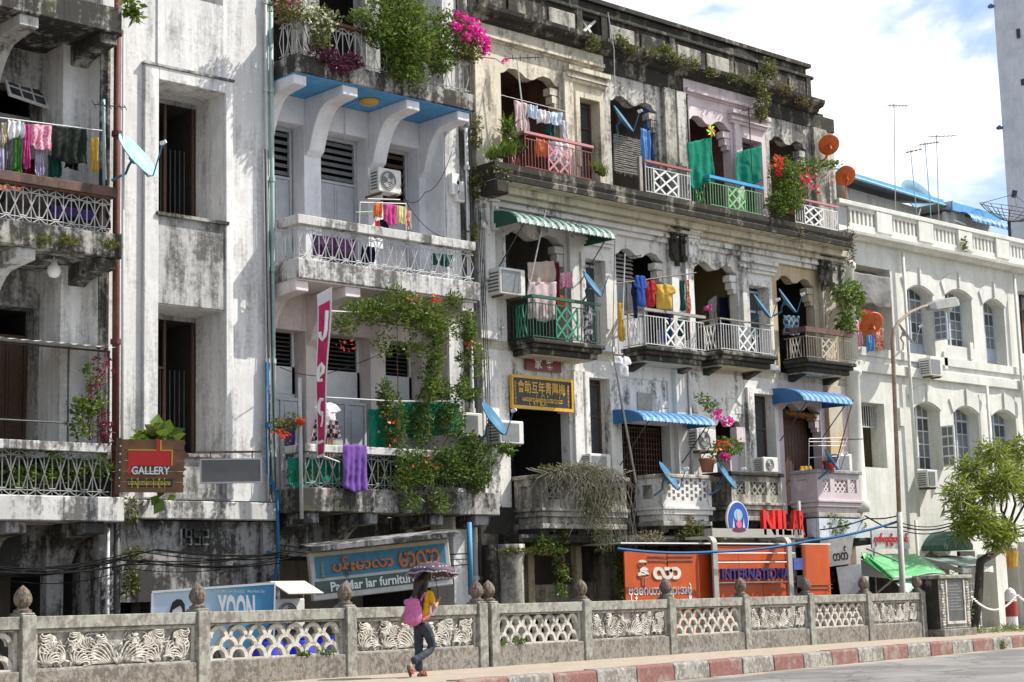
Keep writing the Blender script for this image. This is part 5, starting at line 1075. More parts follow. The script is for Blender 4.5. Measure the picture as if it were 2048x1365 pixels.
# shophouse top floor
tuft('spiky bright plant at the left end of the red railing, upper pot', [(27.776, -0.500, 12.225)], .55, 60, L_bright); tuft('spiky plants below the red railing at the corner of the black slab', [(27.322, -0.700, 11.462), (27.600, -0.750, 11.532), (27.081, -0.700, 11.388)], .5, 45, L_bright); tuft('spiky plants at the right end of the red railing', [(30.614, -0.700, 11.598), (30.737, -0.750, 11.517)], .42, 45, L_bright)
plant('dark leafy pots between the cream pillar and the red railing', 'plant', (27.918, -0.500, 11.659), [((27.760, -0.600, 12.102), (.3, .2, .25)), ((27.995, -0.600, 11.834), (.25, .2, .2))], L_dark, 420, .09)
def weed(label, pts, n, mat=L_olive, size=.09, drop=0):
    plant(label, 'weeds', pts[0][0], [(p, r) for p, r in pts], mat, n, size, group='weeds on the cornice', name='cornice_weeds', droop=drop)
weed('small weed tuft beside the cross ornament', [((30.909, -0.400, 15.044), (.22, .15, .2))], 260)
weed('grassy weeds along the cornice right of the hanging cable', [((31.987, -0.350, 15.317), (.25, .15, .2)), ((32.356, -0.350, 15.191), (.3, .15, .15)), ((33.091, -0.380, 15.223), (.35, .15, .12))], 700)
weed('pale bushy weeds on the cornice above the pale pink house', [((33.974, -0.380, 15.262), (.4, .2, .2)), ((34.674, -0.380, 15.234), (.4, .18, .15)), ((33.776, -0.300, 15.422), (.2, .15, .2))], 900, L_olive)
weed('row of small weeds on the cornice between the pink house and the big hanging weed', [((35.491, -0.380, 15.183), (.3, .12, .12)), ((36.331, -0.380, 15.203), (.3, .12, .12)), ((36.868, -0.380, 15.234), (.25, .12, .1))], 420)
weed('big weed hanging from the cornice right of the pink house', [((37.499, -0.400, 15.276), (.4, .25, .35)), ((37.620, -0.450, 14.782), (.3, .2, .4)), ((38.217, -0.300, 15.801), (.25, .2, .3)), ((37.523, -0.450, 14.362), (.2, .15, .2))], 1500, L_olive)
weed('sparse reddish weeds near the right end of the cornice', [((38.727, -0.400, 15.287), (.4, .15, .2)), ((39.512, -0.400, 15.062), (.35, .12, .12))], 420, leafmat('reddish weeds', (.16, .10, .05), (.12, .12, .03), (.2, .14, .08)))
weed('moss and roots hanging from the long balcony at the middle capitals', [((34.296, -0.300, 10.951), (.5, .25, .25)), ((33.792, -0.300, 10.751), (.3, .2, .25))], 500, L_dry, .09, .6)
weed('trailing weeds at the right end of the long balcony', [((40.885, -0.800, 11.288), (.2, .15, .25)), ((40.973, -0.750, 10.721), (.12, .1, .4)), ((38.478, -0.850, 10.977), (.12, .08, .45))], 420, L_dry, .08, .7)
weed('ferny moss under the end of the long balcony at the corner', [((27.216, -0.800, 11.064), (.35, .15, .15)), ((27.017, -0.400, 10.813), (.25, .2, .3))], 420, L_olive, .08, .6)
plant('big red-flowered bush over the right end of the long balcony', 'bush', (38.418, -0.500, 11.600), [((38.072, -0.750, 12.643), (.45, .35, .45), 2), ((38.114, -0.850, 11.991), (.5, .35, .45), 2), ((37.605, -0.800, 11.717), (.35, .3, .4)), ((39.434, -0.600, 13.096), (.45, .3, .25), .7), ((40.662, -0.400, 13.399), (.4, .25, .12), .3)], L_bright, 4500, .088, flowers=[(F_red, [((37.501, -0.950, 12.800), (.2, .12, .2)), ((39.000, -0.900, 12.609), (.45, .1, .35))], 90, .11)], pot=.2)
plant('climbing plant with long glossy leaves right of the brown railed balcony', 'climber', (39.727, -0.600, 8.451), [((40.774, -0.600, 9.702), (.35, .3, .35)), ((40.891, -0.650, 9.125), (.4, .3, .4)), ((40.612, -0.650, 8.666), (.3, .25, .25)), ((41.384, -0.500, 9.633), (.2, .2, .3))], L_bright, 620, .20, aspect=.3, droop=.4, st=[wig((39.720, -0.600, 8.380), (40.111, -0.400, 9.808), amp=.03), wig((39.868, -0.600, 8.749), (41.001, -0.600, 9.580), amp=.04)])
# dry creeper over the first masonry balcony
t = thing('dry_creeper', 'grey tangle of dry creeper draped over the first masonry balcony', 'creeper', (29.342, -1.000, 3.917))
for k in range(150):
    x = 1085 + rng.random()*165; a = np.array((28.101, -1.020, 4.053)); b = np.array((30.699, -1.020, 4.134)); f = rng.random(); p = a + (b-a)*f; p[2] += rng.random()*.25*math.sin(PI*f) - .05; p[1] -= rng.random()*.15
    l = (.5 + rng.random()*1.3)*(.35 + .9*f); q = p + np.array([rng.normal()*.35, -.1 - rng.random()*.15, -l]); m_ = (p + q)/2 + np.array([rng.normal()*.15, -.12, .12])
    MB_ = MB().tube([tuple(p + np.array([rng.normal()*.3, .1, .1])), tuple(p), tuple(m_), tuple(q)], .010, 4, .005)
    if k == 0: tot = MB()
    tot.add(MB_.v, MB_.f)
tot.ob('twigs', paint('dry twigs', (.17, .155, .12), .9, .4), t)
L_creep = leafmat('creeper shoots', (.13, .13, .06), (.22, .21, .11), (.06, .07, .025))
foliage('foliage', L_creep, t, [((29.249, -1.100, 4.083), (.8, .2, .2), 2), ((29.846, -1.150, 3.566), (.6, .2, .4), 2), ((29.939, -1.100, 2.687), (.35, .15, .5)), ((29.497, -1.150, 3.324), (.55, .15, .5)), ((28.745, -1.100, 3.893), (.5, .15, .25))], 5200, .10, aspect=.14, droop=.7)
foliage('green_shoots', L_olive, t, [((29.620, -1.200, 3.441), (.6, .15, .6)), ((28.267, -1.100, 4.110), (.3, .15, .12), .5)], 500, .09, aspect=.25)
plant('potted bougainvillea with pink flowers beside the rusty condenser', 'bougainvillea', (34.294, -0.700, 4.269), [((35.012, -0.800, 4.932), (.5, .3, .25), 2), ((34.700, -0.800, 4.725), (.35, .25, .2)), ((34.603, -0.700, 5.961), (.3, .15, .2), .6), ((34.221, -0.700, 6.133), (.2, .12, .15), .4)], L_bright, 1200, .085, flowers=[(F_mag, [((34.492, -0.900, 5.740), (.16, .1, .13)), ((34.937, -0.900, 5.569), (.12, .1, .12)), ((34.655, -1.000, 4.644), (.12, .1, .07))], 130, .10), (F_red, [((34.673, -1.000, 4.901), (.35, .1, .15))], 25, .1)], st=[wig((34.299, -0.700, 4.333), (35.012, -0.800, 4.932)), wig((34.299, -0.700, 4.333), (34.509, -0.700, 6.020))], pot=.2)
# ledge of the ground floor
for lab, p, r, n, mt in (('over the dark mezzanine opening', (28.296, -0.750, 2.426), (.35, .15, .2), 420, L_bright), ('under the dry creeper, twiggy', (28.908, -0.750, 2.696), (.25, .15, .4), 420, L_olive), ('rounded, left of the oval sign', (33.425, -0.750, 2.731), (.45, .3, .38), 1500, L_olive), ('low and yellowish beside the oval sign', (34.318, -0.750, 2.573), (.35, .25, .22), 600, L_olive), ('wide, above the end of the orange shopfront', (39.385, -0.750, 2.955), (.65, .3, .28), 1500, L_bright), ('small, hanging by the end of the ledge', (40.461, -0.750, 2.924), (.3, .2, .3), 420, L_olive), ('dry, beside the red letters', (31.972, -0.750, 2.597), (.5, .2, .15), 400, L_dry)):
    plant('shrub on the ground floor ledge, ' + lab, 'shrub', off(p, 0, .05, -.25), [(p, r)], mt, n, .085, group='ledge shrubs')
for lab, p, q in (('by the dark mezzanine opening', (28.759, -0.850, 2.285), (28.800, -0.850, 1.364)), ('beside the orange shopfront', (30.698, -0.850, 2.347), (30.816, -0.850, 1.276))):
    plant('hanging vine with pale leaves ' + lab, 'vine', p, [(a, (.14, .1, .18)) for a, b in trail(p, q, .1, 6, .05)], L_bright, 380, .085, droop=.8, group='hanging vines')
plant('yellow green moss mat on the ledge over the mezzanine openings', 'moss', (28.318, -0.800, 2.195), [((27.372, -0.800, 2.263), (.5, .08, .06)), ((28.320, -0.800, 2.241), (.7, .1, .08), 2)], L_olive, 1500, .06, st=[])
# small weeds on the balustrade, parapet and kerb
for lab, x, y, s in (('under the fish-scale panel nearest the blue shop sign', 560, 1308, -3.9), ('under the first fish-scale panel right of the joint', 1040, 1287, 0)):
    b = (17.278, -5.798, 0.000) if s else (22.008, -6.573, 0.000)
    plant('weed tuft on the balustrade plinth ' + lab, 'weeds', (b[0], bal_y(b[0]) - .1, .35), [((b[0], bal_y(b[0]) - .12, .40), (.16, .05, .06)), ((b[0] - .5, bal_y(b[0]) - .16, .37), (.12, .04, .03))], L_bright, 200, .055, group='balustrade weeds', st=[])
plant('small weed growing from the white parapet', 'weeds', (47.917, -0.100, 11.725), [((47.862, -0.150, 11.921), (.15, .1, .25))], L_olive, 120, .1)
plant('weeds in the gap of the kerb at the right edge', 'weeds', (39.085, -5.827, -0.200), [((40.279, -5.023, -0.150), (.12, .12, .12)), ((36.619, -7.413, -0.200), (.15, .12, .1)), ((38.726, -6.601, -0.250), (.35, .1, .08))], L_bright, 600, .06)
gt = foliage('grass', L_bright, None, [((38.4 + k*.9, bal_y(38.4 + k*.9) - .3 + .5*rng.random(), 0.0), (.7, .6, .12)) for k in range(14)], 5200, .13, aspect=.12); kind(gt, 'stuff'); gt['label'] = 'bright verge grass around the tree foot'
gt['category'] = 'grass'

# ------------------------------------------------------------------ laundry
TEX = {}
def crease(o, st, sc_):
    """irregular creases"""
    if sc_ not in TEX: TEX[sc_] = bpy.data.textures.new('creases', 'CLOUDS'); TEX[sc_].noise_scale = sc_; TEX[sc_].noise_depth = 2
    s = o.modifiers.new('sub', 'SUBSURF'); s.levels = 1; s.render_levels = 1; d = o.modifiers.new('creases', 'DISPLACE'); d.texture = TEX[sc_]; d.strength = st; d.mid_level = .5; d.texture_coords = 'GLOBAL'
def cloth(label, a, b, h, mat, cat='cloth', group='laundry on the lines', folds=5, amp=.036, flare=1.0, name='hung_cloth', sag=.0, hem=.03):
    """cloth hung between two points a, b (top corners), h metres long, with soft vertical folds"""
    a = np.array(a, float); b = np.array(b, float); d = b - a; L_ = np.linalg.norm(d); n = np.array([d[1], -d[0], 0]); n = n/(np.linalg.norm(n) + 1e-9); nx, nz = 18, 9; V = []; F = []; ph = rng.random()*6
    for j in range(nz + 1):
        t = j/nz
        for i in range(nx + 1):
            s = i/nx; ss = .5 + (s - .5)*(1 + (flare - 1)*t); p = a + d*ss; p = p + n*(amp*(.35 + .9*t)*math.sin(folds*2*PI*s + ph + t*1.3) + amp*.5*math.sin(folds*3.7*s + 3*t + ph))
            p = p + n*amp*.9*math.sin(7*t + 4*s + ph)*t; p[2] -= h*t*(1 + .05*math.sin(9*s + ph)) + (sag + .018)*abs(math.sin(PI*(2 + folds % 2)*s))*(1 - t*.5) + hem*t*math.sin(5*s + ph); V.append(tuple(p))
    for j in range(nz):
        for i in range(nx): k = j*(nx+1) + i; F.append((k, k+1, k+nx+2, k+nx+1))
    o = from_np(name, V, F, mat, None, True); tag(o, label, cat, group); crease(o, .05, .16); m = o.modifiers.new('thick', 'SOLIDIFY'); m.thickness = .008; return o
def shirt(label, c, w_, h, mat, cat='shirt', group='laundry on the lines', yaw=0., sleeve=.30, name='hung_shirt'):
    """t-shirt on a hanger: shaped front with sleeves, neck and creases; c = top centre"""
    hw = w_/2; out_ = [(-.10*w_, 0), (-hw*.95, -.05*h), (-hw*1.38, -.05*h - sleeve*h*.85), (-hw*1.08, -.12*h - sleeve*h), (-hw*.80, -.30*h), (-hw*.86, -h), (hw*.86, -h*1.01), (hw*.80, -.30*h), (hw*1.08, -.12*h - sleeve*h), (hw*1.38, -.05*h - sleeve*h*.85), (hw*.95, -.05*h), (.10*w_, 0), (0, -.06*h)]
    P = []
    for i in range(len(out_)):
        p, q = out_[i], out_[(i+1) % len(out_)]
        for k in range(3): P.append((p[0] + (q[0]-p[0])*k/3, p[1] + (q[1]-p[1])*k/3))
    ph = rng.random()*6; V = []; n = len(P); cx, cz = 0, -.45*h
    for sgn in (-1, 1):
        for f in (1.0, .72, .38):
            for x, z in P:
                xx, zz = cx + (x-cx)*f, cz + (z-cz)*f; bul = .012 + .05*(1-f); V.append((xx, sgn*bul + .018*math.sin(16*xx/w_ + ph + zz*3), zz))
        V.append((cx, sgn*.055, cz))
    F = []; o2 = 3*n + 1
    for base, flip in ((0, False), (o2, True)):
        for r in range(2):
            for i in range(n):
                q = (base + r*n + i, base + r*n + (i+1) % n, base + (r+1)*n + (i+1) % n, base + (r+1)*n + i); F.append(q[::-1] if flip else q)
        for i in range(n): q = (base + 2*n + i, base + 2*n + (i+1) % n, base + 3*n); F.append(q[::-1] if flip else q)
    for i in range(n): F.append((i, o2 + i, o2 + (i+1) % n, (i+1) % n))
    me = bpy.data.meshes.new(name); me.from_pydata(V, [], F); o = mk(name, me, mat, None, True); crease(o, .045, .12); o.location = c; o.rotation_euler = (0, 0, yaw); return tag(o, label, cat, group)
def rod(label, a, b, r=.014, mat=M_white_m, cat='pole', name='drying_pole', group='drying poles'):
    m = MB().tube(wig(a, b, 4, .0), r, 6); return tag(m.ob(name, mat), label, cat, group)
CW = {k: clothmat('cloth ' + k, [.86*c + .14*sum(v)/3 for c in v]) for k, v in dict(white=(.74, .73, .76), cream=(.72, .62, .40), green=(.08, .30, .05), magenta=(.62, .04, .26), pink=(.75, .36, .48), darkgreen=(.028, .035, .028), yellow=(.80, .52, .04), lilac=(.50, .48, .66), wine=(.16, .012, .03), teal=(.02, .13, .11), navy=(.015, .022, .07), blue=(.02, .09, .42), red=(.55, .02, .02), purple=(.20, .075, .40), skyblue=(.60, .74, .85), palepink=(.66, .50, .50), beige=(.60, .48, .38), black=(.02, .02, .022), tarp=(.30, .29, .28), lemon=(.75, .65, .28), orange=(.80, .20, .03), violet=(.12, .06, .30), tan=(.45, .30, .16), bluecl=(.12, .33, .68)).items()}
CW['floral'] = clothmat('red floral print', (.60, .05, .05), (.75, .55, .40), 26); CW['plaid'] = clothmat('plaid cloth', (.05, .015, .03), (.35, .30, .30), 11, check=True); CW['bluecheck'] = clothmat('blue checked cloth', (.03, .07, .10), (.22, .30, .36), 9, check=True); CW['net'] = clothmat('green shade net', (.02, .26, .17), (.03, .36, .24), 40, .45); CW['pinkdots'] = clothmat('pink print', (.75, .20, .34), (.8, .55, .6), 30)
yl = -.45
rod('drying line pole of the upper left balcony, above the dark green sheet', (14.515, -0.450, 10.292), (16.966, -0.450, 10.417), .012)
for lab, a, b, h, c in (('white top on the upper left line, left of the pink lace', (14.956, -0.450, 10.291), (15.302, -0.450, 10.322), .34, 'white'), ('cream garment near the left edge of the upper left line', (14.852, -0.420, 10.232), (14.972, -0.420, 10.243), .40, 'cream'), ('green trousers hanging below the white top', (15.128, -0.400, 10.061), (15.281, -0.400, 10.067), .75, 'green'), ('grey green shirt at the left of the green trousers', (14.998, -0.300, 9.993), (15.119, -0.300, 10.004), .62, 'tarp'), ('bright magenta scarf on the upper left line', (15.293, -0.450, 10.272), (15.426, -0.450, 10.285), .85, 'magenta'), ('pink and white lace cloth beside the dark green sheet', (15.446, -0.450, 10.308), (15.883, -0.450, 10.343), .48, 'pinkdots'), ('lilac trousers below the pink lace cloth', (15.613, -0.300, 9.997), (15.801, -0.300, 10.008), .66, 'lilac'), ('wine red cloth low behind the magenta scarf', (15.381, -0.200, 9.688), (15.670, -0.200, 9.704), .40, 'wine'), ('large dark green sheet on the upper left line', (15.904, -0.450, 10.347), (16.629, -0.450, 10.400), .70, 'darkgreen'), ('teal cloth under the dark green sheet', (15.930, -0.200, 9.824), (16.216, -0.200, 9.839), .42, 'teal'), ('black frilled cloth under the dark green sheet', (16.322, -0.200, 9.866), (16.602, -0.200, 9.880), .25, 'black'), ('lilac cloth at the left edge of the upper left line', (14.704, -0.400, 10.048), (14.935, -0.400, 10.067), .8, 'lilac'), ('yellow cloth hanging alone right of the dark green sheet', (16.689, -0.500, 10.240), (16.841, -0.500, 10.255), .68, 'yellow')):
    cloth(lab, a, b, h, CW[c], folds=3 if h < .5 else 4)
cloth('orange brown cloth behind the upper left wire railing', (14.660, -0.400, 9.247), (15.314, -0.400, 9.279), .30, CW['orange']); cloth('purple cloth behind the upper left wire railing, right of the orange one', (15.943, -0.300, 8.845), (16.849, -0.300, 8.851), .22, CW['violet'])
cloth('black sheet added as shade behind the lower left wire railing', (14.615, -0.300, 3.958), (17.293, -0.300, 4.057), .78, CW['black'], 'sheet added as shade', folds=6, name='added_shade_sheet'); cloth('deep brown sheet added as shade behind the upper left wire railing', (14.563, -0.200, 9.130), (17.310, -0.200, 9.153), .62, clothmat('deep brown sheet added as shade', (.04, .03, .026)), 'sheet', folds=5)  # both sheets added to stand for the dark behind these railings
# white wire balcony
rk = thing('clothes_rack', 'white folding clothes rack behind the white wire balcony', 'clothes rack', (23.991, -0.300, 9.253))
for a, b in (((23.361, -0.400, 9.885), (24.674, -0.400, 10.033)), ((23.812, -0.100, 10.084), (24.749, -0.100, 10.193)), ((23.361, -0.400, 9.885), (23.321, -0.400, 9.151)), ((24.674, -0.400, 10.033), (24.655, -0.400, 9.205))): MB().tube([a, b], .012, 5).ob('rack_bar', M_white_m, rk)
for lab, a, b, h, c in (('magenta towel on the clothes rack', (24.022, -0.420, 9.951), (24.381, -0.420, 9.966), .46, 'magenta'), ('lemon yellow towel on the clothes rack', (24.380, -0.420, 9.955), (24.627, -0.420, 9.965), .42, 'lemon'), ('red floral cloth at the right end of the clothes rack', (24.659, -0.380, 9.920), (24.776, -0.380, 9.924), .38, 'floral'), ('pink cloth behind the floral one on the clothes rack', (24.696, -0.300, 9.917), (24.915, -0.300, 9.923), .42, 'palepink'), ('orange and green cloth at the left of the clothes rack', (23.724, -0.420, 9.943), (23.951, -0.420, 9.952), .34, 'orange'), ('small red cloth below the orange one on the rack', (23.745, -0.420, 9.539), (23.900, -0.420, 9.549), .36, 'red'), ('navy cloth below the magenta towel', (23.958, -0.350, 9.603), (24.215, -0.350, 9.614), .2, 'navy')): cloth(lab, a, b, h, CW[c], folds=3, amp=.02)
cloth('dark purple patterned cloth behind the white wire rail', (22.134, -0.300, 9.042), (23.314, -0.300, 9.056), .55, clothmat('purple print', (.12, .05, .16), (.05, .03, .06), 20)); cloth('white board-like sheet behind the white wire rail', (23.791, -0.400, 8.929), (24.649, -0.400, 8.952), .44, CW['white'], amp=.01); cloth('dark green cloth right behind the white wire rail', (25.516, -0.300, 9.038), (26.120, -0.300, 9.051), .3, CW['teal']); cloth('green and dark bundle beside the white sheet behind the wire rail', (23.451, -0.300, 8.961), (23.815, -0.300, 8.960), .4, CW['navy'])
for k, (a, b) in enumerate((((23.207, -0.450, 9.631), (23.668, -0.450, 9.704)),)):
    hg = thing('clothes_hanger', 'light green clothes hanger at the left of the rack', 'hanger', a); MB().tube([a, off(a, .3, 0, .05), b, off(a, 0, 0, -.0)], .010, 5).ob('wire', paint('green plastic', (.30, .55, .15), .4), hg)
# leafy balcony
shirt('white school shirt hanging behind the red vertical banner', (22.296, -0.550, 5.386), .55, .50, CW['white'], yaw=.1); cloth('plaid skirt under the white school shirt', (21.916, -0.580, 5.013), (22.519, -0.580, 5.023), .42, CW['plaid'], 'skirt', flare=1.35, folds=4)
cloth('purple sarong hung over the leafy balcony rail', (22.401, -0.930, 4.479), (23.025, -0.930, 4.484), .98, CW['purple'], 'sarong', folds=4, amp=.022); cloth('green shade net behind the shrubs of the leafy balcony, right part', (24.441, -0.350, 5.532), (26.205, -0.350, 5.635), .75, CW['net'], 'net', folds=3, amp=.05); cloth('green shade net left of the vine post', (23.528, -0.400, 5.331), (24.255, -0.400, 5.405), .95, CW['net'], 'net', folds=2); cloth('long tan cloth behind the plaid skirt', (22.202, -0.400, 4.685), (22.571, -0.400, 4.680), 1.05, CW['tan'])
cloth('dark sheet added as shade along the inside of the leafy balcony rail', (22.272, -0.300, 4.273), (26.824, -0.300, 4.490), .75, clothmat('deep green shade', (.02, .04, .03)), 'sheet added as shade', folds=8); cloth('green sheet behind the leafy balcony rail at its left end', (21.288, -0.500, 4.189), (22.781, -0.500, 4.244), .6, CW['net'], 'net'); cloth('violet cloth by the left shutter of the leafy balcony', (21.736, 0.200, 5.110), (21.970, 0.200, 5.111), .85, CW['violet'])  # first sheet added to stand for the dark inside this rail
# shophouse top floor
rod('drying line over the red railing', (27.749, -0.300, 13.154), (29.951, -0.500, 13.049), .006)
for lab, a, b, h, c in (('pinkish blanket hanging at the left of the red railing', (28.113, -0.400, 13.072), (28.577, -0.400, 13.056), .78, 'palepink'), ('pale blue cloth, first of the row over the red railing', (28.512, -0.450, 13.033), (28.815, -0.450, 13.037), .34, 'skyblue'), ('white cloth in the middle of the row over the red railing', (28.795, -0.450, 12.971), (29.237, -0.450, 12.986), .34, 'white'), ('pale blue cloth, last of the row over the red railing', (29.236, -0.450, 12.973), (29.703, -0.450, 13.017), .32, 'skyblue'), ('dark green cloth hanging behind the row over the red railing', (29.373, -0.200, 12.902), (29.650, -0.200, 12.911), .45, 'teal'), ('white scarf hanging over the right part of the red railing', (29.527, -0.600, 12.775), (29.700, -0.600, 12.780), .5, 'white'), ('white sheet behind the crossed red bars', (29.204, -0.400, 12.260), (29.893, -0.400, 12.272), .55, 'white'), ('orange cloth behind the left bars of the red railing', (28.781, -0.400, 12.253), (29.203, -0.400, 12.235), .45, 'orange'), ('long blue sheet hanging in the second top arch', (32.570, -0.400, 13.146), (32.911, -0.400, 13.110), .95, 'bluecl'), ('darker blue curtain in the shadow of the second top arch', (33.418, 0.200, 13.968), (33.690, 0.200, 13.948), 1.4, 'blue')): cloth(lab, a, b, h, CW[c], folds=3)
wk = thing('wicker_screen', 'broken wicker screen leaning on the top balcony below the blue dish', 'screen', (31.697, -0.700, 11.567))
a0, b0 = np.array((31.283, -0.680, 12.697)), np.array((32.206, -0.680, 12.694)); 
for k in range(22): p = a0 + (b0-a0)*k/21; MB().tube([tuple(p + np.array([0, .0, rng.normal()*.05])), tuple(p + np.array([-.05 + .004*k, .0, -.98 + rng.normal()*.03]))], .010, 4).ob('cane', M_wood_h, wk)
for k in range(18): z = -.02 - k*.054; MB().tube(wig(tuple(a0 + np.array([-.03, -.012, z])), tuple(b0 + np.array([.03, -.012, z])), 5, .008), .010, 4).ob('cane', M_wood_h, wk)
part('board', M_wood_h, wk, (b0[0] - .08, b0[0] + .02, -.74, -.70, 11.3, 12.25))
cloth('green shade net at the left of the pink top balcony', (34.219, -0.550, 12.985), (35.249, -0.550, 13.305), 1.25, CW['net'], 'net', folds=3); cloth('green shade net at the right of the pink top balcony', (36.248, -0.500, 13.047), (37.345, -0.500, 13.407), 1.0, CW['net'], 'net', folds=2, amp=.05)
t = thing('pinwheel', 'green and red paper pinwheel on a stick between the green nets', 'pinwheel', (35.104, -0.600, 12.913)); MB().tube([(35.104, -0.600, 12.913), (35.136, -0.600, 13.399)], .008, 5).ob('stick', M_wood, t)
c0 = Vector((35.115, -0.620, 13.433))
for k in range(8): a = k*PI/4; MB().prism([(c0.x, c0.z), (c0.x + .2*math.cos(a), c0.z + .2*math.sin(a)), (c0.x + .13*math.cos(a+.5), c0.z + .13*math.sin(a+.5))], 'y', c0.y - .012*(k % 2) - .02, c0.y - .01*(k % 2)).ob('vane', paint('lime paper' if k % 3 else 'red paper', (.35, .75, .05) if k % 3 else (.7, .05, .04), .5), t)
cloth('red flag in the big bush at the right end of the long balcony', (37.411, -0.900, 12.796), (37.741, -0.900, 12.818), .3, CW['red'])
# third floor
cloth('large beige and pink blanket over the green railed balcony', (28.280, -0.500, 9.090), (29.201, -0.500, 9.244), .52, CW['beige'], folds=3); cloth('pink lower half of the blanket over the green railed balcony', (28.292, -0.520, 8.629), (29.227, -0.520, 8.728), .95, CW['palepink'], folds=3); cloth('pink frilly clothes hanging right of the beige blanket', (29.392, -0.500, 8.971), (29.806, -0.500, 9.041), .4, CW['pinkdots']); cloth('orange cloth low behind the green railing', (29.283, -0.500, 8.407), (29.538, -0.500, 8.408), .3, CW['orange']); cloth('red stick-like garment beside the pink frilly clothes', (29.216, -0.500, 9.197), (29.351, -0.500, 9.200), .85, CW['wine']); cloth('grey and white mop of rags on the green railing', (29.838, -0.840, 8.192), (30.113, -0.840, 8.170), .85, clothmat('grey rags', (.5, .5, .5), (.08, .08, .08), 12))
rod('bamboo drying pole with the coloured shirts', (31.084, -0.750, 8.829), (34.122, -0.750, 9.440), .018, M_wood)
for lab, p, wd, h, c in (('navy shirt seen edge on, first on the bamboo pole', (31.797, -0.700, 8.988), .16, .95, 'navy'), ('blue shirt second on the bamboo pole', (31.940, -0.780, 9.144), .34, .82, 'blue'), ('red shirt between the blue and the yellow one', (32.312, -0.740, 9.063), .34, .70, 'red'), ('yellow shirt in the middle of the bamboo pole', (32.764, -0.820, 8.996), .52, .66, 'yellow'), ('dark blue shirt below the yellow one', (32.841, -0.700, 8.377), .45, .55, 'navy'), ('white baby shirt hanging under the balcony corner by the wires', (31.064, -0.900, 7.010), .42, .52, 'white')): shirt(lab, p, wd, h, CW[c], yaw=-.5 if 'yellow' in lab else -.15)
for lab, a, b, h, c in (('green scarf near the right end of the bamboo pole', (33.494, -0.740, 9.190), (33.630, -0.740, 9.204), .8, 'teal'), ('patterned red scarf at the right end of the bamboo pole', (33.709, -0.740, 9.213), (33.846, -0.740, 9.227), .85, 'floral'), ('ochre cloth behind the left bars of the second third-floor balcony', (31.504, -0.400, 8.456), (31.686, -0.400, 8.461), .95, 'yellow'), ('blue trousers behind the second third-floor balcony', (32.896, -0.500, 8.126), (33.412, -0.500, 8.147), .55, 'blue'), ('dark green cloth behind the right bars of the second third-floor balcony', (33.611, -0.500, 8.257), (33.941, -0.500, 8.261), .5, 'teal'), ('red cloth behind the second third-floor balcony', (33.936, -0.400, 8.235), (34.212, -0.400, 8.260), .5, 'wine'), ('pink cloth on a stick between the two third-floor balconies', (34.343, -0.800, 8.572), (34.607, -0.800, 8.664), .14, 'magenta'), ('grey cloth hanging inside the ochre room', (35.835, 0.300, 9.052), (36.137, 0.300, 9.220), .8, 'tarp'), ('blue cloth inside the ochre room', (36.575, 0.600, 9.239), (37.045, 0.600, 9.286), .9, 'navy'), ('blue checked cloth inside the arch behind the brown railing', (38.421, -0.200, 8.813), (39.097, -0.200, 8.847), .55, 'bluecheck')): cloth(lab, a, b, h, CW[c], folds=3)
# white block loggia and pink balcony
cloth('grey tarpaulin blind hanging in the white loggia', (41.835, -0.050, 10.460), (43.792, -0.050, 10.478), .95, CW['tarp'], 'tarpaulin', folds=2, amp=.04, flare=1.0)
for lab, a, b, h, c in (('pink striped cloths hanging in the white loggia, left', (41.686, -0.200, 8.970), (42.080, -0.200, 9.006), .75, 'pinkdots'), ('red cloth above the lowest orange dish', (42.132, -0.150, 9.344), (42.702, -0.150, 9.339), .35, 'red'), ('blue and yellow cloth below the lowest orange dish', (42.168, -0.250, 8.593), (42.515, -0.250, 8.608), .5, 'bluecl'), ('red and white cloth right below the lowest orange dish', (42.657, -0.200, 8.835), (43.109, -0.200, 8.845), .65, 'floral')): cloth(lab, a, b, h, CW[c], folds=3)
cloth('red clothes bunched on a hanger over the pink balcony', (39.112, -0.750, 4.732), (39.613, -0.750, 4.749), .32, CW['red'], folds=5); cloth('yellow garland of cloth at the left of the pink balcony', (38.663, -0.300, 4.613), (39.156, -0.300, 4.629), .22, CW['yellow'], folds=6); cloth('faded orange paper banner across the pink-walled arch', (38.490, -0.050, 6.176), (39.840, -0.050, 6.138), .16, clothmat('faded orange print', (.35, .14, .04), (.12, .08, .04), 14), 'banner')
rk = thing('drying_rack', 'white wall-mounted drying rack over the pink balcony', 'drying rack', (39.807, -0.500, 5.223))
for a, b in (((38.471, -0.800, 5.306), (40.064, -0.800, 5.404)), ((38.727, -0.600, 5.252), (40.375, -0.600, 5.322)), ((38.981, -0.400, 5.169), (40.686, -0.400, 5.239)), ((38.471, -0.800, 5.306), (38.401, -0.800, 4.485)), ((40.064, -0.800, 5.404), (40.081, -0.800, 4.581)), ((38.427, -0.800, 4.785), (40.064, -0.800, 4.901))): MB().tube([a, b], .011, 5).ob('rack_bar', M_white_m, rk)

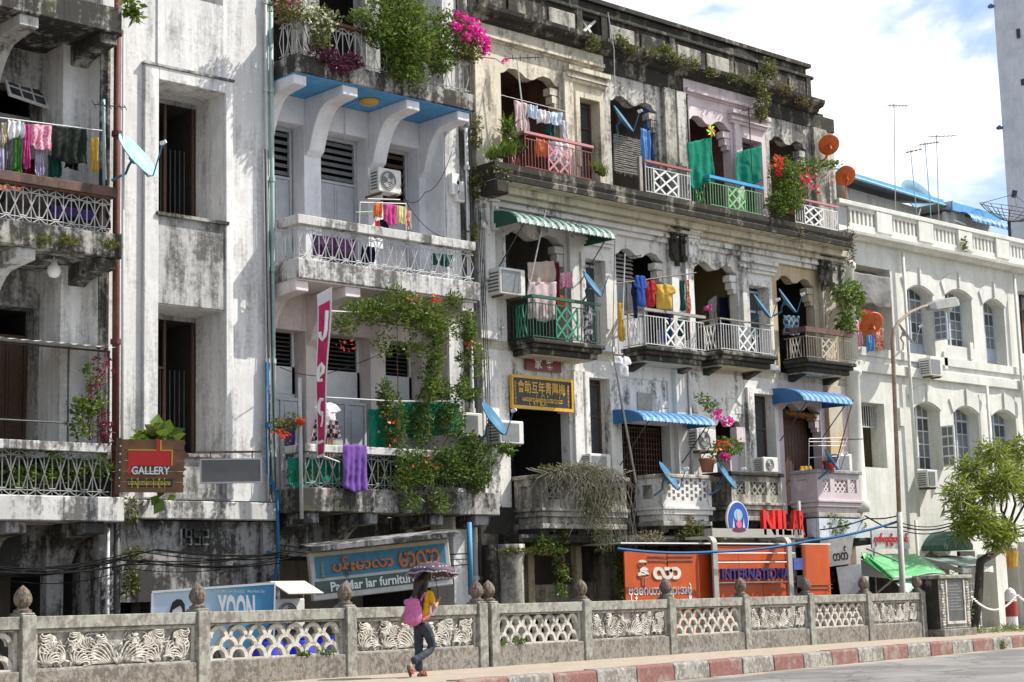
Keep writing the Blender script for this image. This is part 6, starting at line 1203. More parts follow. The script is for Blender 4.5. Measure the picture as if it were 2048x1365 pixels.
# ------------------------------------------------------------------ signs and lettering
def frame(name, label, cat, pl, pr, group=None):
    """a thing whose local x runs from pl to pr along its lower edge, z up, y away from the viewer; returns (thing, width)"""
    a, b = Vector(pl), Vector(pr); X = (b-a).normalized(); Z = (Vector((0, 0, 1)) - X*X.z).normalized(); Y = Z.cross(X)
    o = bpy.data.objects.new(name, None); COL.objects.link(o); o.empty_display_size = .2
    o.matrix_world = Matrix(((X.x, Y.x, Z.x, a.x), (X.y, Y.y, Z.y, a.y), (X.z, Y.z, Z.z, a.z), (0, 0, 0, 1))); tag(o, label, cat, group); return o, (b-a).length
def text(body, x0, x1, z0, z1, y, mat, parent, depth=.02, bold=.0, name='lettering', slant=0, keep=False):
    """lettering fitted into a box, standing proud of the plane y"""
    c = bpy.data.curves.new('t', 'FONT'); c.body = body; c.extrude = .02; c.offset = bold; c.resolution_u = 3; c.fill_mode = 'BOTH'
    o = bpy.data.objects.new('t', c); me = bpy.data.meshes.new_from_object(o); bpy.data.objects.remove(o)
    V = np.array([v.co[:] for v in me.vertices]); lo, hi = V.min(0), V.max(0); sx = (x1-x0)/(hi[0]-lo[0]); sz = (z1-z0)/(hi[1]-lo[1])
    for v in me.vertices:
        zz = z0 + (v.co.y - lo[1])*sz; v.co = (x0 + (v.co.x - lo[0])*sx + slant*(zz - z0), y - depth*(.5 + v.co.z/.04), zz)
    me.materials.clear(); me.name = name; q = mk(name, me, mat); q.parent = parent; q['kind'] = 'stuff' if False else 'lettering' if False else ''
    del q['kind']; return q
def lbox(name, mat, parent, *b, bevel=0):
    m = MB()
    for k in b: m.box(*k)
    o = m.ob(name, mat, None, bevel=bevel); o.parent = parent; return o
S_white = paint('sign white', (.75, .75, .73), .5, .06, wear=.06, wcol=(.4, .38, .35)); S_red = paint('sign red', (.55, .02, .02), .45, .12); S_gold = paint('sign gold', (.62, .36, .04), .4, .15); S_yel = paint('sign yellow', (.70, .52, .06), .5, .1); S_black = paint('sign black', (.02, .02, .022), .4, .2)
# gallery board
t, W = frame('gallery_sign', 'brown plank sign reading GALLERY under a red block, hung on the lower left balcony', 'sign', (17.010, -1.050, 3.332), (17.980, -1.750, 3.301))
H_ = 1.0; bw = paint('sign planks', (.17, .085, .045), .7, .35, scale=3)
for k in range(5):
    m = MB(); z0, z1 = k*H_/5 + .004, (k+1)*H_/5 - .004; e = [(0, z0), (W, z0)] + [(W + random.uniform(-.02, .10), z0 + (z1-z0)*j/5) for j in range(1, 5)] + [(W, z1), (0, z1)]
    m.prism(e, 'y', random.uniform(-.006, .006), .035); m.ob('plank', bw).parent = t
lbox('sign_frame', M_wood, t, (-.06, .03, -.02, .06, -.02, H_ + .02)); lbox('red_block', S_red, t, (W*.14, W*.80, -.03, -.008, .50, .78), (W*.14, W*.19, -.034, -.008, .33, .499), (W*.57, W*.63, -.034, -.008, .781, 1.0))
lbox('outline', S_yel, t, (W*.13, W*.57, -.04, -.009, .785, .80), (W*.632, W*.82, -.04, -.009, .785, .80), (W*.81, W*.82, -.04, -.009, .50, .784), (W*.632, W*.642, -.04, -.009, .80, .98))
text('GALLERY', W*.20, W*.79, .335, .485, -.012, S_white, t, .03, .02); lbox('text_board', S_black, t, (W*.14, W*.83, -.012, -.007, .10, .25)); text('ပန်းမျိုးတန်းပန်းချီခန်းမ', W*.15, W*.80, .08, .27, -.014, S_yel, t, .012, .008)
for k in range(6): lbox('bulb', S_white, t, (.01, .03, -.04, -.021, .1 + k*.15, .13 + k*.15))
# blank grey panel on a bar
t, W = frame('hanging_sign', 'blank grey panel hanging from a bar under the left stair window', 'sign', (19.037, -0.700, 3.569), (20.088, -1.300, 3.576))
lbox('panel', paint('faded grey sign', (.13, .125, .125), .6, .1), t, (.03, W - .03, 0, .06, .03, .46)); lbox('panel_frame', M_grey_r, t, (0, W, -.012, .07, .461, .49), (0, W, -.012, .07, 0, .029), (0, .029, -.012, .07, .03, .46), (W - .029, W, -.012, .07, .03, .46))
lbox('bar', M_rust, t, (-.05, W, .01, .05, .60, .64)); lbox('hanger', M_rust, t, (.2, .22, .02, .04, .491, .599)); lbox('hanger', M_rust, t, (W - .2, W - .18, .02, .04, .491, .599))
# red vertical banner
t = thing('vertical_banner', 'tall narrow crimson banner with big white letters in front of the leafy balcony', 'banner', (21.747, -1.000, 4.167))
S_crim = clothmat('crimson banner', (.50, .035, .12), (.56, .05, .15), 5, .15); pl, pr, ql, qr = (21.675, -1.050, 7.554), (21.840, -1.350, 7.696), (21.657, -1.000, 4.143), (21.699, -1.200, 4.180)
def bl(u, v, d=0):
    a = [pl[i] + (pr[i]-pl[i])*u for i in range(3)]; b = [ql[i] + (qr[i]-ql[i])*u for i in range(3)]; p = [a[i] + (b[i]-a[i])*v for i in range(3)]
    return (p[0] - d*.68 + .02*math.sin(v*9), p[1] - d*.73, p[2])
def bsheet(u0, u1, v0, v1, d, mat, name, nn=24):
    m = MB(); V = []; F = []
    for j in range(nn+1): v = v0 + (v1-v0)*j/nn; V += [bl(u0, v, d), bl(u1, v, d), bl(u0, v, d + .008), bl(u1, v, d + .008)]
    for j in range(nn): k = j*4; F += [(k, k+1, k+5, k+4), (k+2, k+6, k+7, k+3), (k, k+4, k+6, k+2), (k+1, k+3, k+7, k+5)]
    m.add(V, F); return m.ob(name, mat, t)
bsheet(0, 1, 0, 1, 0, CW['white'], 'cloth'); bsheet(.08, .86, .075, .985, .010, S_crim, 'field')
def bstroke(pts, wd, name): MB().tube([bl(u, v, .026) for u, v in pts], wd, 6).ob(name, S_white, t)
bstroke([(.68, .13), (.66, .24), (.60, .28), (.40, .295), (.24, .27), (.20, .24)], .042, 'lettering'); bstroke([(.32, .51), (.62, .50), (.66, .47), (.50, .445), (.28, .46), (.20, .50), (.28, .54), (.60, .545)], .042, 'lettering'); bstroke([(.70, .665), (.48, .655), (.26, .68), (.24, .72), (.44, .745), (.64, .735)], .038, 'lettering'); bstroke([(.62, .74), (.58, .79), (.46, .82)], .02, 'lettering')
for k in range(6): bstroke([(.14 + k*.11, .90 + .004*(k % 2)), (.17 + k*.11, .918)], .012, 'small_lettering')
MB().tube([(21.765, -1.200, 7.203), (23.161, -0.600, 7.388)], .012, 5).ob('stay', M_white_m, t); MB().tube([(21.736, -1.100, 4.189), (22.377, -0.850, 4.097)], .015, 5).ob('stay', M_white_m, t)
# furniture shop sign
t, W = frame('furniture_shop_sign', 'slanting blue and green shop sign reading PanMar lar furniture, with a sheet hood', 'sign', (21.545, -1.000, 1.233), (24.348, -2.100, 1.501))
HH = .98; lbox('board', paint('dull sign casing', (.46, .46, .44), .5, .15, wear=.2, wcol=(.22, .2, .18)), t, (0, W, 0, .22, 0, HH), bevel=.02); lbox('upper_field', paint('faded sky blue', (.045, .19, .27), .6, .2, wear=.12, wcol=(.12, .22, .24)), t, (.10, W - .1, -.012, -.001, .44, HH - .10)); lbox('lower_field', paint('faded dark green', (.06, .10, .085), .5, .2), t, (.06, W - .06, -.012, -.001, .12, .38)); lbox('trim', paint('faded cream trim', (.52, .45, .30), .6), t, (.03, W - .03, -.02, -.001, HH - .085, HH - .02))
text('ပန်းမာလာ', .45, W*.58, .40, HH - .15, -.013, paint('faded orange letters', (.42, .15, .06), .6, .2), t, .05, .03); text('မာလာ', W*.62, W - .25, .47, HH - .18, -.013, paint('faded orange letters', (.42, .15, .06)), t, .05, .03)
text('PanMar lar furniture mart', .38, W - .28, .15, .345, -.013, S_white, t, .02, .02)
m = MB()
for k in range(5): m.lathe([(.05 - .008*k, 0), (.03, .05)], 8, (.24, -.03, .46 + k*.065))
m.ob('ornament', paint('ornament grey green', (.25, .27, .20), .7), t).parent = t
hd = MB(); hd.prism([(-.40, HH + .01), (-.40, HH + .11), (.55, HH + .20), (.55, HH + .14)], 'x', -.05, W + .15); hd.ob('hood', M_A_base).parent = t
# blue portrait sign
def gradmat():
    m, tr, b = nodes('blue gradient print'); n = tr.nodes.new; l = tr.links.new; tcx = n('ShaderNodeTexCoord'); sp = n('ShaderNodeSeparateXYZ'); r = n('ShaderNodeValToRGB'); mr = n('ShaderNodeMapRange'); mr.inputs['From Max'].default_value = 2.9
    l(tcx.outputs['Object'], sp.inputs[0]); l(sp.outputs['X'], mr.inputs['Value']); l(mr.outputs[0], r.inputs[0]); l(r.outputs[0], b.inputs['Base Color']); e = r.color_ramp.elements; e[0].color = (.50, .60, .68, 1); e[0].position = .28; e[1].color = (.02, .09, .17, 1); e[1].position = .97; q = e.new(.58); q.color = (.06, .30, .46, 1); b.inputs['Roughness'].default_value = .4; return m
t, W = frame('portrait_sign', 'pale to deep blue sign reading YOON with a portrait, behind the nearest balustrade', 'sign', (16.801, -2.600, 0.772), (18.700, -3.600, 0.709))
zl, zr_ = 1.432 - 0.772, 1.541 - 0.709
m = MB(); m.prism([(0, -.3), (W, -.3), (W, zr_), (0, zl)], 'y', 0, .1); m.ob('print', gradmat()).parent = t
m = MB(); m.prism([(-.02, zl), (W + .02, zr_), (W + .02, zr_ + .04), (-.02, zl + .04)], 'y', -.02, .12); m.ob('edge', S_white).parent = t; lbox('edge', S_white, t, (-.03, -.001, -.02, .11, -.3, zl)); lbox('edge', S_white, t, (W + .001, W + .03, -.02, .11, -.3, zr_))
text('YOON', W*.54, W*.85, .12, .64, -.004, S_white, t, .008, .04, slant=-.05); text('Yoon Moe Lwin (R.A.S.U)    Moe Pwint Oo', W*.50, W*.92, .66, .73, -.004, S_white, t, .004, .01)
m = MB(); m.lathe([(.15, -.002), (.15, .002)], 20, (W*.745, -.014, .22), Matrix.Rotation(PI/2, 3, 'X')); m.ob('letter_ring', paint('cyan print', (.06, .45, .62), .4)).parent = t
pq = paint('portrait hair', (.012, .012, .015), .5); skn = paint('portrait skin', (.66, .60, .58), .5)
hr = MB(); hr.prism([(.27, .05), (.30, .35), (.34, .50), (.42, .56), (.50, .55), (.56, .46), (.57, .30), (.60, .05)], 'y', -.010, -.002); hr.ob('portrait_hair', pq).parent = t
fc = MB(); fc.prism([(.43 + .088*math.cos(a) , .33 + .13*math.sin(a)) for a in np.linspace(0, 2*PI, 20)[:-1]], 'y', -.016, -.011); fc.prism([(.40, .20), (.48, .20), (.50, .05), (.38, .05)], 'y', -.0155, -.0112); fc.ob('portrait_face', skn).parent = t
fr2 = MB(); fr2.prism([(.34, .36), (.36, .46), (.45, .48), (.53, .42), (.47, .44), (.40, .40)], 'y', -.021, -.017); fr2.ob('portrait_fringe', pq).parent = t
ct = MB(); ct.prism([(.15, -.2), (.22, .06), (.38, .10), (.50, .10), (.66, .06), (.74, -.2)], 'y', -.027, -.022); ct.ob('portrait_blouse', S_white).parent = t
# association boards
t = thing('red_name_board', 'small dark red board with two white characters above the black and gold board', 'sign', (29.093, -0.100, 6.591)); x0, x1, z0, z1 = 28.555, 29.731, 6.583, 6.948
part('board', paint('lacquer red', (.16, .010, .015), .35, .15), t, (x0, x1, -.10, -.06, z0, z1))
def wtext(body, x0, x1, z0, z1, y, mat, parent, depth=.015, bold=.0):
    q = text(body, x0, x1, z0, z1, y, mat, None, depth, bold); q.parent = None; adopt(q, parent); return q
wtext('家', x0 + (x1-x0)*.24, x0 + (x1-x0)*.44, z0 + .05, z1 - .05, -.101, S_white, t, .01, .012); wtext('客', x1 - (x1-x0)*.44, x1 - (x1-x0)*.24, z0 + .05, z1 - .05, -.101, S_white, t, .01, .012)
t = thing('association_board', 'black board with gold characters and gold frame over the dark doorway', 'sign', (28.970, -0.100, 5.618)); x0, x1, z0, z1 = 28.025, 30.063, 5.633, 6.431
part('board', S_black, t, (x0 + .05, x1 - .05, -.12, -.06, z0 + .08, z1 - .07)); part('gold_frame', S_gold, t, (x0, x1, -.15, -.06, z1 - .068, z1)); part('gold_frame', S_gold, t, (x0, x1, -.15, -.06, z0, z0 + .078)); part('gold_frame', S_gold, t, (x1 - .048, x1, -.15, -.06, z0 + .08, z1 - .07)); part('gold_frame', S_gold, t, (x0, x0 + .048, -.15, -.06, z0 + .08, z1 - .07))
wtext('會助互年青屬梅', x0 + .20, x1 - .26, z0 + .38, z1 - .12, -.121, S_gold, t, .012, .012); wtext('မေခုကွန်ဖြူးရပ်အသင်း', x0 + .35, x1 - .36, z0 + .10, z0 + .36, -.121, S_gold, t, .012, .012)
for xx in (x0 + .10, x1 - .18): wtext('梅\n屬\n青\n年\n會\n社', xx, xx + .06, z0 + .12, z1 - .14, -.121, S_gold, t, .008)
# orange travel shop front
O = thing('orange_shopfront', 'bright orange shopfront panels reading INTERNATIONAL behind grey steel hoops', 'shopfront', (33.931, -1.400, 1.031)); yo = -1.5
OR = paint('orange cladding', (.46, .072, .010), .45, .16, wear=.12, wcol=(.30, .05, .012), scale=2); xa, xb = 30.235, 33.153; zt = 2.22
def curved_panel(x0, x1, z0, z1, bulge=.35, end=1):
    """flat cladding that curves back at one end"""
    P = [(x0, yo), ((x0*.3 + x1*.7), yo)] + [((x0*.3 + x1*.7) + (x1-x0)*.3*math.sin(a), yo + bulge*(1 - math.cos(a))) for a in np.linspace(.2, PI/2, 7)]; Q = [(x, y + .04) for x, y in P][::-1]; m = MB(); m.prism(P + Q, 'z', z0, z1); return m
for k in range(2): curved_panel(xa + (xb-xa)*k*.52, xa + (xb-xa)*(k*.48 + .515), -1.3, zt, .02 if k == 0 else .4).ob('panel', OR, O)
xc, xd = 33.664, 36.448
for k in range(3): part('panel', OR, O, (xc + (xd-xc)*k/3 + .006, xc + (xd-xc)*(k+1)/3 - .006, yo + .15, yo + .19, -1.3, zt + .15))
xe, xf = 37.013, 38.391; curved_panel(xe, xf, .9, zt + .18, .3).ob('panel', OR, O); part('panel', OR, O, (xd + .05, xe - .05, yo + .25, yo + .29, -1.3, zt + .15)); part('panel', OR, O, (xb - .5, xc + .1, yo + .42, yo + .47, -1.3, zt)); part('panel', OR, O, (xd - .1, xe + .1, yo + .42, yo + .47, -1.3, zt + .1)); part('roof_strip', S_white, O, (xa, xf, yo + .1, -.1, zt + .19, zt + .22))
for z in (.30, .62, 1.45, 1.95, 2.18): MB().tube([(xc - .05, yo + .05, z), (xd + .3, yo + .05, z)], .018, 6).ob('steel_strip', M_white_m, O)
for z in (zt - .12, zt - .22): MB().tube([(xa + .8, yo - .02, z), (xb - .5, yo - .02, z)], .012, 5).ob('steel_strip', M_rust, O)
for z in (1.25, 1.35): MB().tube([(xe, yo - .02, z), (xf - .2, yo - .02, z)], .012, 5).ob('steel_strip', M_rust, O)
S_pur = paint('purple letters', (.03, .018, .12), .35, .2)
wtext('INTERNATIONAL', xc + .02, xd + .1, 1.52, 1.80, yo + .02, S_pur, O, .08, .03)
part('badge', paint('blue badge', (.05, .08, .30), .3, .3), O, (xd + .15, xd + .55, yo - .02, yo + .02, 1.75, 2.05)); part('badge', S_black, O, (xd + .25, xd + .55, yo - .02, yo + .02, 1.3, 1.6))
S_lg = paint('pale grey letters', (.60, .57, .50), .5); wtext('နီ', xa + .42, xa + .80, 1.42, 2.02, yo - .001, S_lg, O, .03, .05); wtext('လာ', xa + .95, xa + 1.95, 1.55, 1.85, yo - .001, S_lg, O, .03, .05); wtext('ဗုဒ္ဓဂယာဘုရားအဖွဲ့', xa + .10, xa + 2.35, 1.06, 1.46, yo - .001, S_white, O, .01, .012)
M_steel = paint('grey steel sheet', (.40, .38, .34), .4, .1, metal=.3)
for px0, dy in ((33.143, -1.75), (36.087, -1.75), (36.820, -1.3)):
    zc = 2.55 if dy < -1.5 else 2.62
    P = [(dy, -1.3), (dy, zc - .15)] + [(dy + .2*(1 - math.cos(a)), zc - .15 + .2*math.sin(a)) for a in np.linspace(.2, PI/2, 6)] + [(dy + .9, zc + .05), (dy + .9, zc - .02)] + [(dy + .2*(1 - math.cos(a)) + .05, zc - .20 + .17*math.sin(a)) for a in np.linspace(PI/2, .2, 6)] + [(dy + .06, -1.3)]
    m = MB(); m.prism(P, 'x', px0, px0 + .17); m.ob('steel_hoop', M_steel, O)
part('steel_beam', M_steel, O, (33.538, 37.205, -1.42, -1.15, 2.58, 2.80))
# red letters and oval board above it
t = thing('roof_letters', 'row of tall red box letters above the orange shopfront', 'sign', (36.368, -1.300, 2.637)); xs = [(35.574, 36.064, 'N'), (36.167, 36.333, 'I'), (36.395, 36.709, 'L'), (36.751, 37.046, 'A'), (37.068, 37.280, 'R')]
for x0, x1, c in xs: wtext(c, x0, x1, 2.650, 3.300, -1.3, paint('bright red letters', (.62, .015, .012), .35, .1), t, .12, .03)
part('letter_rail', M_silver, t, (xs[0][0], xs[-1][1], -1.24, -1.20, 2.650 - .05, 2.650 - .01)); part('letter_post', M_silver, t, (37.352, 37.438, -1.2, -1.14, 2.85, 3.573))
t = thing('oval_sign', 'blue oval board with a seated figure and white rim above the orange shopfront', 'sign', (34.545, -1.400, 2.583)); c = (34.576, -1.400, 3.024); rx, rz = .42, .47
def oval(rx, rz, y0, y1, mat, name, cx=0, cz=0): m = MB(); m.prism([(c[0] + cx + rx*math.cos(a), c[2] + cz + rz*math.sin(a)) for a in np.linspace(0, 2*PI, 33)[:-1]], 'y', y0, y1); return m.ob(name, mat, t)
oval(rx, rz, -1.40, -1.34, S_white, 'rim'); oval(rx*.92, rz*.94, -1.412, -1.401, paint('deep blue print', (.02, .07, .33), .4, .2), 'field'); oval(.17, .15, -1.418, -1.413, paint('pale blue halo', (.15, .45, .68), .4), 'print', 0, .12); oval(.07, .16, -1.424, -1.419, paint('pale tan print', (.55, .38, .33), .5), 'print', 0, .08); oval(.11, .09, -1.429, -1.425, paint('rose print', (.60, .12, .22), .5), 'print', 0, -.12); oval(.05, .05, -1.429, -1.425, paint('pale tan print', (.55, .38, .33)), 'print', 0, .03); oval(.27, .06, -1.426, -1.4135, paint('dark maroon print', (.12, .02, .05), .5), 'print', 0, -.26)
for sx in (-.2, .2): m = MB(); m.prism([(c[0] + sx - .04, c[2] - .2), (c[0] + sx + .04, c[2] - .2), (c[0] + sx, c[2] + .05)], 'y', -1.42, -1.413); m.ob('print', S_lg, t)
part('support', M_steel, t, (c[0] - .03, c[0] + .03, -1.33, -1.28, 2.81, c[2]))
# signs at the white block
t, W = frame('clinic_sign', 'white board with bold red script over the green tarpaulin stall', 'sign', (40.970, -0.900, 2.324), (42.345, -1.200, 2.314)); lbox('board', paint('clinic board', (.55, .53, .53), .5), t, (0, W, 0, .06, 0, .52)); text('ဂုဏ်ထူးဦးအောင်', .07, W - .07, .08, .44, -.001, S_red, t, .02, .03); lbox('post', M_grey_r, t, (.1, .14, .061, .10, -2, .4)); lbox('post', M_grey_r, t, (W - .14, W - .1, .061, .10, -2, .4))
t, W = frame('slanting_sign', 'white slanting board with a black curl of script behind the orange shopfront', 'sign', (39.109, -1.000, 1.858), (39.473, -1.200, 1.904)); m = MB(); m.prism([(-.35, 0), (W, .0), (W + .25, .75), (-.35, .75)], 'y', 0, .05); m.ob('board', paint('dull white board', (.60, .58, .54), .6)).parent = t; text('တတ်', -.05, W - .02, .12, .5, -.001, S_black, t, .01, .02)
lbox('notice_board', paint('grey notice', (.50, .52, .53), .5), t, (.05, W + .35, .1, .14, -1.4, -.05))

# ------------------------------------------------------------------ street furniture
# lamp post
t = thing('street_lamp', 'rusty curved-arm street lamp in front of the white block', 'street lamp', (39.2, -3.0, -1.3)); M_lp = paint('peeling grey lamp paint', (.42, .40, .36), .6, .2, wear=.12, wcol=(.16, .09, .05), scale=20)
MB().tube([(39.2, -3, -1.3), (39.3, -3, 3.2)], .085, 10, .075).ob('pole', M_lp, t, smooth=True); MB().tube([(39.3, -3, 3.2), (39.467, -3.000, 7.837), (39.565, -3.000, 8.119), (39.872, -3.000, 8.393), (40.372, -3.000, 8.674), (41.069, -3.000, 8.909), (41.416, -3.000, 8.970)], .06, 10, .035).ob('arm', paint('rusty lamp arm', (.33, .24, .17), .8, .3, wear=.4, wcol=(.40, .38, .35)), t, smooth=True)
a, b = Vector((41.311, -3.000, 8.904)), Vector((42.682, -3.000, 9.165)); d = (b-a).normalized(); s = d.cross(Vector((0, 0, 1))).normalized(); u = s.cross(d)
def ell(f, w_, h0, h1): c = a + (b-a)*f; return [c + s*w_ + u*h0, c + s*w_*.8 + u*h1, c - s*w_*.8 + u*h1, c - s*w_ + u*h0]
m = MB(); rings = [ell(f, w_, h0, h1) for f, w_, h0, h1 in ((-.05, .07, -.05, .07), (.1, .17, -.10, .13), (.5, .20, -.11, .17), (.85, .20, -.11, .17), (1.0, .13, -.08, .09))]; V = [p for r in rings for p in r]; F = [(i*4+j, i*4+(j+1) % 4, (i+1)*4+(j+1) % 4, (i+1)*4+j) for i in range(4) for j in range(4)] + [(3, 2, 1, 0), (16, 17, 18, 19)]
m.add(V, F); m.ob('lamp_head', paint('dull lamp metal', (.26, .26, .25), .5, .15), t, bevel=.015); MB().lathe([(.001, -.19), (.07, -.17), (.13, -.10), (.15, -.02), (.15, 0)], 14, a + (b-a)*.66 - u*.06).ob('lens', paint('dusty lamp lens', (.55, .55, .50), .15, .1, spec=.7), t, smooth=True)
# leaning tree
L_tree = leafmat('street tree leaves', (.19, .25, .03), (.33, .39, .065), (.08, .125, .02), .48); TB = (42.9, -2.7, -.05)
t = thing('street_tree', 'small leaning street tree with narrow bright leaves at the right edge', 'tree', TB)
tp = (45.867, -2.200, 2.395); MB().tube([TB, (43.4, -2.65, .9), (43.85, -2.5, 1.9), tp], .15, 9, .10).ob('trunk', paint('dark bark', (.045, .035, .028), .9, .4, scale=20, bump=.6), t, smooth=True)
tips = [(43.387, -2.200, 3.873), (44.426, -2.000, 4.562), (45.367, -2.200, 5.092), (47.570, -1.800, 5.286), (46.621, -2.600, 3.997), (43.500, -2.800, 3.063), (44.169, -1.900, 3.263), (44.624, -3.000, 4.209), (48.059, -2.200, 3.303), (44.343, -2.900, 2.785)]
for k in tips: MB().tube(wig(tp, k, 5, .1), .06, 6, .012).ob('branch', paint('dark bark', (.045, .035, .028)), t)
cl = [(k, (.52, .46, .40), 1) for k in tips] + [((44.639, -2.400, 3.962), (.7, .6, .45), 1.2), ((47.134, -2.000, 4.499), (.7, .6, .5), 1.1), ((43.206, -2.400, 2.799), (.3, .3, .3), .4), ((44.200, -2.800, 2.435), (.35, .3, .25), .4)]
foliage('crown', L_tree, t, cl, 6400, .26, aspect=.17, droop=.45, shell=.4)
plant('thin sapling beside the leaning street tree', 'sapling', (42.2, -2.9, -.05), [((42.1, -2.9, 1.3), (.35, .25, .3)), ((42.3, -2.9, .6), (.3, .2, .3))], L_dark, 260, .14, aspect=.25, group='saplings')
# end pillar with plaque, in line with the balustrade
t = lthing('stone_pillar', 'squat carved stone pillar with dark plaque ending the balustrade', 'pillar', (21.179, -6.547, 0), R(6.655))
lbox('base', M_plinth, t, (16.60, 18.42, -.58, .22, -1.3, .16), bevel=.02); lbox('shaft', M_rail, t, (16.68, 18.34, -.46, .14, .162, 1.40), bevel=.015); lbox('cap', M_rail, t, (16.58, 18.44, -.54, .22, 1.402, 1.50), bevel=.02); lbox('side_facing', M_B_black, t, (16.668, 16.679, -.44, .13, .17, 1.39))  # thin dark facing laid over the left side
lbox('plaque', paint('dark slate plaque', (.06, .065, .068), .4, .25), t, (17.05, 17.95, -.475, -.462, .35, 1.36)); lbox('plaque_frame', M_carve, t, (16.98, 17.049, -.50, -.462, .28, 1.38), (17.951, 18.02, -.50, -.462, .28, 1.38), (17.05, 17.95, -.50, -.462, .28, .349))
for k in range(9): lbox('inscription', paint('worn inscription', (.16, .16, .155), .6), t, (17.12, 17.88 - .1*(k % 3), -.479, -.4755, .62 + k*.075, .65 + k*.075))
m = MB(); rr = random.Random(3)
for xx in (16.82, 18.18):
    for k in range(16):
        z = .25 + k*.07; a_ = rr.choice((-1, 1)); p = [(xx + .09*math.sin(q*1.1)*a_, -.47 - .012, z + .03*math.cos(q*1.1) + q*.012) for q in range(5)]; m.tube(p, .022, 5, .01)
m.ob('carved_band', M_carve).parent = t
# bollards and chain
for i, (x, y, lab) in enumerate(((44.9, -2.75, 'white bollard with a red band beyond the leaning tree'),)):
    t = thing('bollard', lab, 'bollard', (x, y, -.1)); R0 = .165
    MB().lathe([(R0, -.1), (R0, .33)], 18, (x, y, 0)).ob('lower_band', S_white, t); MB().lathe([(R0 + .002, .332), (R0 + .002, .76)], 18, (x, y, 0)).ob('red_band', paint('bollard red', (.33, .035, .03), .6, .15), t); MB().lathe([(R0, .762), (R0*.98, 1.0), (R0*.6, 1.10), (.02, 1.15)], 18, (x, y, 0)).ob('top', S_white, t)
    ch = thing('chain', 'pale chain sagging between the bollard and the trunk', 'chain', (x, y, .8))
    for q0, q1 in (((44.9, -2.95, .95), (42.0, -3.3, .95)), ((44.9, -2.95, .95), (48.5, -2.6, .95))):
        for k in range(26):
            f = (k + .5)/26; p = Vector(q0).lerp(Vector(q1), f) - Vector((0, 0, 1.6*f*(1-f))); dd = (Vector(q1) - Vector(q0))/26*.62; MB().tube([p - dd, p + dd], .022, 5).ob('link', S_white, ch)
# stall with green tarpaulin
t = thing('market_stall', 'market stall with sagging bright green tarpaulin roof at the end of the balustrade', 'stall', (41, -2.2, -1.2))
def sheet(p, q, r_, s_, mat, name, parent, n=10, sag=.08, th=.012):
    P = [Vector(v) for v in (p, q, r_, s_)]; V = []; F = []
    for j in range(n+1):
        for i in range(n+1):
            u_, v_ = i/n, j/n; c = (P[0]*(1-u_) + P[1]*u_)*(1-v_) + (P[3]*(1-u_) + P[2]*u_)*v_; c.z -= sag*math.sin(PI*u_)*math.sin(PI*v_) + .02*math.sin(9*u_ + 5*v_); V.append(tuple(c))
    for j in range(n):
        for i in range(n): k = j*(n+1) + i; F.append((k, k+1, k+n+2, k+n+1))
    o = from_np(name, V, F, mat, parent, True); md = o.modifiers.new('thick', 'SOLIDIFY'); md.thickness = th; return o
S_tarp = paint('green tarpaulin', (.12, .42, .17), .45, .25, wear=.25, wcol=(.40, .50, .40)); S_tarp2 = paint('deep green tarpaulin', (.02, .25, .06), .45, .2)
sheet((40.552, -0.900, 2.130), (43.021, -0.900, 2.184), (41.890, -2.600, 1.613), (39.398, -2.600, 1.460), S_tarp, 'tarpaulin', t, sag=.10); sheet((40.362, -0.900, 2.089), (40.601, -0.900, 2.158), (39.440, -2.620, 1.486), (39.294, -2.620, 1.395), S_tarp2, 'tarpaulin_edge', t, sag=.03); sheet((40.352, -0.950, 2.225), (40.815, -0.950, 2.183), (40.779, -1.100, 2.039), (40.260, -1.100, 1.986), S_tarp2, 'tarpaulin_fold', t, sag=.02); sheet((39.646, -2.500, 1.368), (40.846, -2.400, 1.424), (39.955, -2.900, 1.090), (39.541, -2.900, 1.083), paint('pale green sheet', (.32, .50, .40), .5, .15), 'lower_sheet', t, sag=.02)
for p, q in (((39.466, -2.600, 1.460), (39.415, -2.000, 1.052)), ((40.827, -0.800, 2.328), (40.656, -2.000, 1.912)), ((39.395, -2.600, 1.434), (41.886, -2.600, 1.572))): MB().tube([p, q], .025, 6).ob('pole', M_wood_h, t)
MB().prism([(-.9, 1.581), (-.9, 2.020), (-2.4, 1.55), (-2.4, 1.40)], 'x', 40.389, 40.389 + .04).ob('side_board', S_white, t)
part('counter', M_dark, t, (39.9, 42.6, -2.2, -1.2, -1.3, .9))
t = thing('sheet_roof', 'pale green corrugated porch roof on thin posts left of the leaning tree', 'roof', (44, -1.5, -.3)); S_gr = paint('grey green roof sheet', (.22, .31, .28), .5, .15, wear=.1, wcol=(.3, .28, .22))
sheet((44.281, -0.300, 2.104), (46.813, -0.300, 2.145), (44.958, -2.200, 1.788), (43.082, -2.400, 1.735), S_gr, 'roof_sheet', t, sag=.0); sheet((43.082, -2.400, 1.735), (44.958, -2.200, 1.788), (44.964, -2.200, 1.616), (43.088, -2.400, 1.568), M_B_white, 'fascia', t, sag=0); sheet((44.259, -0.400, 2.086), (43.082, -2.400, 1.735), (43.090, -2.400, 1.582), (44.288, -0.400, 1.882), M_grey_r, 'fascia', t, sag=0)
gp = (43.469, -2.300, 1.540)
for k in range(5): MB().tube([(gp[0] + k*.14, -2.3, -.1), (gp[0] + k*.14, -2.3, 1.45)], .014, 5).ob('gate_bar', S_white, t)
for k in range(6): MB().tube([(gp[0], -2.3, .1 + k*.24), (gp[0] + .56, -2.3, .1 + k*.24)], .012, 5).ob('gate_bar', S_white, t)
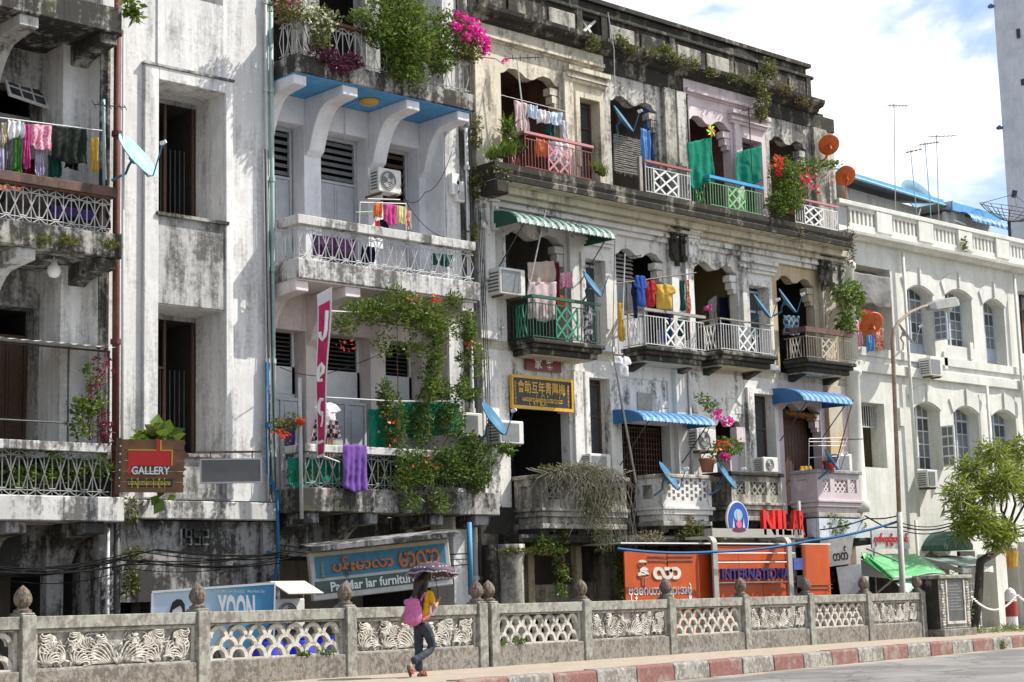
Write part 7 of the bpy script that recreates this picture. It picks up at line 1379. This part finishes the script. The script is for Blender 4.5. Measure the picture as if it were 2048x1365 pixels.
bp = (48.699, -0.500, 1.780); t = thing('hanging_basket', 'ochre plastic basket hanging on the white wall behind the leaning tree', 'basket', bp); MB().lathe([(.22, 0), (.28, .5), (.25, .5), (.20, .03)], 12, bp).ob('basket', paint('ochre plastic', (.50, .27, .03), .5), t); MB().tube([off(bp, -.2, 0, .5), off(bp, 0, 0, .8), off(bp, .2, 0, .5)], .015, 5).ob('handle', M_rust, t)
# things on the lower street seen through the pierced panels
for i, (x, y) in enumerate(((18.3, -4.0), (18.95, -4.1), (19.6, -4.0))):
    t = thing('plastic_barrel', 'blue plastic barrel on the lower street behind the balustrade, %s of three' % ('left', 'middle', 'right')[i], 'barrel', (x, y, -1.3), 'barrels behind the balustrade'); MB().lathe([(.26, -1.3), (.29, -1.2), (.29, -.75), (.31, -.72), (.29, -.68), (.29, -.1), (.31, -.07), (.29, -.03), (.29, .48), (.24, .55)], 16, (x, y, 0)).ob('body', paint('blue plastic', (.02, .03, .45), .4, .1), t, smooth=True); MB().lathe([(.25, .551), (.25, .58)], 16, (x, y, 0)).ob('lid', paint('blue plastic', (.02, .03, .45)), t)
pc = (20.025, -2.300, 1.569); t = thing('bent_sheet_hood', 'bent pale metal hood over the condenser beside the portrait sign', 'hood', pc); MB().prism([(-2.7, 1.356), (-2.72, 1.356 + .02), (-2.1, 1.566 + .06), (-1.6, 1.566 + .04), (-1.6, 1.566 + .02), (-2.1, 1.566 + .04)], 'x', 19.697, 20.522).ob('sheet', paint('dusty cream sheet', (.55, .52, .44), .5, .1), t)
for x in (19.957, 20.623): MB().tube([(x, -1.9, .5), (x, -1.9, 1.6)], .02, 5).ob('leg', M_rust, t)
# ------------------------------------------------------------------ pipes and cables
def pipe(label, pts, r, mat, name='downpipe', cat='pipe', clips=True, group='pipes on the fronts'):
    t = thing(name, label, cat, pts[-1], group); MB().tube(pts, r, 8).ob('pipe', mat, t, smooth=True)
    if clips:
        p, q = Vector(pts[0]), Vector(pts[-1]); n = max(1, int((p-q).length/1.9))
        for k in range(n): c = p.lerp(q, (k + .5)/n); MB().lathe([(r*1.5, -.05), (r*1.5, .05)], 10, c).ob('collar', mat, t)
    return t
M_rpipe = paint('red brown pipe paint', (.12, .035, .028), .7, .25, wear=.3, wcol=(.10, .08, .07))
pipe('old red brown downpipe between the left balconies and the stair bay', [(17.42, -.22, 13.6), (17.42, -.22, 8.3), (17.44, -.22, 3.2)], .075, M_rpipe)
pipe('dark iron downpipe below the left balconies', [(17.40, -.35, 3.0), (17.42, -.35, -1.2)], .065, M_iron); pipe('second dark iron pipe close beside the one under the left balconies', [(17.15, -.45, 2.7), (17.15, -.45, -1.2)], .04, M_grey_r, clips=False)
pipe('thin white pipe at the end of the left balconies', [(17.18, -.86, 12.3), (17.2, -.86, 3.3)], .03, M_pvc, clips=False); pipe('pale blue pipe inside the upper left balcony end', [(16.9, -.6, 11.0), (16.92, -.6, 9.2)], .03, paint('pale blue pipe', (.30, .48, .52), .5), clips=False)
for i, (x, r, c, lab) in enumerate(((21.10, .035, M_pvc, 'thin grey pipe left of the balcony bay'), (21.24, .045, paint('pale green pipe', (.30, .42, .40), .5), 'pale green pipe at the edge of the stair bay'))): pipe(lab, [(x, -.08, 17), (x, -.08, 3.3)], r, c)
pipe('blue water pipe running down past the grey hanging panel', [(21.05, -.12, 6.2), (21.06, -.12, 3.9), (21.12, -.36, 3.4), (21.12, -.38, 2.2), (21.0, -.25, .9)], .035, M_bluepipe); pipe('grey pipe up the left end of the leafy balcony', [(21.32, -.9, 5.8), (21.34, -.9, 2.9)], .04, M_grey_r, clips=False)
pipe('thick light blue pipe beside the slanting shop sign', [(25.816, -1.000, 2.879), (25.826, -1.000, 1.294)], .06, paint('light blue pipe', (.06, .24, .42), .6, .12), clips=False)
for i, (x, lab) in enumerate(((26.80, 'left'), (26.93, 'right'))): pipe('dark stained downpipe in the joint between the two rows, %s one' % lab, [(x, -.10, 12.2), (x, -.10, -1.2)], .05, M_iron if i else M_pvc)
pipe('grey downpipe by the middle capitals of the shophouses', [(34.34, -.22, 10.5), (34.34, -.22, 7.0)], .04, M_pvc); pipe('black downpipe beside the pink top floor', [(34.80, -.12, 14.5), (34.80, -.12, 11.3)], .035, M_iron); pipe('grey downpipe over the second floor infill', [(34.32, -.18, 6.9), (34.32, -.18, 3.4)], .035, M_pvc, clips=False)
def cable(label, pts, r=.012, mat=M_cable, sag=.0, group='overhead cables', name='cable'):
    P = []
    for a, b in zip(pts[:-1], pts[1:]):
        a, b = Vector(a), Vector(b)
        for k in range(10): f = k/10; p = a.lerp(b, f); p.z -= 4*sag*f*(1-f); P.append(tuple(p))
    P.append(tuple(pts[-1])); return tag(MB().tube(P, r, 5).ob(name, mat), label, 'cable', group)
rr = random.Random(11)
def bundle(label, lines, r, mats=(M_cable,), sag=(.05, .05), base=None):
    t = thing('cable_bundle', label, 'cables', lines[0][0], 'cable bundles')
    for i, pts in enumerate(lines):
        P = []; sg = rr.uniform(*sag)
        for a, b in zip(pts[:-1], pts[1:]):
            a, b = Vector(a), Vector(b)
            for k in range(10): f = k/10; p = a.lerp(b, f); p.z -= 4*sg*f*(1-f); P.append(tuple(p))
        P.append(tuple(pts[-1])); MB().tube(P, r*rr.uniform(.8, 1.3), 5).ob('strand', mats[i % len(mats)], t)
A_c, B_c, E_c = (14.396, -1.200, 1.995), (17.589, -0.700, 2.138), (21.011, -0.600, 2.186)
bundle('tangle of black cables looped along the sooty base of the left block', [[off(A_c, 0, -.02*k, rr.uniform(-.25, .15)), off(B_c, rr.uniform(-.4, .4), -.02*k, rr.uniform(-.25, .15)), off(E_c, rr.uniform(-.1, .3), -.02*k, rr.uniform(-.25, .15))] for k in range(9)], .011, sag=(.03, .22))
F_c = (26.176, -0.600, 2.071)
bundle('black cables running behind the slanting shop sign', [[off(E_c, 0, 0, .1*k), off(F_c, 0, 0, .12*k - .1)] for k in range(3)], .013, sag=(.1, .15))
bundle('thin cables hanging down the joint of the two rows', [[off((27.007, -0.250, 10.240), .05*k, 0, 0), off((27.097, -0.250, 5.755), .06*k, 0, .2*k), off((27.084, -0.300, 2.987), .04*k, 0, 0)] for k in range(3)], .010)
bundle('thin cables running down beside the thin grey pipe', [[off((21.116, -0.120, 10.771), -.04*k, 0, 0), off((21.186, -0.120, 6.472), -.05*k, 0, 0), off((21.205, -0.200, 3.330), -.06*k, 0, 0)] for k in range(4)], .009, (M_cable, M_pvc))
cable('blue hose strung from the orange shopfront to the lamp post', [(29.590, -1.900, 2.267), (32.983, -1.950, 2.197), (36.446, -2.200, 2.468), (39.389, -2.950, 2.977)], .035, M_bluepipe, .06); cable('black cable above the blue hose', [(38.217, -1.200, 2.814), (39.272, -2.000, 3.092), (39.451, -2.950, 3.136)], .018, M_cable, .05)
bundle('black cables from the lamp post into the tree', [[off((39.28, -2.95, 2.75), 0, 0, .1*k), off((43.197, -2.000, 2.847), 0, 0, .08*k), off((48.620, -1.500, 2.890), 0, 0, .1*k)] for k in range(3)], .017, sag=(.1, .14))
cable('black cable sloping behind the lamp post to the ledge', [(40.564, -1.000, 3.232), (40.052, -2.000, 2.859), (39.28, -2.95, 2.8)], .02); cable('grey cable hanging from the parapet past the second top arch', [(31.417, -0.500, 15.958), (31.589, -0.500, 14.998), (31.565, -0.500, 13.805)], .015, M_pvc, .03); cable('thin cable swinging under the white condenser', [(24.836, 0.000, 10.398), (25.497, -0.100, 10.474), (26.368, -0.100, 11.617)], .008, M_cable, .25); cable('second thin cable under the white condenser', [(24.840, 0.000, 10.574), (25.185, -0.100, 9.903), (26.077, -0.100, 9.491)], .008, M_cable, .1)
cable('long thin wire down from the green awning past the boards', [(30.952, -0.900, 10.023), (30.716, -0.900, 7.131), (31.151, -1.000, 3.968)], .008); cable('slanting bamboo pole from the white baby shirt to the dry creeper', [(30.708, -1.000, 6.627), (31.218, -1.050, 3.906)], .025, M_wood_h, 0, name='bamboo_pole'); cable('slanting rusty pole over the pink balcony', [(40.307, -1.000, 6.465), (39.371, -0.950, 4.546)], .02, M_rust, 0, name='bamboo_pole'); cable('wire across the leafy balcony', [(20.972, -0.700, 6.018), (21.919, -0.800, 5.896), (24.098, -0.800, 6.729)], .008, M_cable, .05); cable('thin rail across the leafy balcony above the shirt', [(22.043, -0.800, 5.451), (23.930, -0.800, 5.478), (25.882, -0.800, 5.593)], .014, M_grey_r, 0)
t = thing('ceiling_lamp', 'round amber lamp on the blue balcony ceiling', 'lamp', (23.896, -0.100, 12.344)); MB().lathe([(.24, .0), (.24, -.04), (.19, -.10), (.06, -.14), (.005, -.145)], 18, (23.896, -.1, 12.37)).ob('shade', paint('amber glass', (.50, .30, .08), .3, .1), t, smooth=True); MB().tube([(23.896 - .2, -.05, 12.355), (23.755, .6, 12.355), (23.816, .69, 11.6)], .012, 5).ob('conduit', M_pvc, t)
t = thing('globe_lamp', 'white globe lamp under the lower slab of the left balconies', 'lamp', (16.097, -0.200, 7.598)); MB().lathe([(.005, -.16), (.09, -.13), (.13, -.04), (.12, .05), (.07, .10), (.06, .16)], 14, (16.097, -0.200, 7.598)).ob('globe', S_white, t, smooth=True); MB().tube([off((16.097, -0.200, 7.598), 0, 0, .15), (16.097, -.2, 7.85)], .02, 5).ob('stem', M_pvc, t)
for i, (p, lab) in enumerate((((26.415, -0.020, 10.800), 'upper'), ((26.565, -0.020, 10.642), 'lower'))):
    t = thing('meter_box', 'white electric meter box right of the grey loggia, %s one' % lab, 'meter box', p, 'meter boxes'); part('box', S_white, t, (p[0] - .12, p[0] + .12, -.14, -.004, p[2] - .25, p[2] + .25), bevel=.01); part('lid', M_pvc, t, (p[0] - .09, p[0] + .09, -.15, -.141, p[2] - .2, p[2]))

# ------------------------------------------------------------------ woman with umbrella
WB = (18.02, -8.60, -.018); WZ = R(7)
W_ = lthing('person', 'woman in yellow top and jeans walking with a dotted umbrella and pink backpack', 'person', WB, WZ)
def skin(name, V, E, rad, mat, parent, sub=2):
    me = bpy.data.meshes.new(name); me.from_pydata(V, E, []); o = bpy.data.objects.new(name, me); COL.objects.link(o); o.parent = parent; me.materials.append(mat)
    m = o.modifiers.new('skin', 'SKIN'); m.use_smooth_shade = True
    for i, r in enumerate(rad): sv = me.skin_vertices[0].data[i]; sv.radius = (r, r) if not isinstance(r, tuple) else r; sv.use_root = (i == 0)
    s = o.modifiers.new('sub', 'SUBSURF'); s.levels = sub; s.render_levels = sub
    if name in ('top', 'jeans'): crease(o, .028, .055)
    return o
P_skin = paint('skin', (.40, .22, .14), .55, .08); P_jean = paint('dark denim', (.035, .045, .06), .85, .45, scale=14, bump=.9); P_top = clothmat('yellow knit', (.72, .40, .02), (.64, .34, .02), 60, .1); P_hair = paint('dark brown hair', (.03, .014, .010), .45, .4, scale=40); P_pink = paint('pink backpack cloth', (.52, .14, .32), .8, .2, scale=16, bump=.8); P_shoe = paint('red sandal', (.48, .05, .05), .5, .15); P_sole = paint('dark sole', (.05, .04, .04), .8)
# body: pelvis, spine, neck, head, arms (x forward, y to her left, z up)
V = [(0, 0, .86), (.0, 0, 1.08), (.01, 0, 1.27), (.02, 0, 1.34), (.04, 0, 1.40), (.065, 0, 1.47), (.06, 0, 1.53),
     (.02, -.15, 1.28), (.08, -.19, 1.06), (.20, -.14, 1.16), (.235, -.13, 1.205),
     (.02, .15, 1.28), (-.12, .20, 1.06), (-.30, .20, .86), (-.345, .195, .79)]
E_ = [(0,1),(1,2),(2,3),(3,4),(4,5),(5,6),(2,7),(7,8),(8,9),(9,10),(2,11),(11,12),(12,13),(13,14)]
body = skin('body', V, E_, [(.11, .14), (.095, .12), (.10, .13), .05, .055, (.085, .075), (.07, .062), .052, .040, .030, .030, .052, .040, .030, .032], P_skin, W_)
# hands with five fingers, closed round the handle / hanging
def hand(root, dirs, name): 
    V = [root]; E2 = []; rad = [.026]
    for d in dirs:
        k = len(V); p = Vector(root)
        for st in d: p = p + Vector(st); V.append(tuple(p)); rad.append(.0085)
        E2.append((0, k)); E2 += [(k+i, k+i+1) for i in range(len(d)-1)]
    return skin(name, V, E2, rad, P_skin, body, 1)
hand((.24, -.13, 1.215), [[(.028, -.012 + .0, .022 - .016*i), (.012, .026, 0), (-.022, .016, 0)] for i in range(4)] + [[(.006, -.022, .026), (.016, .012, .016)]], 'hand')
hand((-.352, .195, .775), [[(-.012 + .010*i - .012, -.018 + .012*i, -.035), (.002, 0, -.032), (.008, 0, -.02)] for i in range(4)] + [[(.024, -.012, -.012), (.014, 0, -.026)]], 'hand')
# feet
for nm, a, b, c in (('foot', (.0, .08, .075), (.08, .08, .045), (.16, .08, .03)), ('foot', (-.385, -.08, .215), (-.39, -.08, .13), (-.355, -.08, .055))): skin(nm, [a, b, c], [(0,1),(1,2)], [.036, .034, .028], P_skin, body, 1)
# yellow top
V = [(.0, 0, .84), (.0, 0, 1.0), (.005, 0, 1.14), (.012, 0, 1.27), (.02, 0, 1.325), (.02, -.155, 1.285), (.055, -.185, 1.14), (.02, .155, 1.285), (-.07, .185, 1.13)]
skin('top', V, [(0,1),(1,2),(2,3),(3,4),(3,5),(5,6),(3,7),(7,8)], [(.118, .155), (.108, .138), (.112, .142), (.105, .14), (.058, .07), .064, .056, .064, .056], P_top, W_)
# jeans
V = [(.0, 0, .86), (.0, 0, .78), (.01, -.085, .72), (.09, -.085, .56), (.13, -.085, .43), (-.10, -.085, .33), (-.345, -.08, .24), (0, .085, .72), (-.005, .085, .45), (-.02, .085, .25), (-.005, .082, .07)]
skin('jeans', V, [(0,1),(1,2),(2,3),(3,4),(4,5),(5,6),(1,7),(7,8),(8,9),(9,10)], [(.112, .15), (.12, .155), .095, .085, .072, .062, .066, .095, .074, .064, .068], P_jean, W_)
# sandals
for pts, nm in (([(-.06, .08, .022), (.06, .08, .022), (.175, .08, .022)], 'sandal'), ([(-.435, -.08, .205), (-.415, -.08, .115), (-.37, -.08, .015)], 'sandal')):
    skin(nm, pts, [(0,1),(1,2)], [(.016, .034), (.016, .038), (.014, .034)], P_sole, W_, 1)
m = MB(); m.tube([(.11, .045, .03), (.10, .05, .065), (.10, .08, .082), (.10, .11, .065), (.11, .118, .03)], .014, 6); m.tube([(.05, .045, .03), (.045, .05, .085), (.045, .08, .10), (.045, .112, .085), (.05, .118, .03)], .012, 6); m.ob('sandal_strap', P_shoe).parent = W_
m = MB(); m.tube([(-.388, -.118, .12), (-.353, -.112, .13), (-.343, -.08, .135), (-.353, -.048, .13), (-.388, -.044, .12)], .018, 6); m.tube([(-.368, -.115, .07), (-.338, -.11, .08), (-.328, -.08, .085), (-.338, -.05, .08), (-.368, -.046, .07)], .016, 6); m.ob('sandal_strap', P_shoe).parent = W_
# hair: cap and long fall down the back, in strands
V = [(.03, 0, 1.545), (-.03, 0, 1.49), (-.085, 0, 1.38), (-.115, 0, 1.24), (-.125, 0, 1.12), (.05, -.01, 1.555), (.015, -.07, 1.47), (-.02, -.085, 1.36), (-.02, -.10, 1.24), (.01, .075, 1.47), (-.03, .09, 1.36)]
hair = skin('hair', V, [(0,1),(1,2),(2,3),(3,4),(0,5),(1,6),(6,7),(7,8),(1,9),(9,10)], [(.085, .085), (.085, .09), (.06, .105), (.045, .11), (.02, .08), .07, .05, .042, .02, .05, .035], P_hair, W_)
m = MB(); rr = random.Random(2)
for k in range(46):
    y = rr.uniform(-.13, .13); x = -.09 - .05*rr.random() + abs(y)*.25; z1 = rr.uniform(1.02, 1.16); m.tube([(.0 + rr.uniform(-.03, .01), y*.55, 1.50), (x + .01, y*.9, 1.34), (x - .015, y, 1.22), (x - .01 + rr.uniform(-.02, .02), y + rr.uniform(-.02, .02), z1)], .009, 4, .003)
m.ob('hair_strands', P_hair).parent = hair
# face
m = MB(); m.tube([(.135, 0, 1.475), (.158, 0, 1.445), (.14, 0, 1.438)], .012, 5, .010); m.ob('nose', P_skin).parent = body
for sy in (-1, 1): q = MB().lathe([(.004, -.004), (.011, 0), (.004, .004)], 8, (.142, sy*.033, 1.475)); q.ob('eye', paint('eye dark', (.02, .015, .012), .2)).parent = body
MB().tube([(.138, -.022, 1.415), (.146, 0, 1.413), (.138, .022, 1.415)], .007, 5).ob('mouth', paint('lips', (.40, .10, .09), .4)).parent = body
# backpack
bpk = lthing('backpack', 'pink drawstring backpack worn by the walking woman', 'backpack', WB, WZ)
def pill(x, y, z, rx, ry, rz, mat, name, n=16, k=9, p=2.6):
    V = []; F = []
    for i in range(k+1):
        a = PI*i/k - PI/2
        for j in range(n):
            b = 2*PI*j/n; sg = lambda v, e: math.copysign(abs(v)**(2/e), v); V.append((x + rx*sg(math.cos(a), p)*sg(math.cos(b), p), y + ry*sg(math.cos(a), p)*sg(math.sin(b), p), z + rz*sg(math.sin(a), p)))
    for i in range(k):
        for j in range(n): F.append((i*n+j, i*n+(j+1) % n, (i+1)*n+(j+1) % n, (i+1)*n+j))
    o = from_np(name, V, F, mat, None, True); o.parent = bpk; crease(o, .035, .07); return o
pill(-.225, -.01, .99, .105, .155, .205, P_pink, 'bag'); pill(-.245, -.01, 1.155, .095, .14, .065, P_pink, 'flap'); pill(-.315, -.01, .91, .05, .11, .085, P_pink, 'front_pocket')
for sy in (-1, 1): MB().tube([(-.14, sy*.10, 1.18), (-.07, sy*.12, 1.30), (.06, sy*.125, 1.30), (.12, sy*.13, 1.15), (.06, sy*.165, .98), (-.13, sy*.13, .88)], .016, 6).ob('strap', P_pink).parent = bpk
MB().tube([(-.17, -.03, 1.20), (-.17, -.02, 1.26), (-.17, .02, 1.26), (-.17, .03, 1.20)], .012, 6).ob('handle', P_pink).parent = bpk
# umbrella
um = lthing('umbrella', 'dark mauve umbrella with white dots and frill held by the walking woman', 'umbrella', WB, WZ)
def dotmat():
    m, tr, b = nodes('dotted mauve cloth'); n = tr.nodes.new; l = tr.links.new; tcx = n('ShaderNodeTexCoord'); v = n('ShaderNodeTexVoronoi'); v.inputs['Scale'].default_value = 13; v.inputs['Randomness'].default_value = .35; l(tcx.outputs['Object'], v.inputs['Vector'])
    mr = n('ShaderNodeMapRange'); mr.inputs['From Min'].default_value = .20; mr.inputs['From Max'].default_value = .24; l(v.outputs['Distance'], mr.inputs['Value']); mx = n('ShaderNodeMix'); mx.data_type = 'RGBA'; l(mr.outputs[0], mx.inputs[0]); mx.inputs[6].default_value = (.5, .45, .5, 1); mx.inputs[7].default_value = (.065, .035, .06, 1); l(mx.outputs[2], b.inputs['Base Color']); b.inputs['Roughness'].default_value = .7; return m
uc = Vector((.20, -.06, 1.78)); tilt = Matrix.Rotation(R(6), 3, 'Y') @ Matrix.Rotation(R(-4), 3, 'X'); nrib = 8; V = []; F = []; nn = 48; prof = [(.0, .0), (.10, -.008), (.20, -.035), (.30, -.085), (.38, -.145), (.435, -.205)]
for i, (r, z) in enumerate(prof):
    for j in range(nn):
        a = 2*PI*j/nn; k = abs(math.sin(nrib*a/2)); rr_ = r*(1 - .055*k*(r/.435)); V.append(tuple(uc + tilt @ Vector((rr_*math.cos(a), rr_*math.sin(a), z + .03*k*(r/.435)**2))))
for i in range(len(prof)-1):
    for j in range(nn): F.append((i*nn+j, i*nn+(j+1) % nn, (i+1)*nn+(j+1) % nn, (i+1)*nn+j))
o = from_np('canopy', V, F, dotmat(), None, True); o.parent = um; md = o.modifiers.new('thick', 'SOLIDIFY'); md.thickness = .003
fv = []; ff = []
for j in range(nn*3+1):
    a = 2*PI*j/(nn*3); k = abs(math.sin(nrib*a/2)); r = .435*(1 - .055*k); w_ = .008*math.sin(j*1.9); p = uc + tilt @ Vector((r*math.cos(a), r*math.sin(a), -.203 + .03*k)); fv += [tuple(p), tuple(p + tilt @ Vector((w_ + .006*math.cos(a), w_ + .006*math.sin(a), -.03)))]
for j in range(nn*3): ff.append((2*j, 2*j+1, 2*j+3, 2*j+2))
o = from_np('frill', fv, ff, clothmat('frill lace', (.55, .5, .55), (.15, .1, .15), 60), None); o.parent = um
MB().tube([tuple(uc + Vector((0, 0, .05))), (.255, -.12, 1.20), (.257, -.122, 1.12)], .007, 6).ob('shaft', M_iron).parent = um; MB().tube([(.256, -.121, 1.22), (.259, -.125, 1.10)], .013, 8).ob('grip', M_wood).parent = um
for j in range(nrib): a = 2*PI*j/nrib; MB().tube([tuple(uc + tilt @ Vector((0, 0, -.02))), tuple(uc + tilt @ Vector((.22*math.cos(a), .22*math.sin(a), -.06))), tuple(uc + tilt @ Vector((.432*math.cos(a), .432*math.sin(a), -.21)))], .004, 4).ob('rib', M_silver).parent = um

for o in bpy.data.objects:
    if '_base' in o: del o['_base']
